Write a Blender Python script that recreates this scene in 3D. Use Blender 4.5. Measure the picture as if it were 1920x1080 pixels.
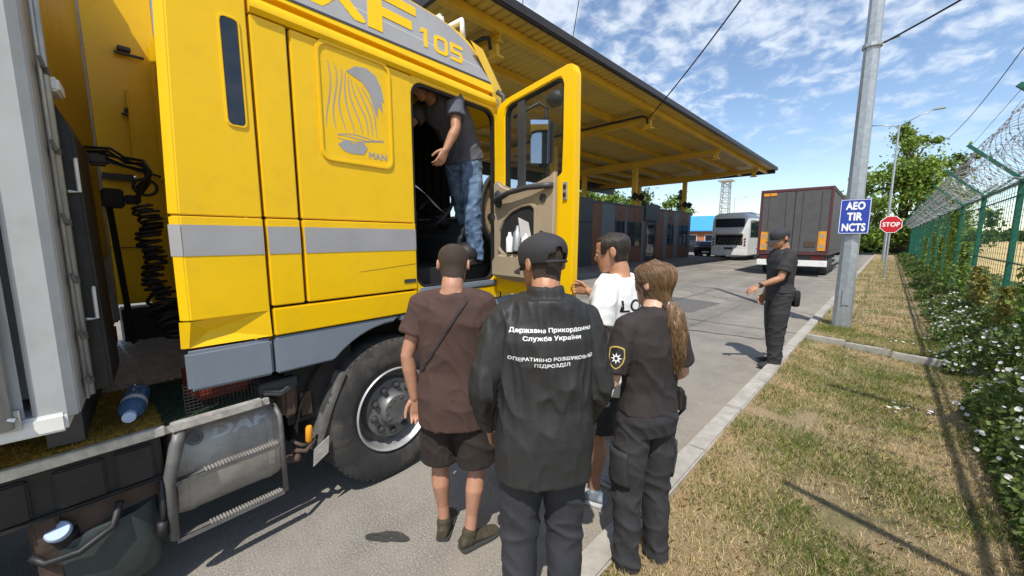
import bpy, bmesh, math, random
import numpy as np
from mathutils import Vector, Matrix, noise
from mathutils.bvhtree import BVHTree

for o in list(bpy.data.objects):
    bpy.data.objects.remove(o)
R = math.radians
scn = bpy.context.scene
COL = scn.collection
rng = random.Random(7)
nrg = np.random.default_rng(7)

# ------------------------------------------------------------------ camera
cam_d = bpy.data.cameras.new("camera")
cam_d.sensor_width = 36.0
cam_d.lens = 13.5
cam_d.clip_start = 0.05
cam_d.clip_end = 9000
cam = bpy.data.objects.new("camera", cam_d)
COL.objects.link(cam)
cam.location = (0, 0, 1.68)
cam.rotation_euler = (R(90 - 7.35), 0, R(44.28))
scn.camera = cam

# ------------------------------------------------------------------ light and sky
SUN_AZ, SUN_EL = 143.5, 58.5
world = bpy.data.worlds.new("World")
scn.world = world
world.use_nodes = True
wn, wl = world.node_tree.nodes, world.node_tree.links
wn.clear()
w_out = wn.new("ShaderNodeOutputWorld")
w_sky = wn.new("ShaderNodeTexSky")
w_sky.sky_type = 'NISHITA'
w_sky.sun_disc = False
w_sky.sun_elevation = R(SUN_EL)
w_sky.sun_rotation = R(SUN_AZ)
w_sky.air_density = 1.0
w_sky.dust_density = 0.25
w_sky.ozone_density = 1.9
w_bg = wn.new("ShaderNodeBackground")
w_bg.inputs[1].default_value = 0.145
wl.new(w_sky.outputs[0], w_bg.inputs[0])
# small high puffs of cloud: the view direction is laid on a flat cloud layer
w_tc = wn.new("ShaderNodeTexCoord")
w_sep = wn.new("ShaderNodeSeparateXYZ")
wl.new(w_tc.outputs['Generated'], w_sep.inputs[0])
def wmath(op, a, b=None, c=None, clamp=False):
    n = wn.new("ShaderNodeMath"); n.operation = op; n.use_clamp = clamp
    for k, v in enumerate((a, b, c)):
        if v is None: continue
        if isinstance(v, (int, float)): n.inputs[k].default_value = v
        else: wl.new(v, n.inputs[k])
    return n.outputs[0]
zz = wmath('ADD', wmath('MAXIMUM', w_sep.outputs[2], 0.0), 0.30)
cx = wmath('DIVIDE', w_sep.outputs[0], zz)
cy = wmath('DIVIDE', w_sep.outputs[1], zz)
w_cmb = wn.new("ShaderNodeCombineXYZ")
wl.new(cx, w_cmb.inputs[0]); wl.new(cy, w_cmb.inputs[1])
def wnoise(scale, detail, rough, dist=0.0, off=(0, 0, 0)):
    mp = wn.new("ShaderNodeMapping"); mp.inputs[1].default_value = off
    wl.new(w_cmb.outputs[0], mp.inputs[0])
    n = wn.new("ShaderNodeTexNoise")
    n.inputs['Scale'].default_value = scale; n.inputs['Detail'].default_value = detail
    n.inputs['Roughness'].default_value = rough; n.inputs['Distortion'].default_value = dist
    wl.new(mp.outputs[0], n.inputs['Vector'])
    return n.outputs[0]
puff = wnoise(13.0, 6, 0.56, 0.3, (3.1, 1.7, 0))
bank = wnoise(1.1, 3, 0.5, 0.4, (8.6, 2.2, 0.0))
mix_ = wmath('ADD', wmath('MULTIPLY', puff, 0.62), wmath('MULTIPLY', bank, 0.62))
mr = wn.new("ShaderNodeMapRange"); mr.interpolation_type = 'SMOOTHSTEP'
mr.inputs[1].default_value = 0.56; mr.inputs[2].default_value = 0.76
wl.new(mix_, mr.inputs[0])
hz = wn.new("ShaderNodeMapRange"); hz.interpolation_type = 'SMOOTHSTEP'
hz.inputs[1].default_value = 0.10; hz.inputs[2].default_value = 0.30
wl.new(w_sep.outputs[2], hz.inputs[0])
cm = wmath('MULTIPLY', wmath('MULTIPLY', mr.outputs[0], hz.outputs[0]), 0.72)
w_cl = wn.new("ShaderNodeBackground")
w_cl.inputs[0].default_value = (0.86, 0.92, 1.0, 1)
w_cl.inputs[1].default_value = 0.95
w_mx = wn.new("ShaderNodeMixShader")
wl.new(cm, w_mx.inputs[0]); wl.new(w_bg.outputs[0], w_mx.inputs[1]); wl.new(w_cl.outputs[0], w_mx.inputs[2])
wl.new(w_mx.outputs[0], w_out.inputs[0])

sun_d = bpy.data.lights.new("sun", 'SUN')
sun_d.energy = 4.2
sun_d.angle = R(0.53)
sun_d.color = (1.0, 0.945, 0.86)
sun = bpy.data.objects.new("sun", sun_d)
COL.objects.link(sun)
sdir = Vector((math.sin(R(SUN_AZ)) * math.cos(R(SUN_EL)), math.cos(R(SUN_AZ)) * math.cos(R(SUN_EL)), math.sin(R(SUN_EL))))
sun.rotation_euler = sdir.to_track_quat('Z', 'Y').to_euler()
sun.location = (0, 0, 30)

scn.view_settings.view_transform = 'Standard'
scn.view_settings.look = 'None'
scn.view_settings.gamma = 1.0
scn.view_settings.exposure = 0.32
scn.render.engine = 'CYCLES'
scn.cycles.max_bounces = 6
scn.cycles.transparent_max_bounces = 12
scn.cycles.use_denoising = True

# ------------------------------------------------------------------ materials
def mat(name, col, rough=0.6, metal=0.0, var=0.12, vscale=6.0, bump=0.0, bscale=60.0, col2=None, coat=0.0, spec=0.5, stretch=None, dirt=0.0, dirtcol=(0.10, 0.08, 0.06), dscale=3.0, alpha=None, trans=0.0, sheen=0.0):
    m = bpy.data.materials.new(name); m.use_nodes = True
    nt = m.node_tree; N, L = nt.nodes, nt.links
    b = N["Principled BSDF"]
    b.inputs['Roughness'].default_value = rough
    b.inputs['Metallic'].default_value = metal
    b.inputs['Specular IOR Level'].default_value = spec
    if coat: b.inputs['Coat Weight'].default_value = coat; b.inputs['Coat Roughness'].default_value = 0.08
    if trans: b.inputs['Transmission Weight'].default_value = trans; b.inputs['IOR'].default_value = 1.2
    if sheen: b.inputs['Sheen Weight'].default_value = sheen
    tc = N.new("ShaderNodeTexCoord"); mp = N.new("ShaderNodeMapping")
    L.new(tc.outputs['Object'], mp.inputs[0])
    if stretch: mp.inputs[3].default_value = stretch
    no = N.new("ShaderNodeTexNoise"); no.inputs['Scale'].default_value = vscale
    no.inputs['Detail'].default_value = 6; no.inputs['Roughness'].default_value = 0.6
    L.new(mp.outputs[0], no.inputs['Vector'])
    rp = N.new("ShaderNodeValToRGB")
    c2 = col2 or tuple(min(1, c * (1 + var)) for c in col)
    c1 = col if col2 else tuple(c * (1 - var) for c in col)
    rp.color_ramp.elements[0].position = 0.35; rp.color_ramp.elements[1].position = 0.65
    rp.color_ramp.elements[0].color = (*c1, 1); rp.color_ramp.elements[1].color = (*c2, 1)
    L.new(no.outputs[0], rp.inputs[0])
    out = rp.outputs[0]
    if dirt:
        n2 = N.new("ShaderNodeTexNoise"); n2.inputs['Scale'].default_value = dscale
        n2.inputs['Detail'].default_value = 8; n2.inputs['Roughness'].default_value = 0.7
        L.new(mp.outputs[0], n2.inputs['Vector'])
        r2 = N.new("ShaderNodeMapRange"); r2.inputs[1].default_value = 0.5; r2.inputs[2].default_value = 0.75
        r2.inputs[4].default_value = dirt
        L.new(n2.outputs[0], r2.inputs[0])
        mx = N.new("ShaderNodeMixRGB"); mx.inputs[2].default_value = (*dirtcol, 1)
        L.new(r2.outputs[0], mx.inputs[0]); L.new(out, mx.inputs[1]); out = mx.outputs[0]
    L.new(out, b.inputs['Base Color'])
    if bump:
        n3 = N.new("ShaderNodeTexNoise"); n3.inputs['Scale'].default_value = bscale
        n3.inputs['Detail'].default_value = 5
        L.new(mp.outputs[0], n3.inputs['Vector'])
        bp = N.new("ShaderNodeBump"); bp.inputs['Strength'].default_value = bump; bp.inputs['Distance'].default_value = 0.01
        L.new(n3.outputs[0], bp.inputs['Height']); L.new(bp.outputs[0], b.inputs['Normal'])
    if alpha is not None: b.inputs['Alpha'].default_value = alpha
    return m

def glass_mat(name, tint, alpha, rough=0.03):
    m = bpy.data.materials.new(name); m.use_nodes = True
    N, L = m.node_tree.nodes, m.node_tree.links
    b = N["Principled BSDF"]; b.inputs['Base Color'].default_value = (*tint, 1)
    b.inputs['Roughness'].default_value = rough; b.inputs['Alpha'].default_value = alpha
    return m

M = {}
M['yellow'] = mat('yellow paint', (0.86, 0.53, 0.001), 0.42, 0, 0.035, 1.5, 0.02, 4, coat=0.15, spec=0.35, dirt=0.2, dirtcol=(0.50, 0.29, 0.03), dscale=7)
M['grey_band'] = mat('grey vinyl', (0.34, 0.34, 0.35), 0.5, 0, 0.05, 5, dirt=0.2, dirtcol=(0.22, 0.2, 0.17))
M['skirt'] = mat('blue grey skirt', (0.18, 0.215, 0.26), 0.5, 0, 0.06, 4, dirt=0.2, dirtcol=(0.2, 0.18, 0.15))
M['black'] = mat('black plastic', (0.014, 0.014, 0.015), 0.55, 0, 0.3, 8, 0.1, 80, dirt=0.35, dirtcol=(0.05, 0.045, 0.04), dscale=6)
M['seam'] = mat('dark rubber', (0.01, 0.01, 0.01), 0.7)
M['rubber'] = mat('tyre rubber', (0.035, 0.034, 0.033), 0.85, 0, 0.2, 9, 0.2, 70, dirt=0.75, dirtcol=(0.15, 0.13, 0.108), dscale=4)
M['steel'] = mat('galvanised steel', (0.42, 0.45, 0.47), 0.45, 0.6, 0.12, 14, 0.05, 40)
M['rim'] = mat('painted rim', (0.5, 0.5, 0.5), 0.35, 0.55, 0.12, 14, dirt=0.5, dirtcol=(0.12, 0.1, 0.09), dscale=9)
M['rim_dark'] = mat('dull wheel disc', (0.17, 0.17, 0.17), 0.45, 0.4, 0.2, 12, dirt=0.6, dirtcol=(0.08, 0.07, 0.06), dscale=9)
M['alu'] = mat('dull aluminium', (0.40, 0.385, 0.36), 0.5, 0.45, 0.15, 7, 0.05, 50, dirt=0.7, dirtcol=(0.12, 0.105, 0.085), dscale=4)
M['pipe'] = mat('worn grey pipe', (0.16, 0.155, 0.15), 0.55, 0.3, 0.2, 12, 0.1, 60, dirt=0.6, dscale=9)
M['tread'] = mat('bare tread plate', (0.52, 0.50, 0.46), 0.5, 0.4, 0.2, 20, dirt=0.4, dscale=9)
M['rust'] = mat('rusty metal', (0.09, 0.06, 0.045), 0.8, 0.2, 0.3, 12, 0.2, 60, dirt=0.5, dirtcol=(0.03, 0.025, 0.02))
M['tarp'] = mat('pale tarpaulin', (0.40, 0.415, 0.42), 0.5, 0, 0.06, 3, 0.06, 9, dirt=0.55, dirtcol=(0.25, 0.24, 0.22), dscale=3.5)
M['tarp_dark'] = mat('grey tarpaulin', (0.082, 0.08, 0.08), 0.6, 0, 0.12, 3, 0.08, 7, dirt=0.3, dirtcol=(0.1, 0.095, 0.09), dscale=2)
M['maroon'] = mat('maroon frame paint', (0.10, 0.026, 0.03), 0.55, 0, 0.1, 8)
M['beige'] = mat('beige trim plastic', (0.36, 0.29, 0.20), 0.6, 0, 0.05, 6, 0.08, 160)
M['charcoal'] = mat('charcoal plastic', (0.045, 0.047, 0.05), 0.5, 0, 0.1, 8, 0.05, 120)
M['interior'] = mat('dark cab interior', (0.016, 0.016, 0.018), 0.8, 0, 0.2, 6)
M['carpet_mustard'] = mat('mustard pile', (0.30, 0.185, 0.022), 0.95, 0, 0.45, 55, 0.8, 220)
M['carpet_green'] = mat('green mat', (0.03, 0.062, 0.03), 0.95, 0, 0.45, 60, 0.8, 220)
M['red'] = mat('dull red paint', (0.22, 0.03, 0.018), 0.55, 0, 0.2, 9, dirt=0.4)
M['amber'] = mat('amber lens', (0.72, 0.30, 0.02), 0.35, 0, 0.1, 9)
M['white'] = mat('white paint', (0.74, 0.74, 0.72), 0.5, 0, 0.05, 5, dirt=0.2, dirtcol=(0.4, 0.38, 0.34))
M['bluecap'] = mat('pale blue cap', (0.36, 0.47, 0.66), 0.5)
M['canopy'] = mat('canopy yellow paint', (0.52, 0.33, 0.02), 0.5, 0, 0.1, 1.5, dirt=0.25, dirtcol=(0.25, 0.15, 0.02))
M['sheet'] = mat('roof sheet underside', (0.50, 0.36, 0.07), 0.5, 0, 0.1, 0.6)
M['darkfascia'] = mat('dark brown fascia', (0.025, 0.02, 0.018), 0.45, 0, 0.15, 3)
M['panel_grey'] = mat('slate grey cladding', (0.10, 0.115, 0.135), 0.5, 0, 0.06, 2, 0.03, 20)
M['panel_dark'] = mat('anthracite cladding', (0.035, 0.04, 0.05), 0.5, 0, 0.1, 2)
M['wood'] = mat('brown wood cladding', (0.14, 0.055, 0.028), 0.55, 0, 0.25, 2.2, 0.1, 12, stretch=(1, 1, 9))
M['glass_dark'] = glass_mat('dark window glass', (0.02, 0.03, 0.045), 1.0, 0.05)
M['glass_clear'] = glass_mat('clear cab glass', (0.02, 0.03, 0.03), 0.22)
M['bus'] = mat('silver bus paint', (0.74, 0.75, 0.75), 0.4, 0.0, 0.05, 2, coat=0.3, dirt=0.25, dirtcol=(0.3, 0.28, 0.26))
M['green_fence'] = mat('green fence paint', (0.006, 0.10, 0.062), 0.45, 0, 0.15, 5)
M['razor'] = mat('razor wire steel', (0.22, 0.225, 0.235), 0.5, 0.6, 0.2, 20)
M['signblue'] = mat('sign blue', (0.02, 0.055, 0.36), 0.4, 0, 0.04, 5)
M['signred'] = mat('sign red', (0.50, 0.008, 0.02), 0.4, 0, 0.04, 5)
M['signwhite'] = mat('sign white', (0.82, 0.83, 0.84), 0.45, 0, 0.03, 5)
M['kerb'] = mat('kerb concrete', (0.36, 0.34, 0.30), 0.85, 0, 0.15, 7, 0.3, 60, dirt=0.5, dirtcol=(0.2, 0.17, 0.13), dscale=2.5)
M['brick'] = mat('orange brick wall', (0.45, 0.17, 0.08), 0.8, 0, 0.25, 6)
M['blueroof'] = mat('bright blue roof sheet', (0.05, 0.30, 0.62), 0.45)
M['carblack'] = mat('dark car paint', (0.02, 0.022, 0.028), 0.25, 0.2, 0.1, 3, coat=0.6)
M['bark'] = mat('tree bark', (0.10, 0.075, 0.055), 0.9, 0, 0.3, 10, 0.5, 30)
M['wire'] = mat('black cable', (0.012, 0.012, 0.012), 0.7)
M['paper'] = mat('white paper', (0.8, 0.8, 0.8), 0.7)

# ------------------------------------------------------------------ mesh helpers
class MB:
    def __init__(s):
        s.v = []; s.f = []; s.mi = []
    def add(s, vs, fs, mi=0):
        o = len(s.v)
        s.v.extend([tuple(p) for p in vs]); s.f.extend([tuple(i + o for i in f) for f in fs]); s.mi.extend([mi] * len(fs))
    def box(s, x0, x1, y0, y1, z0, z1, mi=0, mtx=None):
        x0, x1 = sorted((x0, x1)); y0, y1 = sorted((y0, y1)); z0, z1 = sorted((z0, z1))
        vs = [(x0, y0, z0), (x1, y0, z0), (x1, y1, z0), (x0, y1, z0), (x0, y0, z1), (x1, y0, z1), (x1, y1, z1), (x0, y1, z1)]
        if mtx: vs = [tuple(mtx @ Vector(p)) for p in vs]
        s.add(vs, [(3, 2, 1, 0), (4, 5, 6, 7), (0, 1, 5, 4), (1, 2, 6, 5), (2, 3, 7, 6), (3, 0, 4, 7)], mi)
    def beam(s, a, b, w, h, mi=0):
        a, b = Vector(a), Vector(b); d = b - a; L = d.length
        q = d.to_track_quat('Y', 'Z').to_matrix().to_4x4()
        s.box(-w / 2, w / 2, 0, L, -h / 2, h / 2, mi, Matrix.Translation(a) @ q)
    def tube(s, pts, r, n=8, mi=0, caps=True, closed=False):
        pts = [Vector(p) for p in pts]; k = len(pts)
        rs = r if isinstance(r, (list, tuple)) else [r] * k
        rings = []; prev = None
        for i, p in enumerate(pts):
            if closed: t = pts[(i + 1) % k] - pts[i - 1]
            else: t = pts[min(i + 1, k - 1)] - pts[max(i - 1, 0)]
            if t.length < 1e-9: t = Vector((0, 0, 1))
            t.normalize()
            if prev is None:
                a = Vector((0, 0, 1)) if abs(t.z) < 0.9 else Vector((1, 0, 0))
                u = t.cross(a).normalized()
            else:
                u = prev - t * prev.dot(t)
                if u.length < 1e-6: u = t.orthogonal()
                u.normalize()
            prev = u; w = t.cross(u)
            rings.append([p + (u * math.cos(2 * math.pi * j / n) + w * math.sin(2 * math.pi * j / n)) * rs[i] for j in range(n)])
        vs = [q for ring in rings for q in ring]; fs = []
        for i in range(k if closed else k - 1):
            i2 = (i + 1) % k
            for j in range(n):
                fs.append((i * n + j, i * n + (j + 1) % n, i2 * n + (j + 1) % n, i2 * n + j))
        if caps and not closed:
            fs.append(tuple(range(n - 1, -1, -1))); fs.append(tuple((k - 1) * n + j for j in range(n)))
        s.add(vs, fs, mi)
    def loft(s, rings, mi=0, caps=True, closed=True):
        n = len(rings[0]); vs = [q for r in rings for q in r]; fs = []
        for i in range(len(rings) - 1):
            for j in range(n if closed else n - 1):
                fs.append((i * n + j, i * n + (j + 1) % n, (i + 1) * n + (j + 1) % n, (i + 1) * n + j))
        if caps:
            fs.append(tuple(range(n - 1, -1, -1))); fs.append(tuple((len(rings) - 1) * n + j for j in range(n)))
        s.add(vs, fs, mi)
    def prism(s, pts, d, mi=0):
        """pts: closed loop of 3D points (planar), d: extrusion vector"""
        n = len(pts); d = Vector(d)
        a = [Vector(p) for p in pts]; b = [p + d for p in a]
        s.add(a + b, [tuple(range(n - 1, -1, -1)), tuple(range(n, 2 * n))] + [(i, (i + 1) % n, n + (i + 1) % n, n + i) for i in range(n)], mi)
    def disc_ring(s, c, axis, prof, n=32, mi=0, closed=False):
        """lathe: prof = [(along axis, radius)...]"""
        c = Vector(c); ax = Vector(axis).normalized(); u = ax.orthogonal().normalized(); w = ax.cross(u)
        rings = [[c + ax * a + (u * math.cos(2 * math.pi * j / n) + w * math.sin(2 * math.pi * j / n)) * max(r, 1e-4) for j in range(n)] for a, r in prof]
        s.loft(rings, mi, caps=not closed)
    def ball(s, c, r, n=10, mi=0):
        c = Vector(c); rx, ry, rz = r if isinstance(r, (tuple, list)) else (r, r, r)
        rings = []
        for i in range(n + 1):
            th = math.pi * i / n
            rings.append([(c.x + rx * max(math.sin(th), 1e-3) * math.cos(2 * math.pi * j / (2 * n)), c.y + ry * max(math.sin(th), 1e-3) * math.sin(2 * math.pi * j / (2 * n)), c.z - rz * math.cos(th)) for j in range(2 * n)])
        s.loft(rings, mi, caps=True)
    def mesh(s, name):
        me = bpy.data.meshes.new(name); me.from_pydata(s.v, [], s.f); me.update()
        return me

def part(name, mb, m, parent=None, smooth=False, bevel=0.0, recalc=True, seg=2):
    me = mb.mesh(name) if isinstance(mb, MB) else mb
    if isinstance(mb, MB) and (recalc or bevel):
        bm = bmesh.new(); bm.from_mesh(me)
        for f, k in zip(bm.faces, mb.mi): f.material_index = k
        if recalc: bmesh.ops.recalc_face_normals(bm, faces=bm.faces)
        if bevel:
            es = [e for e in bm.edges if len(e.link_faces) == 2 and e.calc_face_angle(0) > 0.6]
            try: bmesh.ops.bevel(bm, geom=es, offset=bevel, segments=seg, affect='EDGES', clamp_overlap=True)
            except Exception: pass
        bm.to_mesh(me); bm.free()
    elif isinstance(mb, MB):
        me.polygons.foreach_set('material_index', mb.mi)
    ms = m if isinstance(m, (list, tuple)) else [m]
    for x in ms: me.materials.append(x)
    if smooth:
        me.polygons.foreach_set('use_smooth', [True] * len(me.polygons))
        if smooth == 'auto':
            bm = bmesh.new(); bm.from_mesh(me)
            for e in bm.edges:
                if len(e.link_faces) == 2 and e.calc_face_angle(0) > 0.7: e.smooth = False
            bm.to_mesh(me); bm.free()
    o = bpy.data.objects.new(name, me); COL.objects.link(o)
    if parent: o.parent = parent
    return o

def tag(o, label, cat, group=None, kind=None):
    if label: o['label'] = label
    if cat: o['category'] = cat
    if group: o['group'] = group
    if kind: o['kind'] = kind
    return o

def thing(name, label, cat, loc=(0, 0, 0), rz=0.0, group=None):
    o = bpy.data.objects.new(name, None); COL.objects.link(o)
    o.empty_display_size = 0.2
    o.location = loc; o.rotation_euler = (0, 0, rz)
    return tag(o, label, cat, group)

def struct(o):
    o['kind'] = 'structure'; return o

def copy_tree(o, parent=None):
    c = o.copy(); COL.objects.link(c)
    if parent is not None: c.parent = parent
    for ch in list(o.children): copy_tree(ch, c)
    return c

def text_mesh(s, height=None, width=None, bold=0.0, align='CENTER', shear=0.0, sx=1.0, space=1.0, rows=46):
    """flat lettering in the XY plane, centred, as (verts, faces); outlines are filled by winding number so strokes stay whole"""
    cu = bpy.data.curves.new('lettering', 'FONT'); cu.body = s; cu.align_x = align; cu.align_y = 'CENTER'
    cu.fill_mode = 'NONE'; cu.shear = shear; cu.resolution_u = 5; cu.space_character = space * (1 + bold * .8)
    ob = bpy.data.objects.new('lettering', cu); COL.objects.link(ob)
    me = bpy.data.meshes.new_from_object(ob.evaluated_get(bpy.context.evaluated_depsgraph_get()))
    bpy.data.objects.remove(ob); bpy.data.curves.remove(cu)
    V = np.array([v.co[:2] for v in me.vertices]); nb = {}; first = {}
    for e in me.edges:
        a, b = e.vertices; nb.setdefault(a, []).append(b); nb.setdefault(b, []).append(a)
    bpy.data.meshes.remove(me)
    lo, hi = V.min(0), V.max(0); cell = (hi[1] - lo[1]) / rows; rad = bold * 1.0 / cell; pad = int(math.ceil(rad)) + 2
    W = int((hi[0] - lo[0]) / cell) + 2 * pad + 2; H = rows + 2 * pad + 2; acc = np.zeros((H, W)); seen = set()
    for st in range(len(V)):
        if st in seen: continue
        loop = [st]; seen.add(st); cur = st
        while True:
            nx_ = [q for q in sorted(nb[cur]) if q not in seen]
            if not nx_: break
            cur = nx_[0]; loop.append(cur); seen.add(cur)
        P = (V[loop] - lo) / cell + pad
        for (x0, y0), (x1, y1) in zip(P, np.roll(P, -1, 0)):
            if y0 == y1: continue
            sg = 1 if y1 > y0 else -1; ya, yb = min(y0, y1), max(y0, y1)
            for r in range(int(math.ceil(ya - .5)), int(math.ceil(yb - .5))):
                x = x0 + (r + .5 - y0) / (y1 - y0) * (x1 - x0); acc[r, max(0, int(math.ceil(x - .5))):] += sg
    m = acc != 0
    if rad > 0.3:
        d = m.copy(); k = int(math.ceil(rad))
        for dy in range(-k, k + 1):
            for dx in range(-k, k + 1):
                if dx * dx + dy * dy <= rad * rad + .3: d |= np.roll(np.roll(m, dy, 0), dx, 1)
        m = d
    vs = []; fs = []
    for r in range(H):
        c = 0
        while c < W:
            if m[r, c]:
                e = c
                while e < W and m[r, e] and e - c < 6: e += 1
                q = len(vs); vs += [(c, r, 0), (e, r, 0), (e, r + 1, 0), (c, r + 1, 0)]; fs.append((q, q + 1, q + 2, q + 3)); c = e
            else: c += 1
    vs = np.array(vs, float); lo, hi = vs.min(0), vs.max(0); vs -= (lo + hi) / 2; vs[:, 0] *= sx
    k = height / (hi[1] - lo[1]) if height else width / ((hi[0] - lo[0]) * sx)
    vs *= k
    if height and width: vs[:, 0] *= width / (vs[:, 0].max() - vs[:, 0].min())
    return vs, fs

def text_part(name, s, m, parent, origin, right, up, height=None, width=None, bold=0.02, shear=0.0, off=0.003, sx=1.0, space=1.0):
    vs, fs = text_mesh(s, height, width, bold, shear=shear, sx=sx, space=space)
    o = Vector(origin); r = Vector(right).normalized(); u = Vector(up).normalized(); n = r.cross(u)
    mb = MB(); mb.add([o + r * p[0] + u * p[1] + n * off for p in vs], fs)
    return part(name, mb, m, parent, recalc=False)

def rrect(cy, cz, hy, hz, r, n=5):
    pts = []
    for sx_, sz_, a0 in ((1, 1, 0), (-1, 1, 90), (-1, -1, 180), (1, -1, 270)):
        for k in range(n + 1):
            a = R(a0 + 90 * k / n)
            pts.append((cy + sx_ * (hy - r) + r * math.cos(a), cz + sz_ * (hz - r) + r * math.sin(a)))
    return pts

def ring_prism(mb, outer, inner, to3, d, mi=0):
    """frame between two loops of the same count; to3 maps (a,b)->3D"""
    n = len(outer); d = Vector(d)
    A = [Vector(to3(*p)) for p in outer]; B = [Vector(to3(*p)) for p in inner]
    vs = A + B + [p + d for p in A] + [p + d for p in B]; fs = []
    for i in range(n):
        j = (i + 1) % n
        fs += [(i, j, n + j, n + i), (2 * n + i, 3 * n + i, 3 * n + j, 2 * n + j), (i, 2 * n + i, 2 * n + j, j), (n + i, n + j, 3 * n + j, 3 * n + i)]
    mb.add(vs, fs, mi)

def resample(loop, n):
    """points at n even angles round the loop's centre, so two loops match"""
    cx_ = sum(p[0] for p in loop) / len(loop); cy_ = sum(p[1] for p in loop) / len(loop)
    out = []
    for k in range(n):
        a = 2 * math.pi * k / n; d = (math.cos(a), math.sin(a)); best = None
        for i in range(len(loop)):
            p, q = loop[i], loop[(i + 1) % len(loop)]
            ex, ey = q[0] - p[0], q[1] - p[1]; den = d[0] * ey - d[1] * ex
            if abs(den) < 1e-12: continue
            t = ((p[0] - cx_) * ey - (p[1] - cy_) * ex) / den; u = ((p[0] - cx_) * d[1] - (p[1] - cy_) * d[0]) / den
            if t > 0 and -1e-9 <= u <= 1 + 1e-9 and (best is None or t > best): best = t
        out.append((cx_ + d[0] * best, cy_ + d[1] * best))
    return out
# ------------------------------------------------------------------ ground
def ground_mat(name, builder):
    m = bpy.data.materials.new(name); m.use_nodes = True
    N, L = m.node_tree.nodes, m.node_tree.links
    b = N["Principled BSDF"]; b.inputs['Roughness'].default_value = 0.9
    tc = N.new("ShaderNodeTexCoord")
    def noise_(scale, detail=5, rough=0.6, vec=None, off=(0, 0, 0), sc=(1, 1, 1)):
        mp = N.new("ShaderNodeMapping"); mp.inputs[1].default_value = off; mp.inputs[3].default_value = sc
        L.new(tc.outputs['Object'], mp.inputs[0])
        n = N.new("ShaderNodeTexNoise"); n.inputs['Scale'].default_value = scale
        n.inputs['Detail'].default_value = detail; n.inputs['Roughness'].default_value = rough
        L.new(mp.outputs[0], n.inputs['Vector']); return n.outputs[0]
    def ramp(src, stops):
        r = N.new("ShaderNodeValToRGB"); e = r.color_ramp.elements
        while len(e) < len(stops): e.new(0.5)
        for k, (p, c) in enumerate(stops):
            e[k].position = p; e[k].color = (*c, 1) if isinstance(c, tuple) else (c, c, c, 1)
        L.new(src, r.inputs[0]); return r.outputs[0]
    def mixc(f, a, c, mode='MIX'):
        x = N.new("ShaderNodeMixRGB"); x.blend_type = mode
        for k, v in ((0, f), (1, a), (2, c)):
            if isinstance(v, (int, float)): x.inputs[k].default_value = v
            elif isinstance(v, tuple): x.inputs[k].default_value = (*v, 1)
            else: L.new(v, x.inputs[k])
        return x.outputs[0]
    def bump(h, s, d):
        n = N.new("ShaderNodeBump"); n.inputs['Strength'].default_value = s; n.inputs['Distance'].default_value = d
        L.new(h, n.inputs['Height']); L.new(n.outputs[0], b.inputs['Normal'])
    builder(N, L, b, noise_, ramp, mixc, bump, tc)
    return m

def asphalt(N, L, b, noise_, ramp, mixc, bump, tc):
    fine = noise_(105, 5, 0.85)
    agg = ramp(fine, [(0.36, (0.09, 0.082, 0.073)), (0.5, (0.215, 0.198, 0.175)), (0.64, (0.44, 0.405, 0.355))])
    big = ramp(noise_(0.6, 6, 0.65), [(0.3, 0.62), (0.7, 1.18)])
    c = mixc(1.0, agg, big, 'MULTIPLY')
    dust = ramp(noise_(2.2, 7, 0.7, off=(4, 2, 0)), [(0.45, 0.0), (0.72, 0.6)])
    c = mixc(dust, c, (0.29, 0.26, 0.215))
    tracks = ramp(noise_(0.5, 4, 0.5, sc=(2.2, 0.12, 1)), [(0.4, 0.78), (0.6, 1.05)])
    c = mixc(0.8, c, tracks, 'MULTIPLY')
    oil = ramp(noise_(1.1, 5, 0.6, off=(9.3, 1.1, 0)), [(0.66, 0.0), (0.74, 0.5)])
    c = mixc(oil, c, (0.05, 0.048, 0.045))
    sx = N.new("ShaderNodeSeparateXYZ"); L.new(tc.outputs['Object'], sx.inputs[0])
    edge = N.new("ShaderNodeMapRange"); edge.inputs[1].default_value = -1.75; edge.inputs[2].default_value = -0.98; L.new(sx.outputs[0], edge.inputs[0])
    en = N.new("ShaderNodeMath"); en.operation = 'MULTIPLY'; L.new(edge.outputs[0], en.inputs[0]); L.new(ramp(noise_(3.5, 7, 0.75, off=(1, 8, 0)), [(0.36, 0.0), (0.62, 0.95)]), en.inputs[1])
    c = mixc(en.outputs[0], c, mixc(0.5, agg, (0.34, 0.285, 0.21)))
    L.new(c, b.inputs['Base Color']); bump(fine, 0.5, 0.006)
M['asphalt'] = ground_mat('asphalt', asphalt)

def verge_soil(N, L, b, noise_, ramp, mixc, bump, tc):
    fine = noise_(90, 6, 0.75)
    soil = ramp(fine, [(0.3, (0.15, 0.105, 0.06)), (0.5, (0.31, 0.235, 0.13)), (0.7, (0.50, 0.40, 0.235))])
    gr = ramp(noise_(1.5, 6, 0.65, off=(2.5, 0.4, 0)), [(0.5, 0.0), (0.62, 0.75)])
    green = ramp(noise_(70, 5, 0.7), [(0.35, (0.03, 0.05, 0.012)), (0.65, (0.13, 0.15, 0.035))])
    c = mixc(gr, soil, green)
    bare = ramp(noise_(0.9, 5, 0.6, off=(7, 3, 0)), [(0.5, 0.0), (0.66, 0.8)])
    c = mixc(bare, c, (0.42, 0.285, 0.165))
    L.new(c, b.inputs['Base Color']); bump(fine, 0.9, 0.02)
M['verge'] = ground_mat('dry verge soil', verge_soil)

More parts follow.
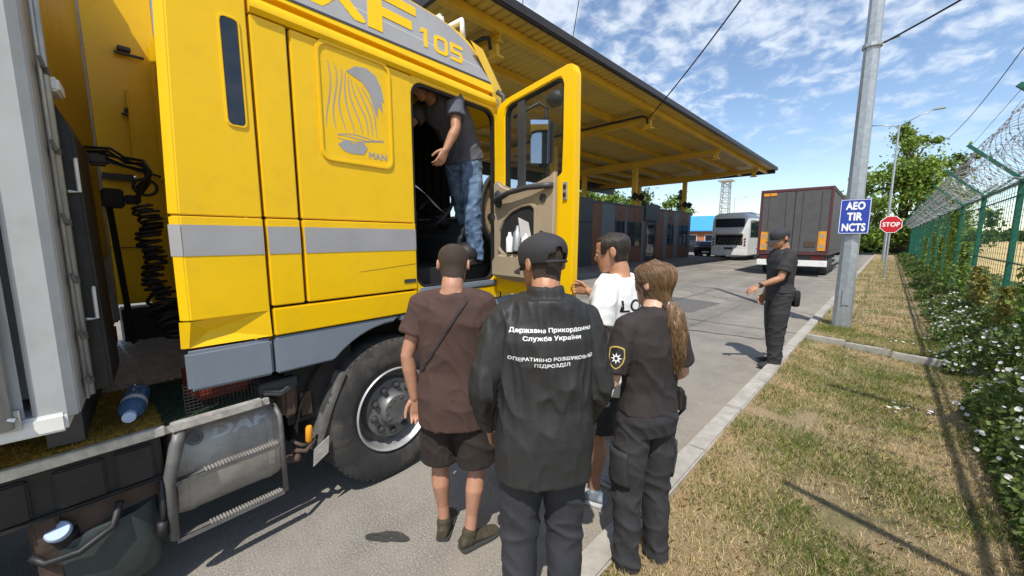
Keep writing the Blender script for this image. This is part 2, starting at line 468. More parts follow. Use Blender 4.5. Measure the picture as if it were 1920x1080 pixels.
def field_mat(N, L, b, noise_, ramp, mixc, bump, tc):
    c = ramp(noise_(0.3, 7, 0.7), [(0.35, (0.42, 0.29, 0.11)), (0.65, (0.58, 0.42, 0.18))])
    L.new(c, b.inputs['Base Color'])
M['field'] = ground_mat('stubble field', field_mat)

mb = MB(); S = 4000
mb.add([(-S, -S, -0.03), (S, -S, -0.03), (S, S, -0.03), (-S, S, -0.03)], [(0, 1, 2, 3)])
struct(part('field_ground', mb, M['field'], recalc=False))
mb = MB(); mb.add([(-60, -40, 0), (-0.93, -40, 0), (-0.93, 62, 0), (-60, 62, 0)], [(0, 1, 2, 3)])
struct(part('road', mb, M['asphalt'], recalc=False))

# the verge: gently uneven soil between kerb and fence
def verge_z(x, y):
    return 0.055 + 0.03 * noise.noise((x * 1.3, y * 0.9, 0.3)) + 0.012 * noise.noise((x * 5, y * 5, 1.7)) + 0.05 * max(0, x - 0.6)
xs = np.linspace(-0.86, 2.6, 28); ys = np.concatenate([np.linspace(-4, 16, 150), np.linspace(16.4, 62, 60)])
vs = [(x, y, verge_z(x, y)) for y in ys for x in xs]; nx = len(xs)
fs = [(j * nx + i, j * nx + i + 1, (j + 1) * nx + i + 1, (j + 1) * nx + i) for j in range(len(ys) - 1) for i in range(nx - 1)]
mb = MB(); mb.add(vs, fs)
struct(part('verge_ground', mb, M['verge'], smooth=True, recalc=False))

# kerbs
mb = MB(); y = -4.0
while y < 60:
    L_ = 1.0
    w = rng.uniform(-0.004, 0.004)
    mb.box(-1.0 + w, -0.855 + w, y + 0.006, y + L_ - 0.006, -0.1, 0.075 + rng.uniform(-0.006, 0.006)); y += L_
struct(part('road_kerb', mb, M['kerb'], bevel=0.012))
mb = MB(); x = -0.84
k = 0
while x < 1.1:
    yy = 7.52 - 0.19 * (x + 0.84)
    mb.box(x + 0.005, x + 0.49, -0.045, 0.045, -0.1, 0.15 + rng.uniform(-0.01, 0.01), mtx=Matrix.Translation((0, yy, 0)) @ Matrix.Rotation(-0.19, 4, 'Z')); x += 0.5
struct(part('verge_kerb', mb, M['kerb'], bevel=0.01))

# old lines, cracks and patches on the road
def strip(pts, w, z):
    mb = MB(); n = len(pts); vs = []
    for i, p in enumerate(pts):
        a = Vector(pts[max(i - 1, 0)]); b = Vector(pts[min(i + 1, n - 1)]); d = (b - a).normalized(); s = Vector((-d.y, d.x))
        ww = w if isinstance(w, (int, float)) else w[i]
        vs += [(p[0] + s.x * ww / 2, p[1] + s.y * ww / 2, z), (p[0] - s.x * ww / 2, p[1] - s.y * ww / 2, z)]
    mb.add(vs, [(2 * i + 1, 2 * i + 3, 2 * i + 2, 2 * i) for i in range(n - 1)])
    return mb
M['roadline'] = mat('worn road paint', (0.45, 0.44, 0.41), 0.8, 0, 0.15, 12, dirt=0.7, dirtcol=(0.2, 0.19, 0.18), dscale=6)
struct(part('stop_line', strip([(-8.9, 27.4), (-5.6, 25.6), (-4.7, 24.6)], 0.22, 0.004), M['roadline'], recalc=False))
struct(part('lane_line', strip([(-5.9, 22.2), (-5.75, 24.3)], 0.14, 0.004), M['roadline'], recalc=False))
struct(part('lane_line', strip([(-1.75, 19.2), (-1.2, 19.0)], 0.16, 0.004), M['roadline'], recalc=False))
M['tar'] = mat('crack sealing tar', (0.035, 0.035, 0.035), 0.75)
M['crack'] = mat('open crack', (0.06, 0.055, 0.05), 0.95)
def crack(a, b, w, m, z=0.004, wob=0.06, n=26, seed=0):
    r_ = random.Random(seed); pts = []; ws = []
    for i in range(n + 1):
        t = i / n
        pts.append((a[0] + (b[0] - a[0]) * t + r_.uniform(-wob, wob), a[1] + (b[1] - a[1]) * t + r_.uniform(-wob, wob))); ws.append(w * r_.uniform(0.5, 1.2))
    return struct(part('road_crack', strip(pts, ws, z), m, recalc=False))
crack((-1.05, 7.5), (-3.6, 7.05), 0.05, M['tar'], seed=1, wob=0.03)
crack((-1.05, 8.3), (-4.3, 8.2), 0.03, M['tar'], seed=2, wob=0.03)
crack((-4.2, 6.3), (-4.0, 13.5), 0.03, M['crack'], seed=3, wob=0.04)
crack((-2.9, 11.6), (-6.5, 14.2), 0.035, M['crack'], seed=4, wob=0.06)
crack((-2.6, 2.0), (-2.55, 11.0), 0.015, M['crack'], seed=5, wob=0.03)
crack((-8, 16.6), (-1.1, 16.0), 0.03, M['crack'], seed=6)
M['patch'] = ground_mat('newer asphalt patch', lambda N, L, b, noise_, ramp, mixc, bump, tc: (L.new(ramp(noise_(120, 4, 0.8), [(0.36, (0.05, 0.048, 0.046)), (0.52, (0.11, 0.105, 0.10)), (0.66, (0.24, 0.23, 0.21))]), b.inputs['Base Color']), bump(noise_(120, 4, 0.8), 0.5, 0.006)))
mb = MB(); mb.add([(-6.2, 9.4, 0.004), (-3.1, 9.0, 0.004), (-3.0, 10.9, 0.004), (-6.1, 11.5, 0.004)], [(0, 1, 2, 3)]); struct(part('road_patch', mb, M['patch'], recalc=False))
# dark spilt patches
def blot(cx_, cy_, rx, ry, seed, z, m, ang=0):
    r_ = random.Random(seed); pts = []
    ph = [r_.uniform(0, 6.28) for _ in range(6)]
    for k in range(48):
        a = 2 * math.pi * k / 48
        q = 1 + sum(0.12 / (i + 1) * 2 * math.sin((i + 2) * a + ph[i]) for i in range(6)) * 0.8
        px, py = rx * q * math.cos(a), ry * q * math.sin(a)
        pts.append((cx_ + px * math.cos(ang) - py * math.sin(ang), cy_ + px * math.sin(ang) + py * math.cos(ang), z))
    mb = MB(); mb.add(pts, [tuple(range(48))]); return struct(part('oil_stain', mb, m, recalc=False))
M['oil'] = mat('oil soaked asphalt', (0.045, 0.043, 0.041), 0.6, 0, 0.4, 90, 0.4, 240)
def fade(m, lo, hi, sc):
    N, L = m.node_tree.nodes, m.node_tree.links; t = N.new("ShaderNodeTexCoord"); n = N.new("ShaderNodeTexNoise"); n.inputs['Scale'].default_value = sc; n.inputs['Detail'].default_value = 7; n.inputs['Roughness'].default_value = 0.7
    L.new(t.outputs['Object'], n.inputs[0]); r = N.new("ShaderNodeMapRange"); r.inputs[1].default_value = lo; r.inputs[2].default_value = hi; L.new(n.outputs[0], r.inputs[0]); L.new(r.outputs[0], N["Principled BSDF"].inputs['Alpha'])
fade(M['oil'], 0.30, 0.50, 34)
M['oil_faint'] = mat('old oil stain', (0.07, 0.066, 0.06), 0.75, 0, 0.3, 60); fade(M['oil_faint'], 0.46, 0.62, 9)
blot(-1.885, 0.925, 0.105, 0.048, 3, 0.004, M['oil'], 0.72)
blot(-1.6, 2.9, 0.5, 0.25, 12, 0.004, M['oil_faint'], 0.3); blot(-3.0, 5.6, 0.9, 0.35, 15, 0.004, M['oil_faint'], 1.2); blot(-4.2, 7.9, 1.1, 0.4, 18, 0.008, M['oil_faint'], 1.4)

# grit swept against the kerb
mb = MB(); r_ = random.Random(77)
for k in range(900):
    x = -1.005 - abs(r_.gauss(0, .22)); y = .6 + 9 * r_.random() ** 1.5; s = r_.uniform(.002, .007); a = r_.uniform(0, 3)
    mb.add([(x + s * math.cos(a + q * 2.09), y + s * math.sin(a + q * 2.09), 0.0) for q in range(3)] + [(x, y, s * 1.1)], [(0, 1, 3), (1, 2, 3), (2, 0, 3)])
tag(part('kerb_grit', mb, M['kerb'], None, recalc=False), 'loose grit and small stones swept against the road kerb', 'grit', None, 'stuff')

# traffic island under the canopy
M['island'] = mat('island paving', (0.14, 0.135, 0.13), 0.85, 0, 0.15, 3, 0.2, 40)
mb = MB(); mb.box(-16.6, -9.15, 12.5, 35.2, -0.1, 0.2)
struct(part('traffic_island', mb, [M['island']], bevel=0.03))

# ------------------------------------------------------------------ canopy over the control lanes
ZB = 6.42
can = thing('canopy', 'long yellow steel canopy with dark eave over the control booths', 'canopy', (-11.9, 20, 0))
def cw(mb):  # world coordinates -> canopy-local
    mb.v = [(v[0] + 11.9, v[1] - 20, v[2]) for v in mb.v]; return mb
CX0, CX1, CY0, CY1 = -19.8, -6.5, 5.0, 34.6
mb = MB(); per = 0.26; yv = CY0; prof = []
while yv < CY1:
    prof += [(yv, 0.0), (yv + per * 0.62, 0.0), (yv + per * 0.72, 0.045), (yv + per * 0.9, 0.045)]; yv += per
mb.loft([[(x, y, ZB + 0.32 + z) for y, z in prof] for x in (CX0, -16, -13, -10, CX1)], caps=False, closed=False)
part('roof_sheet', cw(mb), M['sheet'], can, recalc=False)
mb = MB(); mb.box(CX0 - 0.05, CX1 + 0.05, CY0, CY1, ZB + 0.40, ZB + 0.45)
part('roof_top', cw(mb), M['darkfascia'], can)
mb = MB(); mb.box(CX1 + 0.002, CX1 + 0.16, CY0 - 0.05, CY1 + 0.05, ZB + 0.24, ZB + 0.48)
part('gutter', cw(mb), M['darkfascia'], can, bevel=0.03)
mb = MB(); mb.box(CX0 - 0.12, CX0 - 0.002, CY0 - 0.05, CY1 + 0.05, ZB - 0.5, ZB + 0.5)
part('rear_fascia', cw(mb), M['darkfascia'], can)
mb = MB(); mb.box(CX0, CX1 - 0.01, CY1 + 0.002, CY1 + 0.1, ZB + 0.05, ZB + 0.5)
part('end_fascia', cw(mb), M['darkfascia'], can)
mb = MB(); mb.box(CX0, CX1 - 0.01, CY0 - 0.1, CY0 - 0.002, ZB + 0.05, ZB + 0.5)
part('end_fascia', cw(mb), M['darkfascia'], can)
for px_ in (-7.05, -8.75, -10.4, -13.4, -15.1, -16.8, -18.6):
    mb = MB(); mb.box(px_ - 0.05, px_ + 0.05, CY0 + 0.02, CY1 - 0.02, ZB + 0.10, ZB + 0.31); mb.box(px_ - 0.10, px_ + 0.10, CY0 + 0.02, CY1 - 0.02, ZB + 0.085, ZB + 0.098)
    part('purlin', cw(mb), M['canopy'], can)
BY = (6.8, 15.1, 23.4, 31.7)
for by in BY:
    mb = MB()
    # tapering welded I beam, deepest over the columns
    for a, b, za, zb in ((-11.9, -7.0, ZB - 0.36, ZB - 0.10), (-15.7, -11.9, ZB - 0.36, ZB - 0.36), (-19.6, -15.7, ZB - 0.12, ZB - 0.36)):
        x0, x1, z0, z1 = (a, b, za, zb)
        mb.prism([(x0, by - 0.012, z0), (x1, by - 0.012, z1), (x1, by - 0.012, ZB + 0.07), (x0, by - 0.012, ZB + 0.07)], (0, 0.024, 0))
        mb.prism([(x0, by - 0.11, z0 - 0.016), (x1, by - 0.11, z1 - 0.016), (x1, by - 0.11, z1), (x0, by - 0.11, z0)], (0, 0.22, 0))
        mb.box(x0, x1, by - 0.11, by + 0.11, ZB + 0.068, ZB + 0.084)
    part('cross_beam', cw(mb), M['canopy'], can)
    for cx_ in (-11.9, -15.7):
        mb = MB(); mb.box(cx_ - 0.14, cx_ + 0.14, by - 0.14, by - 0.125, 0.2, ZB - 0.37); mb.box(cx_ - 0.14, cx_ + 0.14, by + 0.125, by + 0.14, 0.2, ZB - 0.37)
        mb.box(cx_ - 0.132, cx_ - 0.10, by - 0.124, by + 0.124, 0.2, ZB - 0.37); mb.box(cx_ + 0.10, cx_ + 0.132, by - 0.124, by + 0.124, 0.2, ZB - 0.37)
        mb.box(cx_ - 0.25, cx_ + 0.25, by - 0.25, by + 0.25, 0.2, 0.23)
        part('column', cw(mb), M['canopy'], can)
for by in (6.8, 15.1):
    mb = MB(); mb.tube([(-16, by - 0.2, ZB + 0.02), (-7.4, by - 0.2, ZB + 0.02), (-7.2, by - 0.2, ZB - 0.05), (-7.15, by - 0.2, ZB - 0.3)], 0.045, 6)
    part('cable_conduit', cw(mb), M['wire'], can)
for by in BY:
    mb = MB(); mb.box(-7.35, -7.1, by - 0.06, by + 0.06, ZB - 0.42, ZB - 0.13); mb.box(-7.42, -7.02, by - 0.12, by + 0.12, ZB - 0.46, ZB - 0.40)
    part('lamp_bracket', cw(mb), M['canopy'], can, bevel=0.01)
for by in (23.4, 31.7):
    fl = thing('floodlight', 'pair of black floodlights on the canopy column nearest the bus' if by > 30 else 'pair of black floodlights on the canopy column behind the booths', 'floodlight', (-11.9, by, 4.0))
    for s in (-1, 1):
        mb = MB(); mb.box(-0.18, 0.18, -0.05, 0.05, -0.2, 0.2, mtx=Matrix.Translation((0.25, 0.42 * s, 0.3)) @ Matrix.Rotation(0.6, 4, 'Y'))
        mb.beam((0.14, 0.1 * s, 0.0), (0.25, 0.42 * s, 0.25), 0.05, 0.05)
        part('lamp_head', mb, M['wire'], fl, bevel=0.01)

# ------------------------------------------------------------------ control booth building
bt = thing('control_booth', 'slate grey and brown clad control booth row standing under the canopy', 'booth', (-11.6, 25, 0.2))
BX = -11.6
def bw(mb):
    mb.v = [(v[0] - BX, v[1] - 25, v[2] - 0.2) for v in mb.v]; return mb
ZT = 3.68
mb = MB(); mb.box(BX - 3.0, BX - 0.06, 14.5, 32.5, 0.2, ZT - 0.06)
part('core_wall', bw(mb), M['panel_dark'], bt)
mb = MB(); mb.box(BX - 3.06, BX + 0.05, 14.4, 32.62, ZT - 0.06, ZT + 0.05)
part('roof_edge', bw(mb), M['panel_dark'], bt, bevel=0.01)
def facade(y0, y1, m, z0=0.2, z1=ZT - 0.06, x=BX, name='facade_panel', th=0.06):
    mb = MB(); mb.box(x - th, x, y0 + 0.01, y1 - 0.01, z0, z1 - 0.002)
    return part(name, bw(mb), m, bt)
for y0, y1 in ((14.5, 16.2), (19.05, 20.55), (21.75, 22.0), (23.95, 24.3), (27.35, 28.0), (29.2, 30.15), (32.0, 32.5)):
    facade(y0, y1, M['panel_grey'], x=BX + 0.004)
facade(18.1, 19.05, M['wood']); facade(26.35, 27.35, M['wood'])
facade(16.2, 18.1, M['panel_dark'])
for y0, y1 in ((20.55, 21.75), (22.0, 23.95), (28.0, 29.2), (30.15, 32.0)):
    facade(y0, y1, M['wood'], 0.2, 1.15, name='facade_board'); facade(y0, y1, M['wood'], 2.75, ZT - 0.06, name='facade_board')
    g = facade(y0 + 0.12, y1 - 0.12, M['glass_dark'], 1.22, 2.68, BX - 0.02, 'window', 0.02)
    mb = MB()
    for (a, b, c, d) in ((y0 + 0.02, y0 + 0.11, 1.16, 2.74), (y1 - 0.11, y1 - 0.02, 1.16, 2.74), (y0 + 0.11, y1 - 0.11, 1.16, 1.22), (y0 + 0.11, y1 - 0.11, 2.68, 2.74), ((y0 + y1) / 2 - 0.03, (y0 + y1) / 2 + 0.03, 1.22, 2.68), (y0 + 0.11, y1 - 0.11, 1.74, 1.79)):
        mb.box(BX - 0.018, BX + 0.02, a, b, c, d)
    fr = part('frame', bw(mb), M['panel_dark'], g)
    # window emblem plate: dark leaf-like mark over the pane
    mb = MB(); cy_ = (y0 + y1) / 2
    mb.prism([(BX + 0.004, cy_ - 0.12, 3.0), (BX + 0.004, cy_ + 0.02, 2.93), (BX + 0.004, cy_ + 0.14, 3.08), (BX + 0.004, cy_ + 0.1, 3.3), (BX + 0.004, cy_ - 0.05, 3.22)], (0.012, 0, 0))
    part('plate', bw(mb), M['panel_dark'], bt)
# recessed door
dr = facade(24.6, 26.05, M['panel_dark'], 0.3, 2.75, BX - 0.03, 'door', 0.025)
mb = MB(); mb.box(BX - 0.028, BX - 0.02, 24.75, 25.9, 0.5, 2.6); part('pane', bw(mb), M['glass_dark'], dr)
mb = MB(); mb.box(BX - 0.02, BX + 0.02, 24.85, 24.9, 1.0, 1.9); part('handle', bw(mb), M['steel'], dr)
mb = MB(); mb.box(BX - 0.02, BX - 0.012, 25.35, 25.4, 0.8, 2.4); part('pane_bar', bw(mb), M['wood'], dr)
facade(24.3, 24.55, M['wood'], name='door_jamb'); facade(26.1, 26.35, M['wood'], name='door_jamb')
mb = MB(); mb.box(BX - 0.05, BX + 0.12, 24.2, 26.4, 2.85, ZT + 0.25); part('air_unit', bw(mb), M['panel_dark'], bt, bevel=0.02)
mb = MB(); mb.box(BX - 0.05, BX + 0.10, 16.0, 18.0, 2.55, ZT + 0.12); part('air_unit', bw(mb), M['panel_dark'], bt, bevel=0.02)

# ------------------------------------------------------------------ parked articulated trailer ahead
lt = thing('lorry_trailer', 'dark grey curtain sided semi trailer with maroon frame seen from behind on the road', 'trailer', (-3.14, 21.2, 0), R(0.6))
hw = 1.32; LZ = 3.86
mb = MB(); mb.box(-hw + 0.05, hw - 0.05, 0.06, 13.5, 1.05, LZ - 0.06)
part('cargo_body', mb, M['tarp_dark'], lt)
mb = MB()
for s in (-1, 1): mb.box(s * hw, s * (hw - 0.09), 0, 0.12, 0.95, LZ)
mb.box(-hw + 0.09, hw - 0.09, 0.002, 0.118, LZ - 0.1, LZ - 0.002); mb.box(-hw + 0.09, hw - 0.09, 0.002, 0.118, 0.96, 1.08)
part('rear_frame', mb, M['maroon'], lt, bevel=0.012)
for s in (-1, 1):
    mb = MB(); mb.box(s * 0.015, s * (hw - 0.1), 0.015, 0.05, 1.09, LZ - 0.11); part('rear_door', mb, M['tarp_dark'], lt, bevel=0.008)
    mb = MB()
    for xx in (0.3, 0.95): mb.tube([(s * xx, 0.0, 1.0), (s * xx, 0.0, LZ - 0.15)], 0.016, 6)
    part('lock_bar', mb, M['tarp_dark'], lt)
    mb = MB(); mb.box(s * (hw - 0.40), s * (hw - 0.12), -0.012, 0.006, 1.15, 1.98); part('marker_board', mb, M['amber'], lt)
    mb = MB(); mb.box(s * (hw - 0.34), s * (hw - 0.18), -0.016, -0.012, 1.26, 1.42); mb.box(s * (hw - 0.34), s * (hw - 0.18), -0.016, -0.012, 1.7, 1.86); part('marker_sticker', mb, M['beige'], lt)
    # side curtain and rails
    mb = MB(); n_ = 90; rows = []
    for k in range(n_ + 1):
        yy = 0.14 + 13.2 * k / n_; b_ = 0.012 * math.sin(k * 1.7) + 0.008 * math.sin(k * 0.61)
        rows.append([(s * (hw - 0.03 + b_ * 0.3), yy, 1.12), (s * (hw - 0.015 + b_), yy, 2.4), (s * (hw - 0.03 + b_ * 0.4), yy, LZ - 0.12)])
    mb.loft(rows, caps=False, closed=False); part('side_curtain', mb, M['tarp_dark'], lt, smooth=True, recalc=False)
    mb = MB(); mb.box(s * hw, s * (hw - 0.08), 0.13, 13.5, 0.96, 1.10); part('side_rail', mb, M['tarp_dark'], lt)
    mb = MB(); mb.box(s * hw, s * (hw - 0.08), 0.13, 13.5, LZ - 0.11, LZ - 0.005); part('roof_rail', mb, M['tarp_dark'], lt)
    mb = MB(); mb.box(s * (hw - 0.02), s * (hw - 0.06), 3.0, 9.0, 0.42, 0.5); mb.box(s * (hw - 0.02), s * (hw - 0.06), 3.0, 9.0, 0.68, 0.76); part('side_guard', mb, M['steel'], lt)
    for k, yy in enumerate((1.5, 2.8, 4.1)):
        mb = MB(); mb.disc_ring((s * (hw - 0.42), yy, 0.5), (s, 0, 0), [(0, 0.2), (0, 0.42), (0.04, 0.49), (0.3, 0.49), (0.36, 0.42), (0.36, 0.28)], 24)
        w_ = part('wheel', mb, M['rubber'], lt, smooth='auto')
        mb = MB(); mb.disc_ring((s * (hw - 0.42), yy, 0.5), (s, 0, 0), [(0.345, 0.285), (0.33, 0.26), (0.25, 0.2), (0.25, 0.12), (0.3, 0.1), (0.3, 0.0)], 20)
        part('rim', mb, M['rim'], w_, smooth='auto')
mb = MB(); mb.box(-hw, hw, 0.02, 13.5, LZ - 0.06, LZ + 0.02); part('roof', mb, M['tarp_dark'], lt)
mb = MB(); mb.box(-hw + 0.02, hw - 0.02, 0.06, 0.2, 0.45, 0.72); part('bumper', mb, M['white'], lt, bevel=0.015)
mb = MB(); mb.box(-hw + 0.05, hw - 0.05, 0.15, 0.3, 0.72, 0.95); part('light_bar', mb, M['charcoal'], lt)
for s in (-1, 1):
    mb = MB(); mb.box(s * 0.7, s * 1.2, 0.13, 0.148, 0.76, 0.9); part('tail_light', mb, M['red'], lt)
    mb = MB(); mb.box(s * 0.45, s * 0.85, -0.006, 0.012, 1.32, 1.55); part('warning_plate', mb, M['rust'], lt)
mb = MB(); mb.box(-0.26, 0.26, 0.05, 0.058, 0.5, 0.64); part('number_plate', mb, M['signwhite'], lt)
mb = MB(); mb.box(-hw + 0.12, -hw + 0.62, -0.008, 0.0, LZ - 0.26, LZ - 0.13); part('corner_sticker', mb, M['amber'], lt)
mb = MB(); mb.box(-0.5, 0.5, 0.4, 13, 0.75, 1.0); part('chassis', mb, M['black'], lt)
# its tractor, beyond
mb = MB(); mb.box(-1.22, 1.22, 14.0, 16.2, 0.5, 3.6); part('tractor_cab', mb, M['maroon'], lt, bevel=0.12)

# ------------------------------------------------------------------ coach
bs = thing('coach', 'silver grey coach seen from behind with its engine hatch raised', 'coach', (-8.85, 33.0, 0), R(-1.0))
bwid = 1.28
prof = [(-bwid, 0.45), (-bwid, 2.2), (-bwid + 0.05, 3.2), (-bwid + 0.2, 3.5), (-bwid + 0.42, 3.6), (bwid - 0.42, 3.6), (bwid - 0.2, 3.5), (bwid - 0.05, 3.2), (bwid, 2.2), (bwid, 0.45), (bwid - 0.12, 0.36), (-bwid + 0.12, 0.36)]
mb = MB(); mb.loft([[(x * k, y, 0.36 + (z - 0.36) * kz) for x, z in prof] for y, k, kz in ((0.0, 0.95, 0.97), (0.06, 0.985, 0.99), (0.25, 1, 1), (11.6, 1, 1), (11.9, 0.97, 0.98))])
part('body', mb, M['bus'], bs, smooth='auto')
mb = MB(); mb.prism([(a, -0.006, b) for a, b in rrect(0, 2.86, 1.02, 0.33, 0.1)], (0, -0.03, 0)); part('rear_window', mb, M['glass_dark'], bs)
mb = MB(); mb.box(-0.95, 0.95, -0.012, -0.002, 1.18, 1.95); part('engine_bay', mb, M['interior'], bs)
mb = MB()
for k in range(9): mb.tube([(-0.8 + 0.2 * k, -0.02, 1.25 + 0.05 * math.sin(k * 2.1)), (-0.7 + 0.2 * k, -0.03, 1.5 + 0.12 * math.sin(k)), (-0.62 + 0.19 * k, -0.02, 1.75)], 0.03, 6)
part('engine', mb, M['pipe'], bs, smooth=True)
mb = MB(); mb.box(-0.97, 0.97, -0.55, 0.0, -0.02, 0.02, mtx=Matrix.Translation((0, 0, 2.0)) @ Matrix.Rotation(R(-8), 4, 'X')); part('engine_hatch', mb, M['bus'], bs, bevel=0.015)
mb = MB(); mb.box(-1.2, 1.2, -0.06, 0.0, 0.42, 0.78); part('rear_bumper', mb, M['bus'], bs, bevel=0.02)
mb = MB(); mb.box(-0.3, 0.3, -0.075, -0.06, 0.86, 1.0); part('number_plate', mb, M['charcoal'], bs)
for s in (-1, 1):
    for zz in (1.2, 1.42, 1.64):
        mb = MB(); mb.disc_ring((s * 1.1, -0.004, zz), (0, -1, 0), [(0, 0.07), (0.03, 0.07), (0.035, 0)], 12); part('tail_light', mb, M['red'] if zz > 1.3 else M['charcoal'], bs)
    mb = MB(); mb.box(s * (bwid - 0.01), s * (bwid + 0.006), 0.6, 11, 1.75, 3.05); part('side_window', mb, M['glass_dark'], bs)
    for yy in (2.6, 9.4):
        mb = MB(); mb.disc_ring((s * (bwid - 0.32), yy, 0.5), (s, 0, 0), [(0, 0.2), (0, 0.45), (0.04, 0.5), (0.28, 0.5), (0.325, 0.42), (0.31, 0.28), (0.25, 0.0)], 20); part('wheel', mb, M['rubber'], bs, smooth='auto')
mb = MB(); mb.box(-0.9, 0.9, 2, 5, 3.58, 3.75); part('roof_unit', mb, M['bus'], bs, bevel=0.05)

# ------------------------------------------------------------------ dark cars, kiosk, mast
def car(loc, rz, label):
    c = thing('parked_car', label, 'car', loc, rz, 'dark cars parked beside the booths')
    pr = [(-2.1, 0.35), (-2.15, 0.75), (-2.05, 0.98), (-1.75, 1.05), (-1.25, 1.42), (0.1, 1.46), (0.95, 1.02), (1.95, 0.88), (2.15, 0.6), (2.1, 0.32)]
    mb = MB(); mb.loft([[(x * (1 if z < 1.06 else 0.84), y, z) for y, z in pr] for x in (-0.88, -0.6, 0, 0.6, 0.88)])
    part('body', mb, M['carblack'], c, bevel=0.03)
    mb = MB(); mb.prism([(-0.58, -1.74, 1.08), (0.58, -1.74, 1.08), (0.5, -1.32, 1.385), (-0.5, -1.32, 1.385)], (0, -0.02, 0.02)); part('rear_window', mb, M['glass_dark'], c)
    for s in (-1, 1):
        mb = MB(); mb.prism([(s * 0.79, -1.2, 1.08), (s * 0.78, 0.7, 1.08), (s * 0.745, 0.1, 1.39), (s * 0.745, -1.05, 1.39)], (s * 0.02, 0, 0)); part('side_window', mb, M['glass_dark'], c)
        mb = MB(); mb.box(s * 0.55, s * 0.86, -2.17, -2.06, 0.72, 0.92); part('tail_light', mb, M['red'], c, bevel=0.02)
        for yy in (-1.3, 1.35):
            mb = MB(); mb.disc_ring((s * 0.68, yy, 0.32), (s, 0, 0), [(0, 0.1), (0, 0.28), (0.03, 0.32), (0.19, 0.32), (0.22, 0.27), (0.215, 0.2), (0.18, 0.0)], 20); part('wheel', mb, M['rubber'], c, smooth='auto')
    mb = MB(); mb.box(-0.26, 0.26, -2.18, -2.16, 0.5, 0.62); part('number_plate', mb, M['signwhite'], c)
    return c
car((-11.35, 36.6, 0), R(10), 'dark saloon car standing just past the end of the booths')
car((-14.0, 40.0, 0), R(70), 'dark car partly hidden behind the saloon near the brick kiosk')

ks = thing('brick_kiosk', 'small orange brick house with a bright blue gabled roof behind the booths', 'house', (-17.4, 55, 0), R(14))
mb = MB(); mb.box(-2.6, 2.0, -2, 2, 0, 2.75); part('wall', mb, M['brick'], ks)
mb = MB(); mb.prism([(-2.62, -2.0, 2.75), (-2.62, 2.0, 2.75), (-2.62, 0, 4.35)], (4.64, 0, 0)); part('gable', mb, M['brick'], ks)
mb = MB()
for s in (-1, 1): mb.prism([(-2.9, s * 2.4, 2.6), (2.3, s * 2.4, 2.6), (2.3, 0, 4.55), (-2.9, 0, 4.55)], (0, 0, 0.1))
part('roof', mb, M['blueroof'], ks)
for xx in (-1.6, 0.4):
    mb = MB(); mb.box(xx - 0.45, xx + 0.45, -2.03, -2.0, 1.0, 2.1); w_ = part('window', mb, M['glass_dark'], ks)
    mb = MB()
    for a in (-0.55, 0.49): mb.box(xx + a, xx + a + 0.06, -2.06, -2.03, 0.95, 2.15)
    for b in (0.94, 2.1): mb.box(xx - 0.49, xx + 0.49, -2.06, -2.03, b, b + 0.06)
    part('frame', mb, M['signwhite'], w_)
mb = MB(); mb.box(-2.7, 2.1, -2.04, -2.001, 0.0, 0.35); part('plinth', mb, M['white'], ks)
wn_ = thing('white_van', 'pale van half hidden between the kiosk and the coach', 'van', (-13.9, 52, 0), R(-8))
mb = MB(); mb.prism([(-0.95, -2.4, 0.4), (-0.95, -2.45, 1.9), (-0.95, -2.2, 2.2), (-0.95, 1.2, 2.2), (-0.95, 1.9, 1.3), (-0.95, 2.5, 1.1), (-0.95, 2.55, 0.4)], (1.9, 0, 0)); part('body', mb, M['white'], wn_, bevel=0.06)
mb = MB(); mb.box(-0.75, 0.75, -2.47, -2.44, 1.2, 1.85); part('rear_window', mb, M['glass_dark'], wn_)
for s in (-1, 1):
    for yy in (-1.5, 1.5):
        mb = MB(); mb.disc_ring((s * 0.75, yy, 0.34), (s, 0, 0), [(0, 0.1), (0, 0.34), (0.2, 0.34), (0.21, 0)], 16); part('wheel', mb, M['rubber'], wn_)

ms_ = thing('lattice_mast', 'distant grey lattice mast with a platform on top rising behind the coach', 'mast', (-31.0, 110, 0))
mb = MB()
for a in range(4):
    x0, y0 = (1.0, 1.0) if a == 0 else (-1, 1) if a == 1 else (-1, -1) if a == 2 else (1, -1)
    x1, y1 = [(1, 1), (-1, 1), (-1, -1), (1, -1)][(a + 1) % 4]
    mb.tube([(x0 * 1.15, y0 * 1.15, 0), (x0 * 0.85, y0 * 0.85, 16)], 0.11, 4)
    for k in range(12):
        z0, z1 = k * 16 / 12, (k + 1) * 16 / 12; f0, f1 = 1.15 - 0.3 * z0 / 16, 1.15 - 0.3 * z1 / 16
        mb.tube([(x0 * f0, y0 * f0, z0), (x1 * f1, y1 * f1, z1)], 0.06, 4); mb.tube([(x1 * f0, y1 * f0, z0), (x0 * f1, y0 * f1, z1)], 0.06, 4); mb.tube([(x0 * f1, y0 * f1, z1), (x1 * f1, y1 * f1, z1)], 0.05, 4)
part('lattice', mb, M['steel'], ms_)
mb = MB(); mb.box(-1.6, 1.6, -1.6, 1.6, 16, 16.35); part('platform', mb, M['steel'], ms_)

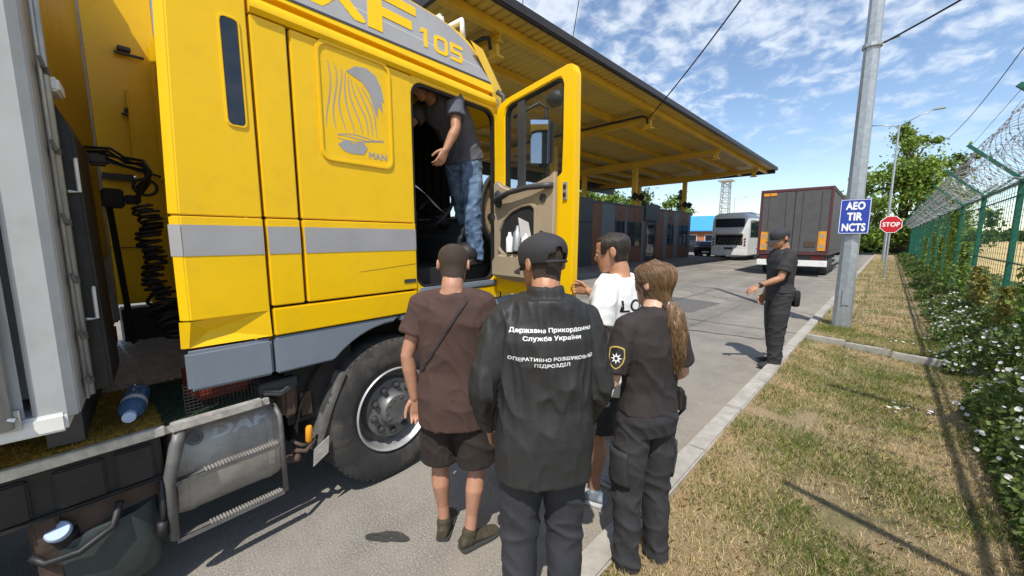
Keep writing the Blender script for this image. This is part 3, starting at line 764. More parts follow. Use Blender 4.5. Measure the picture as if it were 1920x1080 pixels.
# ------------------------------------------------------------------ poles, signs and wires on the verge
def oct_pole(h, r0, r1, n=8):
    mb = MB(); mb.tube([(0, 0, -0.15), (0, 0, 0.0), (0, 0, h)], [r0, r0, r1], n); return mb
pl = thing('lamp_pole', 'tall tapered galvanised lamp pole near the kerb carrying the blue sign', 'pole', (-0.5, 9.25, 0.03), 0.2)
part('shaft', oct_pole(9.5, 0.14, 0.075), M['steel'], pl)
mb = MB(); mb.tube([(0, 0, 9.5), (0, 0, 9.9), (-0.5, 0, 10.2), (-1.4, 0, 10.3)], 0.035, 8); part('lamp_arm', mb, M['steel'], pl, smooth=True)
mb = MB(); mb.box(-2.0, -1.35, -0.14, 0.14, 10.26, 10.36); part('lamp_head', mb, M['steel'], pl, bevel=0.03)
mb = MB(); mb.disc_ring((0, 0, 4.85), (0, 0, 1), [(0, 0.125), (0, 0.135), (0.06, 0.135), (0.06, 0.125)], 12); mb.tube([(0.1, -0.06, 4.88), (0.3, -0.18, 4.9)], 0.02, 6); part('cable_clamp', mb, M['steel'], pl)
mb = MB(); mb.box(-0.05, 0.05, -0.145, -0.125, 0.45, 0.75); part('access_cover', mb, M['steel'], pl, bevel=0.004)

# blue sign: faces back along the road, slightly turned
az_s = R(12)
sg = thing('blue_sign', 'blue rectangular sign with white AEO TIR NCTS lettering fixed to the lamp pole', 'sign', (-0.475, 9.085, 2.06), R(8))
mb = MB(); mb.prism([(a, 0, b) for a, b in rrect(0, 0, 0.205, 0.30, 0.025)], (0, -0.012, 0)); part('board', mb, M['signblue'], sg)
mb = MB(); ring_prism(mb, rrect(0, 0, 0.198, 0.293, 0.022), rrect(0, 0, 0.190, 0.285, 0.018), lambda a, b: (a, -0.0125, b), (0, -0.003, 0)); part('border', mb, M['signwhite'], sg)
for k, (s, w_) in enumerate((('AEO', 0.255), ('TIR', 0.205), ('NCTS', 0.315))):
    text_part('lettering', s, M['signwhite'], sg, (0, -0.0125, 0.185 - 0.185 * k), (1, 0, 0), (0, 0, 1), height=0.14, width=w_, bold=0.045, off=0.004)
mb = MB(); mb.box(-0.2, 0.2, 0.0, 0.03, 0.1, 0.14); mb.box(-0.2, 0.2, 0.0, 0.03, -0.14, -0.1); part('clamp', mb, M['steel'], sg)

st = thing('stop_sign', 'red octagonal STOP sign on a thin post at the verge', 'sign', (-0.02, 22.3, 0.05), R(14))
part('post', oct_pole(2.5, 0.035, 0.035, 10), M['steel'], st)
oc = [(0.365 * math.cos(R(22.5 + 45 * k)), 0.365 * math.sin(R(22.5 + 45 * k))) for k in range(8)]
mb = MB(); mb.prism([(a, -0.045, 2.2 + b) for a, b in oc], (0, -0.012, 0)); part('board', mb, M['signwhite'], st)
mb = MB(); mb.prism([(a * 0.93, -0.0575, 2.2 + b * 0.93) for a, b in oc], (0, -0.004, 0)); part('red_face', mb, M['signred'], st)
text_part('lettering', 'STOP', M['signwhite'], st, (0, -0.0618, 2.2), (1, 0, 0), (0, 0, 1), height=0.185, width=0.53, bold=0.03, off=0.004)

def street_lamp(loc, h, label, arms, grp=None):
    o = thing('street_lamp', label, 'street lamp', loc, 0, grp)
    part('shaft', oct_pole(h, 0.09, 0.05), M['steel'], o)
    for dx, dz in arms:
        mb = MB(); mb.tube([(0, 0, h - 0.05), (dx * 0.6, 0, h + dz * 0.7), (dx, 0, h + dz)], 0.035, 6); part('lamp_arm', mb, M['steel'], o, smooth=True)
        s = 1 if dx > 0 else -1
        mb = MB(); mb.box(dx, dx + s * 0.55, -0.13, 0.13, h + dz - 0.03, h + dz + 0.08); part('lamp_head', mb, M['steel'], o, bevel=0.03)
    return o
street_lamp((-0.2, 37.8, 0.05), 9.2, 'slim double armed street lamp behind the stop sign', ((1.5, 0.7), (-1.3, 0.25)))
street_lamp((-22.5, 86, 0), 9.5, 'thin far street lamp between the mast and the trailer', ((1.6, 0.1),))
street_lamp((-29, 60, 0), 9.0, 'thin street lamp rising above the booth roof before the trees', ((2.0, 0.5),))

def cable(pts, sag, name='overhead_cable', label='', r=0.012, n=16):
    a, b = Vector(pts[0]), Vector(pts[1]); mb = MB()
    mb.tube([a + (b - a) * (k / n) - Vector((0, 0, sag * 4 * (k / n) * (1 - k / n))) for k in range(n + 1)], r, 5)
    return tag(part(name, mb, M['wire']), label, 'cable')
cable([(-7.2, 15.0, ZB - 0.1), (-0.5, 9.25, 9.0)], 0.25, label='black cable strung from the canopy up to the top of the lamp pole', r=0.022)
cable([(-0.35, 9.2, 4.9), (3.2, 6.0, 5.6)], 0.12, label='black cable leading right from the lamp pole clamp over the fence', r=0.015)
cable([(-6.7, 9.2, 6.9), (-2.0, 4.2, 9.6)], 0.1, label='lower of the two thin cables rising from the canopy eave', r=0.010)
cable([(-6.7, 7.2, 6.9), (-2.0, 2.9, 9.9)], 0.1, label='upper of the two thin cables rising from the canopy eave', r=0.010)
cable([(1.4, 26, 6.0), (1.9, 7, 6.4)], 0.5, label='thin cable above the razor wire running along the fence', r=0.010)
# ------------------------------------------------------------------ the yellow tractor unit
tr = thing('tractor_truck', 'yellow tractor truck with a grey roof band and its cab door standing open', 'truck', (-2.35, 1.16, 0), R(4.7))
Y_, G_ = M['yellow'], M['grey_band']
def panel(name, y0, y1, z0, z1, x1=0.0, th=0.04, m=None, bevel=0.006):
    mb = MB(); mb.box(x1 - th, x1, y0, y1, z0, z1); return part(name, mb, m or Y_, tr, bevel=bevel)
UP = -0.010
# cab side: quarter panel and main panel, upper and lower skins
p_ = panel('quarter_panel', -0.612, -0.448, 1.325, 1.782); panel('quarter_panel', -0.612, -0.448, 1.788, 2.76, UP)
s1 = panel('side_panel', -0.432, 0.315, 1.325, 1.782); s2 = panel('side_panel', -0.432, 0.315, 1.788, 2.76, UP)
panel('sill_panel', -0.612, 0.31, 1.165, 1.312, 0.004)
panel('sill_panel', 0.31, 1.2, 1.165, 1.27, 0.004)
mb = MB(); mb.box(-0.06, -0.036, -0.61, 1.18, 1.17, 1.33); mb.box(-0.06, -0.036, -0.61, 0.30, 1.3, 2.78); part('inner_skin', mb, M['seam'], tr)
# door frame round the opening
outer = resample(rrect(0.755, 2.03, 0.455, 0.745, 0.05), 180); inner = resample(rrect(0.743, 2.03, 0.425, 0.71, 0.10, 10), 180)
mb = MB(); ring_prism(mb, outer, inner, lambda a, b: (-0.05, a, b), (0.038, 0, 0)); part('door_frame', mb, Y_, tr, bevel=0.004)
outer = resample(rrect(0.743, 2.03, 0.427, 0.712, 0.10, 10), 180); inner = resample(rrect(0.743, 2.03, 0.405, 0.69, 0.09, 10), 180)
mb = MB(); ring_prism(mb, outer, inner, lambda a, b: (-0.06, a, b), (0.036, 0, 0)); part('door_seal', mb, M['seam'], tr)
mb = MB(); mb.box(-0.10, -0.01, 1.165, 1.30, 1.28, 2.77); part('front_pillar', mb, Y_, tr, bevel=0.03)
# drip rail and roof
mb = MB(); mb.loft([[(x, y, z) for x, z in ((-0.05, 2.765), (-0.005, 2.765), (0.012, 2.785), (0.012, 2.81), (-0.002, 2.835), (-0.05, 2.835))] for y in (-0.612, -0.2, 0.5, 1.0, 1.15)] + [[(x - 0.03, 1.2, z + 0.0) for x, z in ((-0.05, 2.765), (-0.005, 2.765), (0.012, 2.785), (0.012, 2.81), (-0.002, 2.835), (-0.05, 2.835))]])
part('drip_rail', mb, Y_, tr, smooth='auto')
LEAN = 0.22
def rs(y, z, off=0.0): return (-LEAN * (z - 2.83) + off, y, z)
rp_ = [(-0.612, 2.83), (1.19, 2.83), (1.175, 2.93), (1.145, 3.04), (1.08, 3.15), (0.98, 3.24), (0.86, 3.295), (0.68, 3.32), (-0.612, 3.36)]
mb = MB(); A = [rs(y, z) for y, z in rp_]; B = [(-2.42 - p[0], p[1], p[2]) for p in A]
n = len(A); mb.add(A + B, [tuple(range(n)), tuple(range(2 * n - 1, n - 1, -1))] + [(i, n + i, n + (i + 1) % n, (i + 1) % n) for i in range(n)])
part('roof', mb, Y_, tr, bevel=0.045, seg=4, smooth='auto')
mb = MB(); bp = [(-0.58, 2.905), (1.12, 2.955), (1.085, 3.045), (1.01, 3.13), (0.90, 3.205), (0.78, 3.25), (0.64, 3.275), (-0.58, 3.31)]
mb.prism([rs(y, z, 0.0005) for y, z in bp], (0.003, 0, 0.0006)); band = part('roof_band', mb, G_, tr)
mb = MB(); q = [(-0.58, 2.892), (1.13, 2.942), (1.12, 2.955), (-0.58, 2.905)]; mb.prism([rs(y, z, 0.0005) for y, z in q], (0.0032, 0, 0.0006)); part('roof_pinstripe', mb, M['charcoal'], tr)
mb = MB(); q = [(-0.58, 3.035), (1.09, 3.035), (1.09, 3.0385), (-0.58, 3.0385)]; mb.prism([rs(y, z, 0.001) for y, z in q], (0.0032, 0, 0.0006)); part('roof_pinstripe', mb, M['white'], tr)
upv = (-LEAN, 0, 1)
sl = (0, 1, 0.028)
text_part('lettering', 'X', Y_, tr, rs(-0.15, 3.085, 0.001), sl, upv, height=0.27, width=0.33, bold=0.05, off=0.0045)
def glyph(polys, y0, z0, k, shear, rings=()):
    mb = MB(); f = lambda a, b: rs(y0 + k * a + shear * k * b, z0 + k * b + 0.01 * k * a, 0.004)
    for p in polys: mb.prism([f(a, b) for a, b in p], (0.003, 0, 0.0006))
    for o_, i_ in rings: ring_prism(mb, o_, i_, f, (0.003, 0, 0.0006))
    return part('lettering', mb, Y_, tr)
rc = lambda a0, a1, b0, b1: [(a0, b0), (a1, b0), (a1, b1), (a0, b1)]
glyph([rc(0, .34, 0, .38), rc(0, 1.12, .38, .60), rc(0, .34, .60, .78), rc(0, 1.25, .78, 1.0)], 0.03, 2.955, 0.29, 0.14)
glyph([rc(.12, .34, 0, 1.0), [(-.12, .70), (.12, .78), (.12, 1.0), (.0, 1.0)]], 0.44, 2.995, 0.135, 0.15)
glyph([], 0.55, 2.995, 0.135, 0.15, [(rrect(.45, .5, .47, .5, .24), rrect(.45, .5, .27, .31, .10))])
glyph([rc(0, .9, .80, 1.0), rc(0, .2, .60, .80), rc(0, .82, .42, .60), rc(.68, .9, .18, .42), rc(0, .84, 0, .18)], 0.70, 2.995, 0.135, 0.15)
# grey stripe
for y0, y1 in ((-0.609, -0.452), (-0.428, 0.312)):
    mb = MB(); mb.box(0.0005, 0.0025, y0, y1, 1.6, 1.742); part('side_stripe', mb, G_, tr)
# blanked window panel with decals
cy_, cz_ = -0.075, 2.445
mb = MB(); ring_prism(mb, resample(rrect(cy_, cz_, 0.235, 0.325, 0.06, 8), 160), resample(rrect(cy_, cz_, 0.212, 0.302, 0.05, 8), 160), lambda a, b: (UP - 0.002, a, b), (0.012, 0, 0)); part('blank_window_frame', mb, Y_, tr, bevel=0.005)
mb = MB(); mb.prism([(UP - 0.002, a, b) for a, b in rrect(cy_, cz_, 0.213, 0.303, 0.05)], (0.004, 0, 0)); pw = part('blank_window', mb, Y_, tr)
XD = UP + 0.0025
def decal(pts, th=0.0012):
    mb = MB(); mb.prism([(XD, cy_ + a, cz_ + b) for a, b in pts], (th, 0, 0)); return part('decal', mb, G_, pw)
# abstract feather-like swashes (no figure)
decal([(-0.06, 0.20), (0.0, 0.245), (0.07, 0.255), (0.13, 0.23), (0.165, 0.17), (0.185, 0.08), (0.165, 0.10), (0.17, 0.02), (0.14, 0.06), (0.13, -0.02), (0.105, 0.05), (0.08, 0.12), (0.04, 0.165)])
decal([(-0.13, -0.22), (-0.09, -0.19), (-0.03, -0.20), (0.03, -0.185), (0.055, -0.215), (0.03, -0.255), (-0.05, -0.262), (-0.1, -0.25)])
def swash(pts, w=0.0045):
    ps = [Vector((XD + 0.0002, cy_ + a, cz_ + b)) for a, b in pts]
    mb = MB(); vs = []
    for i, p in enumerate(ps):
        d = (ps[min(i + 1, len(ps) - 1)] - ps[max(i - 1, 0)]).normalized(); s_ = Vector((0, -d.z, d.y)) * w * (0.4 + 0.6 * math.sin(math.pi * (i + 0.5) / len(ps)))
        vs += [p + s_, p - s_]
    mb.add(vs, [(2 * i, 2 * i + 1, 2 * i + 3, 2 * i + 2) for i in range(len(ps) - 1)]); part('decal', mb, G_, pw, recalc=False)
def wave(x0, y0, L, ang, amp, ph, n=16): return [(x0 + math.cos(R(ang)) * L * k / n - math.sin(R(ang)) * amp * math.sin(ph + 5.0 * k / n), y0 + math.sin(R(ang)) * L * k / n + math.cos(R(ang)) * amp * math.sin(ph + 5.0 * k / n)) for k in range(n + 1)]
for q in range(8): swash(wave(-0.165 + 0.030 * q, 0.225 - 0.012 * q, 0.36 - 0.010 * q, -92 + 3 * q, 0.014 + 0.003 * (q % 3), 0.8 * q), 0.0042)
for q in range(3): swash(wave(-0.13, -0.165 - 0.014 * q, 0.30, 3 + 2 * q, 0.010, 1.3 * q), 0.0032)
text_part('lettering', 'MAN', G_, pw, (XD, cy_ + 0.125, cz_ - 0.252), (0, 1, 0), (0, 0, 1), height=0.038, width=0.125, bold=0.04, off=0.0012)
# rear side fairing
fa_sec = [(-0.03, -0.992), (0.0, -0.955), (0.0, -0.626), (-0.03, -0.626)]
fr_ = MB(); fr_.loft([[(x + UP * 0.6, y + ty * (y < -0.9), z) for x, y in fa_sec] for z, ty in ((1.786, 0.0), (2.3, 0.015), (2.9, 0.035), (3.34, 0.05))]); fairing = part('side_fairing', fr_, Y_, tr, bevel=0.005)
fr_ = MB(); fr_.loft([[(x, y, z) for x, y in fa_sec] for z in (1.30, 1.781)]); part('side_fairing', fr_, Y_, tr, bevel=0.005)
fr_ = MB(); v_ = [(0, -0.955, 1.297), (0, -0.63, 1.315), (-0.05, -0.885, 1.235), (-0.032, -0.965, 1.168), (0.0, -0.626, 1.168), (-0.03, -0.992, 1.297), (-0.05, -0.992, 1.168)]
fr_.add(v_, [(0, 2, 1), (0, 3, 2), (2, 3, 4, 1), (5, 6, 3, 0)]); part('side_fairing', fr_, Y_, tr, recalc=False)
mb = MB(); mb.box(0.0005, 0.0025, -0.953, -0.63, 1.6, 1.742); mb.prism([(0.001, -0.955, 1.6), (-0.029, -0.9925, 1.6), (-0.029, -0.9925, 1.742), (0.001, -0.955, 1.742)], (0.001, -0.001, 0)); part('side_stripe', mb, G_, tr)
sy, sz = -0.700, 2.46
mb = MB(); ring_prism(mb, resample(rrect(sy, sz, 0.045, 0.25, 0.025, 8), 240), resample(rrect(sy, sz, 0.034, 0.238, 0.02, 8), 240), lambda a, b: (-0.012, a, b), (0.012, 0, 0)); part('slot_frame', mb, Y_, tr, bevel=0.003)
mb = MB(); mb.prism([(-0.007, a, b) for a, b in rrect(sy, sz, 0.036, 0.24, 0.02)], (0.004, 0, 0)); part('slot_shade', mb, M['glass_dark'], tr)  # dark panel stands in for the shade inside the open slot
# the other side's fairing, seen from inside across the gap
mb = MB(); mb.box(-2.43, -2.38, -1.02, -0.57, 1.12, 2.2); mb.box(-2.43, -2.39, -1.05, -0.57, 2.21, 3.8); mb.box(-2.385, -2.28, -0.80, -0.62, 1.1, 2.9); part('far_fairing', mb, Y_, tr, bevel=0.01)
mb = MB(); mb.box(-2.38, -2.34, -1.0, -0.81, 2.16, 2.2); mb.beam((-2.36, -0.95, 2.3), (-2.2, -0.66, 2.2), 0.02, 0.02); part('fairing_stay', mb, M['charcoal'], tr)
for zz in (2.72, 3.2):
    mb = MB(); mb.box(-2.38, -2.31, -0.82, -0.74, zz, zz + 0.03); mb.box(-2.36, -2.33, -0.84, -0.66, zz - 0.03, zz - 0.012); part('fairing_bracket', mb, M['charcoal'], tr, bevel=0.005)
mb = MB(); mb.box(-2.376, -2.37, -1.02, -0.81, 2.203, 2.212); mb.box(-2.376, -2.37, -1.02, -0.81, 1.60, 1.606); part('fairing_seam', mb, M['charcoal'], tr)
# back wall with its ribs
mb = MB(); mb.box(-2.36, -0.07, -0.62, -0.56, 1.05, 3.3); part('back_wall', mb, Y_, tr)
mb = MB()
for xx in (-2.2, -1.75, -1.3, -0.85, -0.4): mb.box(xx - 0.05, xx + 0.05, -0.645, -0.618, 1.2, 3.1)
mb.box(-2.34, -0.1, -0.66, -0.618, 2.16, 2.22); part('back_rib', mb, Y_, tr, bevel=0.012)
# grey skirt with wheel arch cut
def poly_panel(name, pts, x1, th, m, bevel=0.008):
    mb = MB(); mb.prism([(x1 - th, y, z) for y, z in pts], (th, 0, 0)); return part(name, mb, m, tr, bevel=bevel)
arch = [(0.11 + 0.60 * math.cos(R(a)), 0.52 + 0.60 * math.sin(R(a))) for a in range(132, 89, -6)]
poly_panel('skirt', [(-0.985, 0.965), (-0.627, 0.955), (-0.627, 1.155), (-0.985, 1.155)], 0.002, 0.05, M['skirt'], 0.014)
poly_panel('skirt', [(-0.617, 0.955), (-0.30, 0.955)] + arch + [(0.16, 1.155), (-0.617, 1.155)], 0.002, 0.05, M['skirt'], 0.010)
poly_panel('skirt', [(0.165, 1.12)] + [(0.11 + 0.60 * math.cos(R(a)), 0.52 + 0.60 * math.sin(R(a))) for a in range(84, 8, -6)] + [(0.75, 0.55), (1.5, 0.5), (1.5, 1.155), (0.165, 1.155)], 0.0, 0.05, M['skirt'], 0.010)
# wheel arch liner
mb = MB(); rr = [(0.11 + 0.63 * math.cos(R(a)), 0.52 + 0.62 * math.sin(R(a))) for a in range(-5, 190, 8)]
mb.loft([[(x, y, z) for y, z in rr] for x in (-0.055, -0.35, -0.62)], caps=False, closed=False); mb.box(-0.66, -0.63, -0.6, 0.8, 0.3, 1.15); part('wheel_arch', mb, M['black'], tr)
mb = MB(); mb.box(-2.3, -0.35, -0.6, 1.4, 0.85, 1.1); mb.box(-1.65, -0.75, -6.2, 1.4, 0.45, 0.78); mb.box(-1.8, -0.1, -0.55, -0.15, 0.6, 1.1); part('chassis', mb, M['black'], tr)
# front wheel
def wheel(cx_, cy2, cz2, side=1):
    w_ = MB(); w_.disc_ring((cx_, cy2, cz2), (side, 0, 0), [(-0.30, 0.30), (-0.30, 0.43), (-0.275, 0.485), (-0.25, 0.498), (-0.05, 0.498), (-0.022, 0.485), (-0.006, 0.45), (0.002, 0.40), (0.001, 0.34), (-0.008, 0.305), (-0.03, 0.285)], 64, closed=True)
    for k in range(64):
        a = 2 * math.pi * k / 64; c, s = math.cos(a), math.sin(a)
        w_.box(-0.02, 0.012, -0.011, 0.011, 0.462, 0.4935, mtx=Matrix.Translation((cx_ - side * 0.035, cy2, cz2)) @ Matrix.Rotation(a, 4, 'X'))
    t_ = part('wheel', w_, M['rubber'], tr, smooth='auto')
    r_ = MB(); r_.disc_ring((cx_, cy2, cz2), (side, 0, 0), [(-0.032, 0.288), (-0.004, 0.296), (0.004, 0.288), (-0.004, 0.278), (-0.05, 0.268), (-0.10, 0.252)], 56, closed=True)
    part('rim', r_, M['rim'], t_, smooth='auto')
    r_ = MB(); r_.disc_ring((cx_, cy2, cz2), (side, 0, 0), [(-0.10, 0.252), (-0.125, 0.225), (-0.095, 0.212), (-0.045, 0.205), (-0.038, 0.19), (-0.038, 0.13), (-0.03, 0.118), (0.0, 0.112), (0.012, 0.10), (0.014, 0.0)], 56, closed=False)
    part('wheel_disc', r_, M['rim_dark'], t_, smooth='auto')
    for k in range(10):
        a = 2 * math.pi * (k + 0.3) / 10
        b_ = MB(); b_.disc_ring((cx_ - side * 0.038, cy2 + 0.162 * math.cos(a), cz2 + 0.162 * math.sin(a)), (side, 0, 0), [(0, 0.026), (0.004, 0.026), (0.006, 0.02), (0.028, 0.018), (0.032, 0.012), (0.032, 0.0)], 12, closed=False)
        part('wheel_nut', b_, M['charcoal'], t_, smooth='auto')
    b_ = MB()
    for k in range(10):
        a = 2 * math.pi * k / 10; b_.disc_ring((cx_ + side * 0.003, cy2 + 0.083 * math.cos(a), cz2 + 0.083 * math.sin(a)), (side, 0, 0), [(0, 0.010), (0.014, 0.009), (0.014, 0)], 8, closed=False)
    part('hub_bolts', b_, M['rim_dark'], t_)
    return t_
wheel(0.0, 0.11, 0.5)
wheel(-2.42, 0.11, 0.5, -1)
wheel(0.0, -3.2, 0.5); wheel(-2.42, -3.2, 0.5, -1)
# mud flap, marker lamp and bracket
mb = MB(); sec = [(-0.45, 0.42), (-0.40, 0.55), (-0.35, 0.68), (-0.26, 0.86)]
mb.loft([[(0.0, y, z), (0.0, y + 0.028, z - 0.006), (-0.3, y + 0.028, z - 0.006), (-0.3, y, z)] for y, z in sec]); part('mud_flap', mb, M['pipe'], tr, bevel=0.006)
mb = MB(); mb.prism([(0.003, -0.47, 0.35), (0.003, -0.38, 0.40), (0.003, -0.37, 0.50), (0.003, -0.46, 0.45)], (0.006, 0, 0)); part('flap_bracket', mb, M['tread'], tr)
mb = MB(); mb.disc_ring((-0.02, -0.475, 0.50), (0.05, 0.05, 1), [(0, 0.014), (0.01, 0.019), (0.085, 0.019), (0.095, 0.014), (0.095, 0)], 14); part('marker_lamp', mb, M['amber'], tr, smooth='auto')
mb = MB(); mb.tube([(-0.05, -0.56, 0.47), (0.0, -0.50, 0.46), (-0.02, -0.44, 0.5)], 0.014, 6); mb.tube([(-0.05, -0.56, 0.53), (-0.01, -0.52, 0.50), (-0.02, -0.47, 0.48)], 0.01, 6); mb.tube([(-0.1, -0.57, 0.40), (-0.02, -0.53, 0.43)], 0.025, 8); part('lamp_wiring', mb, M['rust'], tr, smooth=True)
mb = MB(); mb.box(-0.35, -0.08, -0.50, -0.40, 0.62, 0.80); mb.box(-0.30, -0.06, -0.58, -0.50, 0.66, 0.9); part('control_box', mb, M['rust'], tr, bevel=0.02)
mb = MB(); mb.box(-0.4, -0.05, -0.70, -0.50, 0.84, 0.90); mb.tube([(-0.05, -0.68, 0.86), (-0.04, -0.6, 0.83), (-0.06, -0.52, 0.86)], 0.02, 8); part('battery_lid', mb, M['charcoal'], tr, bevel=0.01)
# silencer tank with step frame
rings = []
for y, k in ((-1.075, 0.90), (-1.055, 0.985), (-1.03, 1.0), (-0.62, 1.0), (-0.60, 0.985), (-0.575, 0.9)):
    ring = []
    for j in range(40):
        a = 2 * math.pi * j / 40; c, s = math.cos(a), math.sin(a)
        ring.append((-0.36 + 0.285 * k * abs(c) ** 0.72 * (1 if c > 0 else -1), y, 0.535 + 0.265 * k * abs(s) ** 0.72 * (1 if s > 0 else -1)))
    rings.append(ring)
mb = MB(); mb.loft(rings); tank = part('silencer_tank', mb, M['alu'], tr, smooth='auto')
mb = MB()
for y in (-1.0, -0.65): mb.loft([[(-0.36 + (p[0] + 0.36) * 1.012, y + d, 0.535 + (p[2] - 0.535) * 1.012) for p in rings[2]] for d in (-0.014, 0.014)])
part('tank_strap', mb, M['alu'], tank)
tv, tf = text_mesh('DAF', 0.06, 0.26, 0.05, shear=0.2)
mb = MB(); bvh = BVHTree.FromObject(tank, bpy.context.evaluated_depsgraph_get())
mb.add([(lambda h: (h[0] + h[1] * 0.004) if h[0] else Vector((0, 0, 0)))(bvh.ray_cast(Vector((0.5, -0.78 + p[0], 0.70 + p[1])), Vector((-1, 0, 0)))) for p in tv], tf)
part('lettering', mb, mat('polished letters', (0.5, 0.49, 0.47), 0.4, 0.5, 0.1, 9), tank, recalc=False)
mb = MB(); mb.disc_ring((-0.105, -0.97, 0.70), (1, 0, 0.45), [(0, 0.035), (0.012, 0.035), (0.014, 0.018), (0.004, 0.016), (0.004, 0)], 16); part('tank_cap', mb, M['pipe'], tank, smooth='auto')
mb = MB(); mb.tube([(-0.03, -1.03, 0.80), (-0.01, -1.055, 0.72), (0.0, -1.085, 0.60), (0.0, -1.09, 0.55), (0.0, -1.095, 0.29)], [0.028, 0.028, 0.026, 0.018, 0.018], 10); part('step_post', mb, M['pipe'], tr, smooth=True)
mb = MB(); mb.tube([(-0.06, -0.63, 0.77), (-0.005, -0.622, 0.72), (0.0, -0.62, 0.66), (0.0, -0.62, 0.28)], 0.013, 10); part('step_post', mb, M['pipe'], tr, smooth=True)
mb = MB(); mb.tube([(-0.35, -1.09, 0.5), (-0.026, -1.09, 0.5)], 0.02, 8); part('step_stay', mb, M['pipe'], tr, smooth=True)
for z in (0.285, 0.565):
    mb = MB(); mb.box(-0.032, 0.006, -1.09, -0.63, z - 0.010, z); mb.box(-0.002, 0.008, -1.09, -0.63, z - 0.020, z)
    st_ = part('step_tread', mb, M['pipe'], tr)
    mb = MB()
    for k in range(24): mb.box(-0.03, 0.010, -0.96 + 0.0135 * k, -0.9535 + 0.0135 * k, z + 0.0005, z + 0.008)
    part('tread_teeth', mb, M['alu'], st_)
# red box behind wire grid
mb = MB(); mb.box(-0.34, -0.10, -0.96, -0.70, 0.87, 1.04); part('red_box', mb, M['red'], tr, bevel=0.03)
mb = MB()
for k in range(20): mb.tube([(-0.05, -1.0 + 0.016 * k, 0.85), (-0.05, -1.0 + 0.016 * k, 1.0)], 0.0018, 4)
for k in range(9): mb.tube([(-0.05, -1.0, 0.855 + 0.016 * k), (-0.05, -0.69, 0.855 + 0.016 * k)], 0.0018, 4)
part('wire_grid', mb, M['wire'], tr)
# catwalk, carpets, edge trim
mb = MB(); mb.box(-2.3, -0.02, -2.7, -0.66, 0.795, 0.828)
for i in range(26):
    for j in range(14):
        xx, yy = -0.65 - 0.065 * i, -1.45 + 0.055 * j; a_ = 0.8 if (i + j) % 2 else -0.8
        mb.box(-0.022, 0.022, -0.005, 0.005, 0, 0.004, mtx=Matrix.Translation((xx, yy, 0.828)) @ Matrix.Rotation(a_, 4, 'Z'))
part('catwalk', mb, M['tread'], tr)
def pile(name, x0, x1, y0, y1, z, m, seed, nb):
    r_ = np.random.default_rng(seed); nx_, ny_ = 30, 40; vs = []; fs = []
    for j in range(ny_ + 1):
        for i in range(nx_ + 1):
            x = x0 + (x1 - x0) * i / nx_; y = y0 + (y1 - y0) * j / ny_
            vs.append((x, y, z + 0.006 * noise.noise((x * 30, y * 30, seed)) + 0.012 * noise.noise((x * 4, y * 4, seed)) - (0.012 if i in (0, nx_) or j in (0, ny_) else 0)))
    for j in range(ny_):
        for i in range(nx_): a = j * (nx_ + 1) + i; fs.append((a, a + 1, a + nx_ + 2, a + nx_ + 1))
    mb = MB(); mb.add(vs, fs)
    for k in range(nb):
        x = r_.uniform(x0 + 0.01, x1 - 0.004); y = r_.uniform(y0, y1); h = r_.uniform(0.008, 0.018); a = r_.uniform(0, 3.14); c, s = math.cos(a) * 0.0035, math.sin(a) * 0.0035; dx, dy = r_.uniform(-0.01, 0.01, 2)
        zb = z + 0.012 * noise.noise((x * 4, y * 4, seed)) - 0.004
        mb.add([(x - c, y - s, zb), (x + c, y + s, zb), (x + dx, y + dy, zb + h)], [(0, 1, 2)])
    return part(name, mb, m, tr, recalc=False)
pile('mustard_carpet', -0.75, -0.03, -2.3, -1.08, 0.842, M['carpet_mustard'], 3, 14000)
pile('green_carpet', -0.75, -0.03, -1.09, -0.68, 0.836, M['carpet_green'], 4, 3500)
for y0, y1 in ((-2.6, -1.085), (-1.065, -0.70)):
    mb = MB(); mb.box(-0.03, 0.004, y0, y1, 0.80, 0.842); part('edge_trim', mb, M['tread'], tr, bevel=0.004)
# black ribbed box under the catwalk, bracket and bin
mb = MB(); mb.box(-0.4, -0.03, -2.6, -1.10, 0.60, 0.795)
for y0, y1 in ((-1.25, -1.13), (-1.42, -1.28), (-1.72, -1.48), (-1.86, -1.76), (-2.2, -1.9)): mb.box(-0.05, -0.012, y0, y1, 0.615, 0.775)
mb.box(-0.05, -0.004, -2.6, -1.095, 0.595, 0.612); part('storage_box', mb, M['black'], tr, bevel=0.008)
mb = MB(); mb.box(-0.5, -0.06, -1.5, -1.12, 0.42, 0.594); mb.box(-0.1, -0.03, -1.49, -1.42, 0.28, 0.6); mb.box(-0.06, -0.03, -1.13, -1.10, 0.42, 0.594); part('rusty_bracket', mb, M['rust'], tr, bevel=0.01)
rg = []
for z, k in ((0.16, 0.86), (0.19, 0.95), (0.3, 1.0), (0.455, 1.03), (0.475, 1.0)):
    rg.append([(-0.21 + 0.185 * k * abs(math.cos(a)) ** 0.45 * (1 if math.cos(a) > 0 else -1), -1.30 + 0.185 * k * abs(math.sin(a)) ** 0.45 * (1 if math.sin(a) > 0 else -1), z + (0.05 * (math.sin(a)) if z > 0.44 else 0)) for a in [2 * math.pi * j / 36 for j in range(36)]])
mb = MB(); mb.loft(rg); binp = part('plastic_tank', mb, mat('worn dark green plastic', (0.032, 0.042, 0.04), 0.5, 0, 0.2, 5, dirt=0.6, dirtcol=(0.09, 0.1, 0.095), dscale=6), tr, smooth='auto')
mb = MB(); mb.disc_ring((-0.07, -1.415, 0.455), (0.25, -0.1, 1), [(0, 0.045), (0.05, 0.045), (0.052, 0)], 20); part('filler_neck', mb, M['black'], binp, smooth='auto')
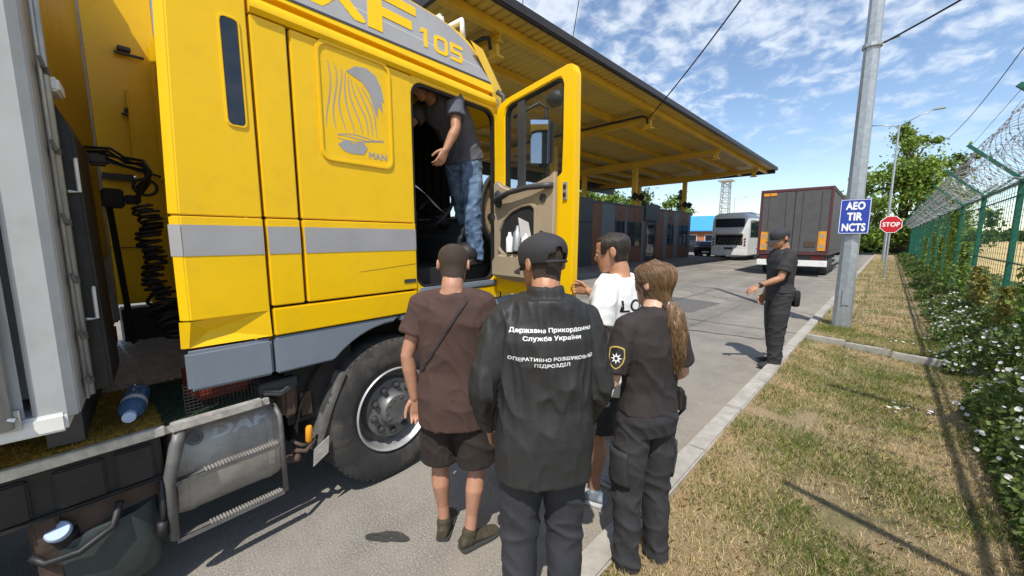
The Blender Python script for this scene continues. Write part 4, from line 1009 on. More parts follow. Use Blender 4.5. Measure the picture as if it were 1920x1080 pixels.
mb = MB(); mb.disc_ring((-0.04, -1.425, 0.515), (0.75, -0.15, 0.75), [(0, 0.038), (0.02, 0.038), (0.026, 0.033), (0.026, 0)], 24); part('filler_cap', mb, M['bluecap'], binp, smooth='auto')
mb = MB(); mb.tube([(-0.03, -1.50, 0.46), (0.0, -1.47, 0.43), (0.01, -1.38, 0.425), (0.0, -1.28, 0.47), (-0.02, -1.25, 0.56)], 0.014, 8); part('hose', mb, M['black'], tr, smooth=True)
mb = MB(); mb.tube([(-0.02, -1.115, 0.6), (-0.01, -1.12, 0.45), (0.0, -1.13, 0.36)], 0.012, 6); mb.tube([(0.0, -1.13, 0.4), (0.0, -1.135, 0.33)], 0.02, 8); part('release_cable', mb, M['black'], tr, smooth=True)
# coiled air and power lines in the gap
def coil(a, b, turns, r, tr_, sag=0.0, n=14):
    a, b = Vector(a), Vector(b); d = (b - a); q = d.to_track_quat('Z', 'Y').to_matrix(); pts = []
    for k in range(turns * n + 1):
        t_ = k / (turns * n); ang = 2 * math.pi * k / n
        wb = 1 + .45 * noise.noise((t_ * 9, r * 90, turns)); dr = Vector((noise.noise((t_ * 4, 3, r * 70)), noise.noise((t_ * 4, 8, r * 70)), .6 * noise.noise((t_ * 11, 5, r * 70)))) * .05
        pts.append(a + d * t_ - Vector((0, 0, sag * 4 * t_ * (1 - t_))) + dr + q @ Vector((r * wb * math.cos(ang), r * wb * math.sin(ang), 0)))
    mb = MB(); mb.tube(pts, tr_, 5); return part('coiled_line', mb, M['wire'], tr, smooth=True)
coil((-0.60, -1.00, 1.86), (-0.55, -0.95, 1.20), 20, 0.040, 0.008)
coil((-0.75, -0.985, 1.84), (-0.62, -0.94, 1.24), 18, 0.045, 0.008)
coil((-0.62, -0.97, 1.36), (-0.52, -0.95, 1.14), 7, 0.055, 0.009)
mb = MB(); mb.box(-1.12, -1.0, -1.11, -1.02, 1.86, 1.97); mb.beam((-1.1, -1.08, 1.87), (-1.2, -1.04, 1.0), 0.03, 0.03); mb.box(-1.0, -0.9, -1.03, -0.96, 1.88, 1.93); part('line_bracket', mb, M['wire'], tr, bevel=0.01)
for k in range(4):
    mb = MB(); z0 = 2.13 + 0.018 * k; mb.tube([(-1.1 + 0.03 * k, -1.16, z0), (-1.03, -1.08 + 0.01 * k, z0 + 0.015), (-0.98, -1.0, z0 - 0.03 + 0.02 * math.sin(k * 2)), (-0.92, -0.93, z0 - 0.05), (-0.85 + 0.03 * k, -0.925, z0 - 0.13), (-0.78, -0.99, 1.90 + 0.02 * k)], 0.009, 6); part('air_hose', mb, M['wire'], tr, smooth=True)
mb = MB(); mb.tube([(-0.8 + 0.0, -0.95 + 0.05 * math.cos(a), 1.97 + 0.045 * math.sin(a)) for a in [2 * math.pi * q / 20 for q in range(20)]], 0.008, 6, closed=True); part('air_hose', mb, M['wire'], tr, smooth=True)
mb = MB(); mb.box(-1.12, -1.02, -1.15, -1.06, 2.10, 2.17); part('coupling_head', mb, M['charcoal'], tr, bevel=0.015)
mb = MB(); mb.box(-2.42, -2.2, -1.0, -0.6, 0.7, 1.1); part('far_guard', mb, M['black'], tr, bevel=0.01)
mb = MB(); mb.disc_ring((-0.25, -0.86, 0.88), (0, 0, 1), [(0, 0.05), (0.015, 0.06), (0.24, 0.06), (0.28, 0.045), (0.30, 0.02), (0.30, 0)], 20); part('red_cylinder', mb, M['red'], tr, smooth='auto')
# cab interior
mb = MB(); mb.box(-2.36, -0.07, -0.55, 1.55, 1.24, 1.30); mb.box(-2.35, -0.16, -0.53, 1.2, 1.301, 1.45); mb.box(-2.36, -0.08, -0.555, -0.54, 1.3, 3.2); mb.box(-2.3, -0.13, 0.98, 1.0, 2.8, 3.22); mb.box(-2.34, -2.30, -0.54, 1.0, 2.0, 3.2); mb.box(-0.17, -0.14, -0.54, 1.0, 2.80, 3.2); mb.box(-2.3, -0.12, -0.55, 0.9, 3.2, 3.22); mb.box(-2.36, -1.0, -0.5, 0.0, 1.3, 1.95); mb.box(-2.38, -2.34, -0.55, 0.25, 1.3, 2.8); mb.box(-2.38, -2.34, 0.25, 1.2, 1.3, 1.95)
part('cab_lining', mb, M['interior'], tr)  # includes a panel added over the far window to keep the cab dark
mb = MB(); mb.box(-2.42, -2.385, -0.61, 0.3, 1.17, 2.82); mb.box(-2.42, -2.385, 0.3, 1.3, 1.17, 1.95); mb.box(-2.42, -2.385, 1.15, 1.32, 1.95, 2.82); mb.box(-2.42, -2.385, 0.3, 1.15, 2.7, 2.82); part('far_side', mb, Y_, tr)
mb = MB(); mb.box(-2.41, -2.40, 0.3, 1.15, 1.95, 2.7); part('far_window', mb, M['glass_dark'], tr)
mb = MB(); mb.box(-0.75, -0.22, 0.0, 0.48, 1.5, 1.72); mb.box(-0.75, -0.22, -0.12, 0.06, 1.7, 2.45); mb.box(-0.62, -0.35, -0.1, 0.02, 2.45, 2.65); mb.box(-0.65, -0.3, 0.05, 0.4, 1.3, 1.5); part('driver_seat', mb, M['charcoal'], tr, bevel=0.05, seg=3)
mb = MB(); mb.box(-2.1, -1.5, 0.0, 0.48, 1.5, 1.72); mb.box(-2.1, -1.5, -0.12, 0.06, 1.7, 2.5); part('passenger_seat', mb, M['charcoal'], tr, bevel=0.05)
mb = MB(); mb.prism([(-2.36, 1.05, 1.30), (-2.36, 1.02, 1.72), (-2.36, 1.12, 1.86), (-2.36, 1.5, 1.92), (-2.36, 1.5, 1.30)], (2.1, 0, 0)); part('dashboard', mb, M['charcoal'], tr, bevel=0.04)
mb = MB(); mb.tube([(-0.55 + 0.22 * math.cos(R(a)), 0.92 + 0.13 * math.sin(R(a)), 1.93 + 0.17 * math.sin(R(a))) for a in range(0, 360, 12)], 0.016, 8, closed=True); mb.tube([(-0.77, 0.92, 1.93), (-0.55, 0.95, 1.9), (-0.33, 0.92, 1.93)], 0.02, 6); mb.tube([(-0.55, 0.95, 1.9), (-0.55, 1.1, 1.75)], 0.04, 8); part('steering_wheel', mb, M['black'], tr, smooth=True)
hz_ = [(1.34 + 0.22 * math.cos(R(a)), 1.93 + 0.285 * math.sin(R(a))) for a in range(95, 266, 10)]
mb = MB(); mb.prism([(-0.16, y, z) for y, z in hz_], (0.05, 0, 0)); part('dash_end', mb, M['beige'], tr, bevel=0.012)
mb = MB(); mb.tube([(-0.10, 1.34 + 0.265 * math.cos(R(a)), 1.93 + 0.33 * math.sin(R(a))) for a in range(92, 269, 8)], 0.022, 8); part('dash_seal', mb, M['seam'], tr, smooth=True)
for yy, zz in ((1.22, 2.05), (1.19, 1.87)):
    mb = MB(); mb.disc_ring((-0.112, yy, zz), (1, 0, 0), [(0, 0.03), (0.015, 0.03), (0.016, 0)], 14); part('dash_knob', mb, M['black'], tr)
for k, (yy, cc) in enumerate(((1.15, 'red'), (1.25, 'bluecap'), (1.33, 'white'))):
    mb = MB(); mb.box(-1.4 + 0.35 * k, -1.2 + 0.35 * k, yy, yy + 0.1, 1.88, 1.98 + 0.03 * k); part('dash_clutter', mb, M[cc], tr, bevel=0.01)
mb = MB(); n_ = 60
mb.loft([[(-2.22 + 1.55 * k / n_, 1.22 + 0.02 * math.sin(k * 1.3), 1.88), (-2.22 + 1.55 * k / n_, 1.20 + 0.02 * math.sin(k * 1.3), 2.95)] for k in range(n_ + 1)], caps=False, closed=False); part('darkening_sheet', mb, M['interior'], tr, smooth=True, recalc=False)  # dark sheet added behind the windscreen to block daylight and darken the cab
# cab front with windscreen
fp = [(-0.03, 1.25), (-0.06, 1.42), (-0.16, 1.55), (-0.4, 1.61), (-1.21, 1.64), (-2.02, 1.61), (-2.26, 1.55), (-2.36, 1.42), (-2.39, 1.25)]
mb = MB(); mb.loft([[(x, y, z) for x, y in fp] for z in (0.62, 1.0, 1.4, 1.9)], caps=False, closed=False); part('front_panel', mb, Y_, tr, smooth='auto', recalc=False)
mb = MB(); mb.loft([[(x, y - d, z) for x, y in fp] for z, d in ((1.9, 0.0), (2.35, 0.03), (2.78, 0.09))], caps=False, closed=False); part('windscreen', mb, M['glass_clear'], tr, smooth='auto', recalc=False)
mb = MB(); mb.loft([[(x, y - d, z) for x, y in fp] for z, d in ((2.76, 0.085), (2.95, 0.12), (3.2, 0.35))], caps=False, closed=False); part('sun_visor', mb, Y_, tr, smooth='auto', recalc=False)
mb = MB(); mb.box(-2.38, -0.04, 1.2, 1.72, 0.28, 0.62); part('bumper', mb, M['skirt'], tr, bevel=0.08)
for s, x_ in ((1, -0.12), (-1, -2.3)):
    mb = MB(); mb.box(x_ - 0.14, x_ + 0.06, 1.55, 1.728, 0.42, 0.56); part('headlight', mb, M['glass_dark'], tr, bevel=0.03)
mb = MB()
for z in (0.42, 0.78, 1.05): mb.box(-0.16, 0.0, 0.78, 1.2, z, z + 0.03)
part('entry_step', mb, M['tread'], tr)
mb = MB(); mb.box(-0.12, 0.012, 0.335, 1.2, 1.275, 1.325); part('door_sill', mb, M['skirt'], tr, bevel=0.012)
mb = MB(); mb.box(0.0005, 0.004, 0.205, 0.30, 1.375, 1.40); part('makers_plate', mb, M['charcoal'], tr)
mb = MB(); mb.prism([(0.0005, -0.12, 1.472), (0.0005, 0.312, 1.502), (0.0005, 0.312, 1.506), (0.0005, -0.12, 1.474)], (0.0006, 0, 0)); part('paint_scratch', mb, M['carpet_mustard'], tr)
# mirrors
mb = MB(); mb.box(0.06, 0.245, 1.60, 1.70, 2.33, 2.76); part('mirror', mb, M['black'], tr, bevel=0.04, seg=3)
mb = MB(); mb.prism([(0.08, 1.535, 2.36), (0.225, 1.597, 2.345), (0.225, 1.597, 2.72), (0.08, 1.535, 2.735)], (0.0, 0.004, 0)); part('mirror_glass', mb, mat('mirror glass', (0.8, 0.8, 0.8), 0.04, 1.0, 0.0), tr)
mb = MB(); mb.tube([(-0.05, 1.5, 2.15), (0.12, 1.66, 2.18), (0.16, 1.66, 2.25), (0.16, 1.66, 2.85), (0.1, 1.64, 2.9), (-0.05, 1.45, 2.76)], 0.016, 8); part('mirror_arm', mb, M['black'], tr, smooth=True)
mb = MB(); mb.ball((0.27, 1.64, 2.90), (0.09, 0.06, 0.075), 10); part('wide_mirror', mb, M['black'], tr, smooth=True)
mb = MB(); mb.tube([(-0.02, 1.2, 2.9), (0.03, 1.22, 2.86), (0.035, 1.225, 2.76), (0.0, 1.23, 2.74)], 0.022, 8); part('horn_bracket', mb, M['charcoal'], tr, smooth=True)
# roof light bar
mb = MB(); mb.tube([(-0.22, 1.0, 3.3), (-0.22, 1.0, 3.44), (-2.2, 1.0, 3.44), (-2.2, 1.0, 3.3)], 0.025, 8);  part('roof_bar', mb, M['white'], tr, smooth=True)
for xx in (-0.6, -1.2, -1.8):
    mb = MB(); mb.box(xx - 0.12, xx + 0.12, 0.98, 1.06, 3.47, 3.6); part('roof_lamp', mb, M['white'], tr, bevel=0.03)

# open door: u runs from the hinge to the latch edge, w towards its inner side
DA = R(81); hx, hy = 0.0, 1.185
du = Vector((math.sin(DA), -math.cos(DA), 0)); dw = Vector((-math.cos(DA), -math.sin(DA), 0))
def D(u, z, w=0.0): 
    p = Vector((hx, hy, 0)) + du * u + dw * w; return (p.x, p.y, z)
NW = dw
frame_out = [(0.0, 1.22), (0.80, 1.22), (0.855, 1.26), (0.862, 2.0), (0.855, 2.78), (0.83, 2.845), (0.78, 2.855), (0.14, 2.795), (0.05, 2.765), (0.02, 2.70), (0.0, 2.3)]
win_in = [(0.125, 2.08), (0.4, 2.05), (0.62, 2.08), (0.745, 2.14), (0.752, 2.4), (0.752, 2.74), (0.73, 2.785), (0.69, 2.79), (0.2, 2.745), (0.145, 2.725), (0.125, 2.67)]
def resample_about(loop, c, n):
    out = []
    for k in range(n):
        a = 2 * math.pi * k / n; d = (math.cos(a), math.sin(a)); best = 0
        for i in range(len(loop)):
            p, q = loop[i], loop[(i + 1) % len(loop)]; ex, ey = q[0] - p[0], q[1] - p[1]; den = d[0] * ey - d[1] * ex
            if abs(den) < 1e-12: continue
            t = ((p[0] - c[0]) * ey - (p[1] - c[1]) * ex) / den; u = ((p[0] - c[0]) * d[1] - (p[1] - c[1]) * d[0]) / den
            if t > 0 and -1e-6 <= u <= 1 + 1e-6: best = max(best, t)
        out.append((c[0] + d[0] * best, c[1] + d[1] * best))
    return out
cc = (0.44, 2.42)
mb = MB(); ring_prism(mb, resample_about(frame_out, cc, 200), resample_about(win_in, cc, 200), lambda a, b: D(a, b, -0.035), NW * 0.07); door = part('door', mb, Y_, tr, bevel=0.008)
mb = MB(); mb.prism([D(u, z, 0.004) for u, z in win_in], -NW * 0.006); part('door_window', mb, M['glass_clear'], door)
mb = MB(); ring_prism(mb, resample_about([(a * 1.0, b) for a, b in win_in], cc, 100), resample_about([(cc[0] + (a - cc[0]) * 0.955, cc[1] + (b - cc[1]) * 0.96) for a, b in win_in], cc, 100), lambda a, b: D(a, b, -0.02), NW * 0.045); part('window_seal', mb, M['seam'], door)
mb = MB(); mb.prism([D(0.27, 2.09, 0.0), D(0.345, 2.09, 0.0), D(0.345, 2.76, 0.0), D(0.27, 2.75, 0.0)], NW * 0.022); part('window_divider', mb, M['charcoal'], door)
trim = [(0.03, 1.40), (0.10, 1.345), (0.30, 1.33), (0.58, 1.345), (0.69, 1.40), (0.715, 1.55), (0.725, 2.0), (0.725, 2.165), (0.66, 2.125), (0.5, 2.085), (0.35, 2.07), (0.22, 2.085), (0.14, 2.115), (0.10, 2.15), (0.03, 2.15)]
mb = MB(); mb.prism([D(u, z, 0.036) for u, z in trim], NW * 0.05); dt = part('door_trim', mb, M['beige'], door, bevel=0.018, seg=3)
pk = [(0.13, 1.60), (0.2, 1.555), (0.5, 1.555), (0.535, 1.6), (0.535, 1.90), (0.50, 1.925), (0.40, 1.92), (0.28, 1.885), (0.19, 1.82), (0.14, 1.74)]
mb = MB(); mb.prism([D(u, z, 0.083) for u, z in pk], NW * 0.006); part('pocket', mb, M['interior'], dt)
pk2 = [(0.33 + (u - 0.33) * 1.12, 1.74 + (z - 1.74) * 1.12) for u, z in pk]
mb = MB(); ring_prism(mb, resample_about(pk2, (0.36, 1.74), 60), resample_about(pk, (0.36, 1.74), 60), lambda a, b: D(a, b, 0.082), NW * 0.022); part('pocket_rim', mb, M['beige'], dt, bevel=0.006)
mb = MB(); mb.prism([D(0.05, 1.36, 0.085), D(0.66, 1.36, 0.085), D(0.68, 1.50, 0.085), D(0.62, 1.555, 0.085), D(0.12, 1.555, 0.085), D(0.05, 1.50, 0.085)], NW * 0.045); part('lower_trim', mb, M['beige'], dt, bevel=0.02, seg=3)
mb = MB(); mb.tube([D(0.10, 1.99, 0.10), D(0.16, 2.00, 0.135), D(0.3, 2.035, 0.14), D(0.5, 2.055, 0.135), D(0.64, 2.055, 0.12), D(0.715, 2.055, 0.09)], [0.024, 0.028, 0.02, 0.02, 0.022, 0.022], 10); part('door_handle', mb, M['charcoal'], dt, smooth=True)
mb = MB(); mb.prism([D(0.075, 1.95, 0.088), D(0.15, 1.92, 0.088), D(0.17, 2.02, 0.088), D(0.13, 2.075, 0.088), D(0.08, 2.06, 0.088)], NW * 0.03); part('mirror_control', mb, M['charcoal'], dt, bevel=0.012)
mb = MB(); c_ = Vector(D(0.62, 1.975, 0.088)); mb.disc_ring(c_, NW, [(0, 0.03), (0.008, 0.03), (0.009, 0)], 16); mb.disc_ring(Vector(D(0.04, 1.86, 0.088)), NW, [(0, 0.022), (0.006, 0.022), (0.007, 0)], 16); part('speaker_cover', mb, M['charcoal'], dt)
for u, z, r_, h_, m_ in ((0.36, 1.58, 0.035, 0.2, 'steel'), (0.28, 1.57, 0.03, 0.16, 'paper'), (0.45, 1.57, 0.034, 0.15, 'white')):
    mb = MB(); mb.disc_ring(Vector(D(u, z, 0.115)), (0.12 * (u - 0.36) * 8, 0.1, 1), [(0, r_ * 0.9), (0.01, r_), (h_ * 0.7, r_), (h_ * 0.85, r_ * 0.5), (h_, r_ * 0.45), (h_, 0)], 16)
    tag(part('bottle' if m_ == 'steel' else 'cup', mb, M[m_], None, smooth='auto'), {'steel': 'steel flask standing in the open door pocket', 'paper': 'white paper cup leaning beside the flask in the door pocket', 'white': 'white tub nearest the latch side of the door pocket'}[m_], 'bottle' if m_ == 'steel' else 'cup').matrix_world = tr.matrix_basis.copy()
mb = MB(); mb.prism([D(0.40, 1.68, 0.10), D(0.52, 1.66, 0.10), D(0.50, 1.80, 0.12), D(0.39, 1.84, 0.12)], NW * 0.004); o_ = tag(part('paper', mb, M['paper']), 'crumpled white papers stuffed in the door pocket', 'paper'); o_.matrix_world = tr.matrix_basis.copy()
mb = MB(); mb.prism([D(0.768, 1.95, 0.036), D(0.808, 1.95, 0.036), D(0.808, 2.075, 0.036), D(0.768, 2.075, 0.036)], NW * 0.012); part('latch_plate', mb, M['steel'], door, bevel=0.004)
mb = MB(); mb.prism([D(0.78, 1.97, 0.048), D(0.80, 1.97, 0.048), D(0.80, 2.0, 0.048), D(0.78, 2.0, 0.048)], NW * 0.006); mb.prism([D(0.78, 2.025, 0.048), D(0.80, 2.025, 0.048), D(0.80, 2.055, 0.048), D(0.78, 2.055, 0.048)], NW * 0.006); part('latch_hole', mb, M['seam'], door)

# things lying about the truck
TM = tr.matrix_basis.copy()
def loose(o): o.matrix_world = TM @ o.matrix_basis; return o
bo = thing('water_bottle', 'clear blue plastic water bottle lying on the mustard carpet', 'bottle')
bo.matrix_world = TM @ Matrix.Translation((-0.17, -1.165, 0.858)) @ Matrix.Rotation(R(-101), 4, 'Z')
M['pet'] = glass_mat('blue bottle plastic', (0.10, 0.26, 0.48), 0.5, 0.08)
mb = MB(); mb.disc_ring((0, -0.11, 0.05), (0, 1, 0), [(-0.12, 0.0), (-0.12, 0.04), (-0.11, 0.048), (-0.04, 0.048), (-0.035, 0.044), (-0.03, 0.048), (0.03, 0.048), (0.035, 0.044), (0.04, 0.048), (0.13, 0.048), (0.17, 0.036), (0.2, 0.02), (0.21, 0.018)], 24, closed=True); part('body', mb, M['pet'], bo, smooth=True)
mb = MB(); mb.disc_ring((0, 0.098, 0.05), (0, 1, 0), [(0, 0.023), (0.03, 0.023), (0.032, 0.0)], 20); part('cap', mb, M['bluecap'], bo, smooth='auto')
mb = MB(); mb.disc_ring((0, -0.055, 0.05), (0, 1, 0), [(0, 0.0486), (0.05, 0.0486)], 24, closed=True); part('label', mb, M['signwhite'], bo, smooth=True)
mb = MB(); n_ = 10
mb.loft([[(-0.15, 0.40 + 0.28 * k / n_, 2.085 - 0.185 * (k / n_) + 0.012 * math.sin(k * 0.6)), (-0.11, 0.41 + 0.28 * k / n_, 2.05 - 0.17 * (k / n_) + 0.01 * math.sin(k * 0.5))] for k in range(n_ + 1)], caps=False, closed=False)
tag(loose(part('paper_sheet', mb, M['paper'], None, smooth=True, recalc=False)), 'long white paper sheet hanging over the cab seat', 'paper')
mb = MB(); mb.ball((-0.22, 1.02, 1.54), (0.12, 0.14, 0.11), 10)
me_ = mb; tag(loose(part('plastic_bag', me_, M['black'], None, smooth=True)), 'black plastic bag on the cab floor by the sill', 'bag')

# ------------------------------------------------------------------ trailer behind the tractor
tl = thing('curtain_trailer', 'pale grey curtain sided trailer with a yellow front wall coupled behind the tractor', 'trailer', (-2.09, -0.15, 0), R(-2.8))
# local: x to the left is negative, y back is negative; near front corner at the origin
mb = MB(); mb.box(-2.46, -0.10, -13.4, -0.065, 1.1, 4.0); part('cargo_body', mb, M['tarp'], tl)
mb = MB(); mb.box(-2.36, -0.19, -0.062, -0.012, 1.55, 4.0); part('front_wall', mb, mat('dirty yellow wall', (0.40, 0.29, 0.02), 0.5, 0, 0.1, 2, dirt=0.4, dirtcol=(0.2, 0.13, 0.03)), tl, bevel=0.006)
mb = MB(); mb.box(-2.46, -2.365, -0.065, 0.0, 1.0, 4.0); part('corner_post', mb, M['alu'], tl, bevel=0.012)
mb = MB(); mb.loft([[(0.0, -0.11, z), (0.0, -0.03, z), (-0.02, 0.0, z), (-0.18, 0.0, z), (-0.18, -0.06, z), (-0.08, -0.11, z)] for z in (1.03, 4.0)]); part('corner_post', mb, M['tarp'], tl, bevel=0.006)
mb = MB(); n_ = 60; rows = []
for k in range(n_ + 1):
    yy = -0.125 - 13.1 * (k / n_) ** 1.6; b_ = 0.010 * math.sin(k * 1.3)
    rows.append([(0.004 + b_, yy, 1.06), (0.012 - b_, yy, 1.6), (0.006 + b_, yy, 2.6), (0.006, yy, 3.95)])
mb.loft(rows, caps=False, closed=False); part('side_curtain', mb, M['tarp'], tl, smooth=True, recalc=False)
mb = MB(); mb.tube([(0.028, -0.165, 1.04), (0.028, -0.165, 3.95)], 0.022, 10); part('curtain_pole', mb, M['steel'], tl, smooth=True)
mb = MB(); mb.box(0.018, 0.03, -0.20, -0.13, 1.03, 1.1); mb.tube([(0.0, -0.24, 1.08), (0.04, -0.2, 1.1), (0.04, -0.14, 1.07)], 0.008, 6); part('curtain_ratchet', mb, M['steel'], tl)
mb = MB(); mb.tube([(-0.155, 0.018, 1.06), (-0.155, 0.018, 3.95)], 0.013, 8); mb.tube([(-0.105, 0.014, 1.06), (-0.105, 0.014, 3.95)], 0.006, 6); part('sealing_rod', mb, M['steel'], tl, smooth=True)
for z in (1.12, 1.3, 1.52, 1.74, 2.0, 2.28, 2.6, 3.0):
    mb = MB(); mb.tube([(-0.18, 0.02, z), (-0.09, 0.026, z), (-0.08, 0.02, z + 0.03)], 0.006, 6); mb.box(-0.172, -0.138, 0.004, 0.032, z - 0.012, z + 0.012); part('rod_clip', mb, M['pipe'], tl)
mb = MB(); mb.box(-2.46, 0.012, -13.4, -0.03, 0.985, 1.055); part('bottom_rail', mb, M['white'], tl, bevel=0.01)
mb = MB(); mb.box(-2.3, -0.2, -0.12, -0.02, 0.86, 0.984); part('bed_edge', mb, M['charcoal'], tl)
mb = MB(); mb.prism([(-0.20, 0.0, 1.06), (-0.20, 0.0, 2.2), (-0.20, 0.02, 2.2), (-0.20, 0.065, 2.08), (-0.20, 0.08, 1.06)], (-0.42, 0, 0)); part('equipment_box', mb, M['black'], tl, bevel=0.01)
for z in (1.36, 1.86):
    mb = MB(); mb.tube([(-0.197, 0.03, z), (-0.185, 0.035, z), (-0.185, 0.062, z), (-0.185, 0.062, z + 0.12), (-0.197, 0.062, z + 0.125)], 0.006, 6); part('box_handle', mb, M['white'], tl)
mb = MB(); mb.box(-0.3, -0.16, 0.0, 0.05, 2.22, 2.27); part('box_hinge', mb, M['white'], tl, bevel=0.008)
mb = MB(); mb.box(-1.9, -0.55, -13, -0.3, 0.82, 0.99); part('chassis', mb, M['black'], tl)
# ------------------------------------------------------------------ people
M['skin'] = mat('skin', (0.42, 0.215, 0.14), 0.5, 0, 0.08, 25, 0.08, 180, dirt=0.25, dirtcol=(0.38, 0.16, 0.10), dscale=14)
M['skin_tan'] = mat('tanned skin', (0.40, 0.20, 0.115), 0.5, 0, 0.1, 25, 0.08, 180, dirt=0.25, dirtcol=(0.33, 0.14, 0.08), dscale=14)
M['skin_fair'] = mat('fair skin', (0.56, 0.33, 0.235), 0.5, 0, 0.07, 25, 0.06, 180, dirt=0.2, dirtcol=(0.5, 0.25, 0.18), dscale=14)
M['hair_dark'] = mat('dark hair', (0.022, 0.015, 0.011), 0.45, 0, 0.5, 70, 0.9, 130, stretch=(1, 1, 0.12))
M['hair_short'] = mat('cropped brown hair', (0.05, 0.033, 0.023), 0.7, 0, 0.5, 220, 0.8, 300)
M['hair_strand'] = None
M['hair_brown'] = mat('light brown hair', (0.10, 0.056, 0.03), 0.42, 0, 0.5, 60, 0.3, 120, col2=(0.22, 0.135, 0.072), stretch=(1, 1, 0.10))
M['jacket'] = mat('black windbreaker', (0.025, 0.025, 0.026), 0.58, 0, 0.15, 5, 0.25, 30, spec=0.38)
M['cloth_black'] = mat('black cloth', (0.028, 0.027, 0.03), 0.85, 0, 0.2, 9, 0.25, 260)
M['cloth_blue'] = mat('dark navy trouser cloth', (0.03, 0.031, 0.038), 0.8, 0, 0.15, 9, 0.25, 260)
M['cloth_polo'] = mat('black brown polo cloth', (0.028, 0.021, 0.022), 0.85, 0, 0.15, 9, 0.25, 300)
M['cloth_brown'] = mat('dark brown cotton', (0.062, 0.033, 0.027), 0.85, 0, 0.12, 8, 0.25, 260)
M['cloth_shorts'] = mat('darker brown shorts cloth', (0.022, 0.015, 0.013), 0.85, 0, 0.2, 9, 0.25, 260)
M['cloth_white'] = mat('white cotton', (0.76, 0.76, 0.77), 0.85, 0, 0.03, 8, 0.2, 260)
M['cloth_grey'] = mat('grey cotton', (0.085, 0.09, 0.112), 0.85, 0, 0.12, 8, 0.25, 260)
M['denim'] = mat('blue denim', (0.035, 0.075, 0.15), 0.8, 0, 0.2, 14, 0.3, 320, col2=(0.17, 0.26, 0.40), dirt=0.5, dirtcol=(0.3, 0.38, 0.48), dscale=5)
M['shoe_olive'] = mat('olive knit shoe', (0.055, 0.046, 0.026), 0.8, 0, 0.3, 60, 0.5, 240)
M['shoe_grey'] = mat('grey blue running shoe', (0.10, 0.13, 0.17), 0.7, 0, 0.3, 20, 0.5, 200, col2=(0.30, 0.33, 0.37))
M['sole_dark'] = mat('dark rubber sole', (0.045, 0.045, 0.042), 0.75)
M['sole_white'] = mat('pale sole', (0.5, 0.5, 0.5), 0.6)
M['eye'] = mat('eye', (0.6, 0.58, 0.55), 0.2)

HS = [(-0.004, .022, .066, .018), (.014, .042, .050, .045), (.045, .058, .030, .068), (.08, .067, .012, .088), (.115, .072, .0, .098), (.15, .0765, -.006, .101), (.18, .0745, -.008, .098), (.205, .062, -.008, .083), (.222, .040, -.008, .055), (.231, .012, -.008, .016)]
def head_ring(z, grow=0.0, n=28):
    for i in range(len(HS) - 1):
        if HS[i][0] <= z <= HS[i + 1][0] or i == len(HS) - 2:
            t = (z - HS[i][0]) / (HS[i + 1][0] - HS[i][0]); t = max(0, min(1, t))
            w, yc, ry = [HS[i][k] + (HS[i + 1][k] - HS[i][k]) * t for k in (1, 2, 3)]; break
    return [((w + grow) * math.cos(2 * math.pi * j / n), yc + (ry + grow) * math.sin(2 * math.pi * j / n), z) for j in range(n)]

def limb(mb, pts, n=14):
    """pts: (x,y,z,r) joined with a smoothly tapering round section and ball ends"""
    P = [Vector(p[:3]) for p in pts]; r = [p[3] for p in pts]
    path = []; rad = []
    for i in range(len(P) - 1):
        for k in range(6):
            t = k / 6; path.append(P[i].lerp(P[i + 1], t)); rad.append(r[i] + (r[i + 1] - r[i]) * t)
    path.append(P[-1]); rad.append(r[-1])
    mb.tube(path, rad, n); mb.ball(P[0], r[0] * 0.98, 7); mb.ball(P[-1], r[-1] * 0.98, 7)

def ell(c, rx, ry, ux=Vector((1, 0, 0)), uy=Vector((0, 1, 0)), n=28, p=0.85):
    out = []
    for j in range(n):
        a = 2 * math.pi * j / n; ca, sa = math.cos(a), math.sin(a)
        out.append(Vector(c) + ux * rx * abs(ca) ** p * (1 if ca > 0 else -1) + uy * ry * abs(sa) ** p * (1 if sa > 0 else -1))
    return out

def remeshed(mb, voxel, smooth=4, fold=None, decimate=None):
    me = mb.mesh('tmp'); bm = bmesh.new(); bm.from_mesh(me); bmesh.ops.recalc_face_normals(bm, faces=bm.faces); bm.to_mesh(me); bm.free()
    o = bpy.data.objects.new('tmp', me); COL.objects.link(o)
    m = o.modifiers.new('r', 'REMESH'); m.mode = 'VOXEL'; m.voxel_size = voxel
    s = o.modifiers.new('s', 'SMOOTH'); s.factor = 0.5; s.iterations = smooth
    dg = bpy.context.evaluated_depsgraph_get()
    out = bpy.data.meshes.new_from_object(o.evaluated_get(dg))
    bpy.data.objects.remove(o); bpy.data.meshes.remove(me)
    if fold:
        n = len(out.vertices); co = np.zeros(n * 3); no = np.zeros(n * 3)
        out.vertices.foreach_get('co', co); out.vertex_normals.foreach_get('vector', no)
        co = co.reshape(-1, 3); no = no.reshape(-1, 3)
        d = np.array([fold(Vector(c)) for c in co]); co = co + no * d[:, None]
        out.vertices.foreach_set('co', co.ravel()); out.update()
    return out

def folds(amp, sx=7, sz=9, seed=0.0, zones=()):
    def f(c):
        a = amp
        for zc, w, k in zones: a += k * math.exp(-((c.z - zc) / w) ** 2)
        q = Vector((c.x * sx + seed, c.y * sx + seed * 1.7, c.z * sz + 0.7 * c.x * sx))
        v = noise.noise(q); r1 = max(0.0, 1 - 2.6 * abs(v)) ** 1.6
        v2 = noise.noise(Vector((q.x * 2.1 + 5, q.y * 2.1 + 1, q.z * 1.5 + 2))); r2 = max(0.0, 1 - 2.8 * abs(v2)) ** 1.6
        return a * (1.15 * r1 + 0.7 * r2 - 0.45 + 0.5 * noise.noise(q * 0.5))
    return f

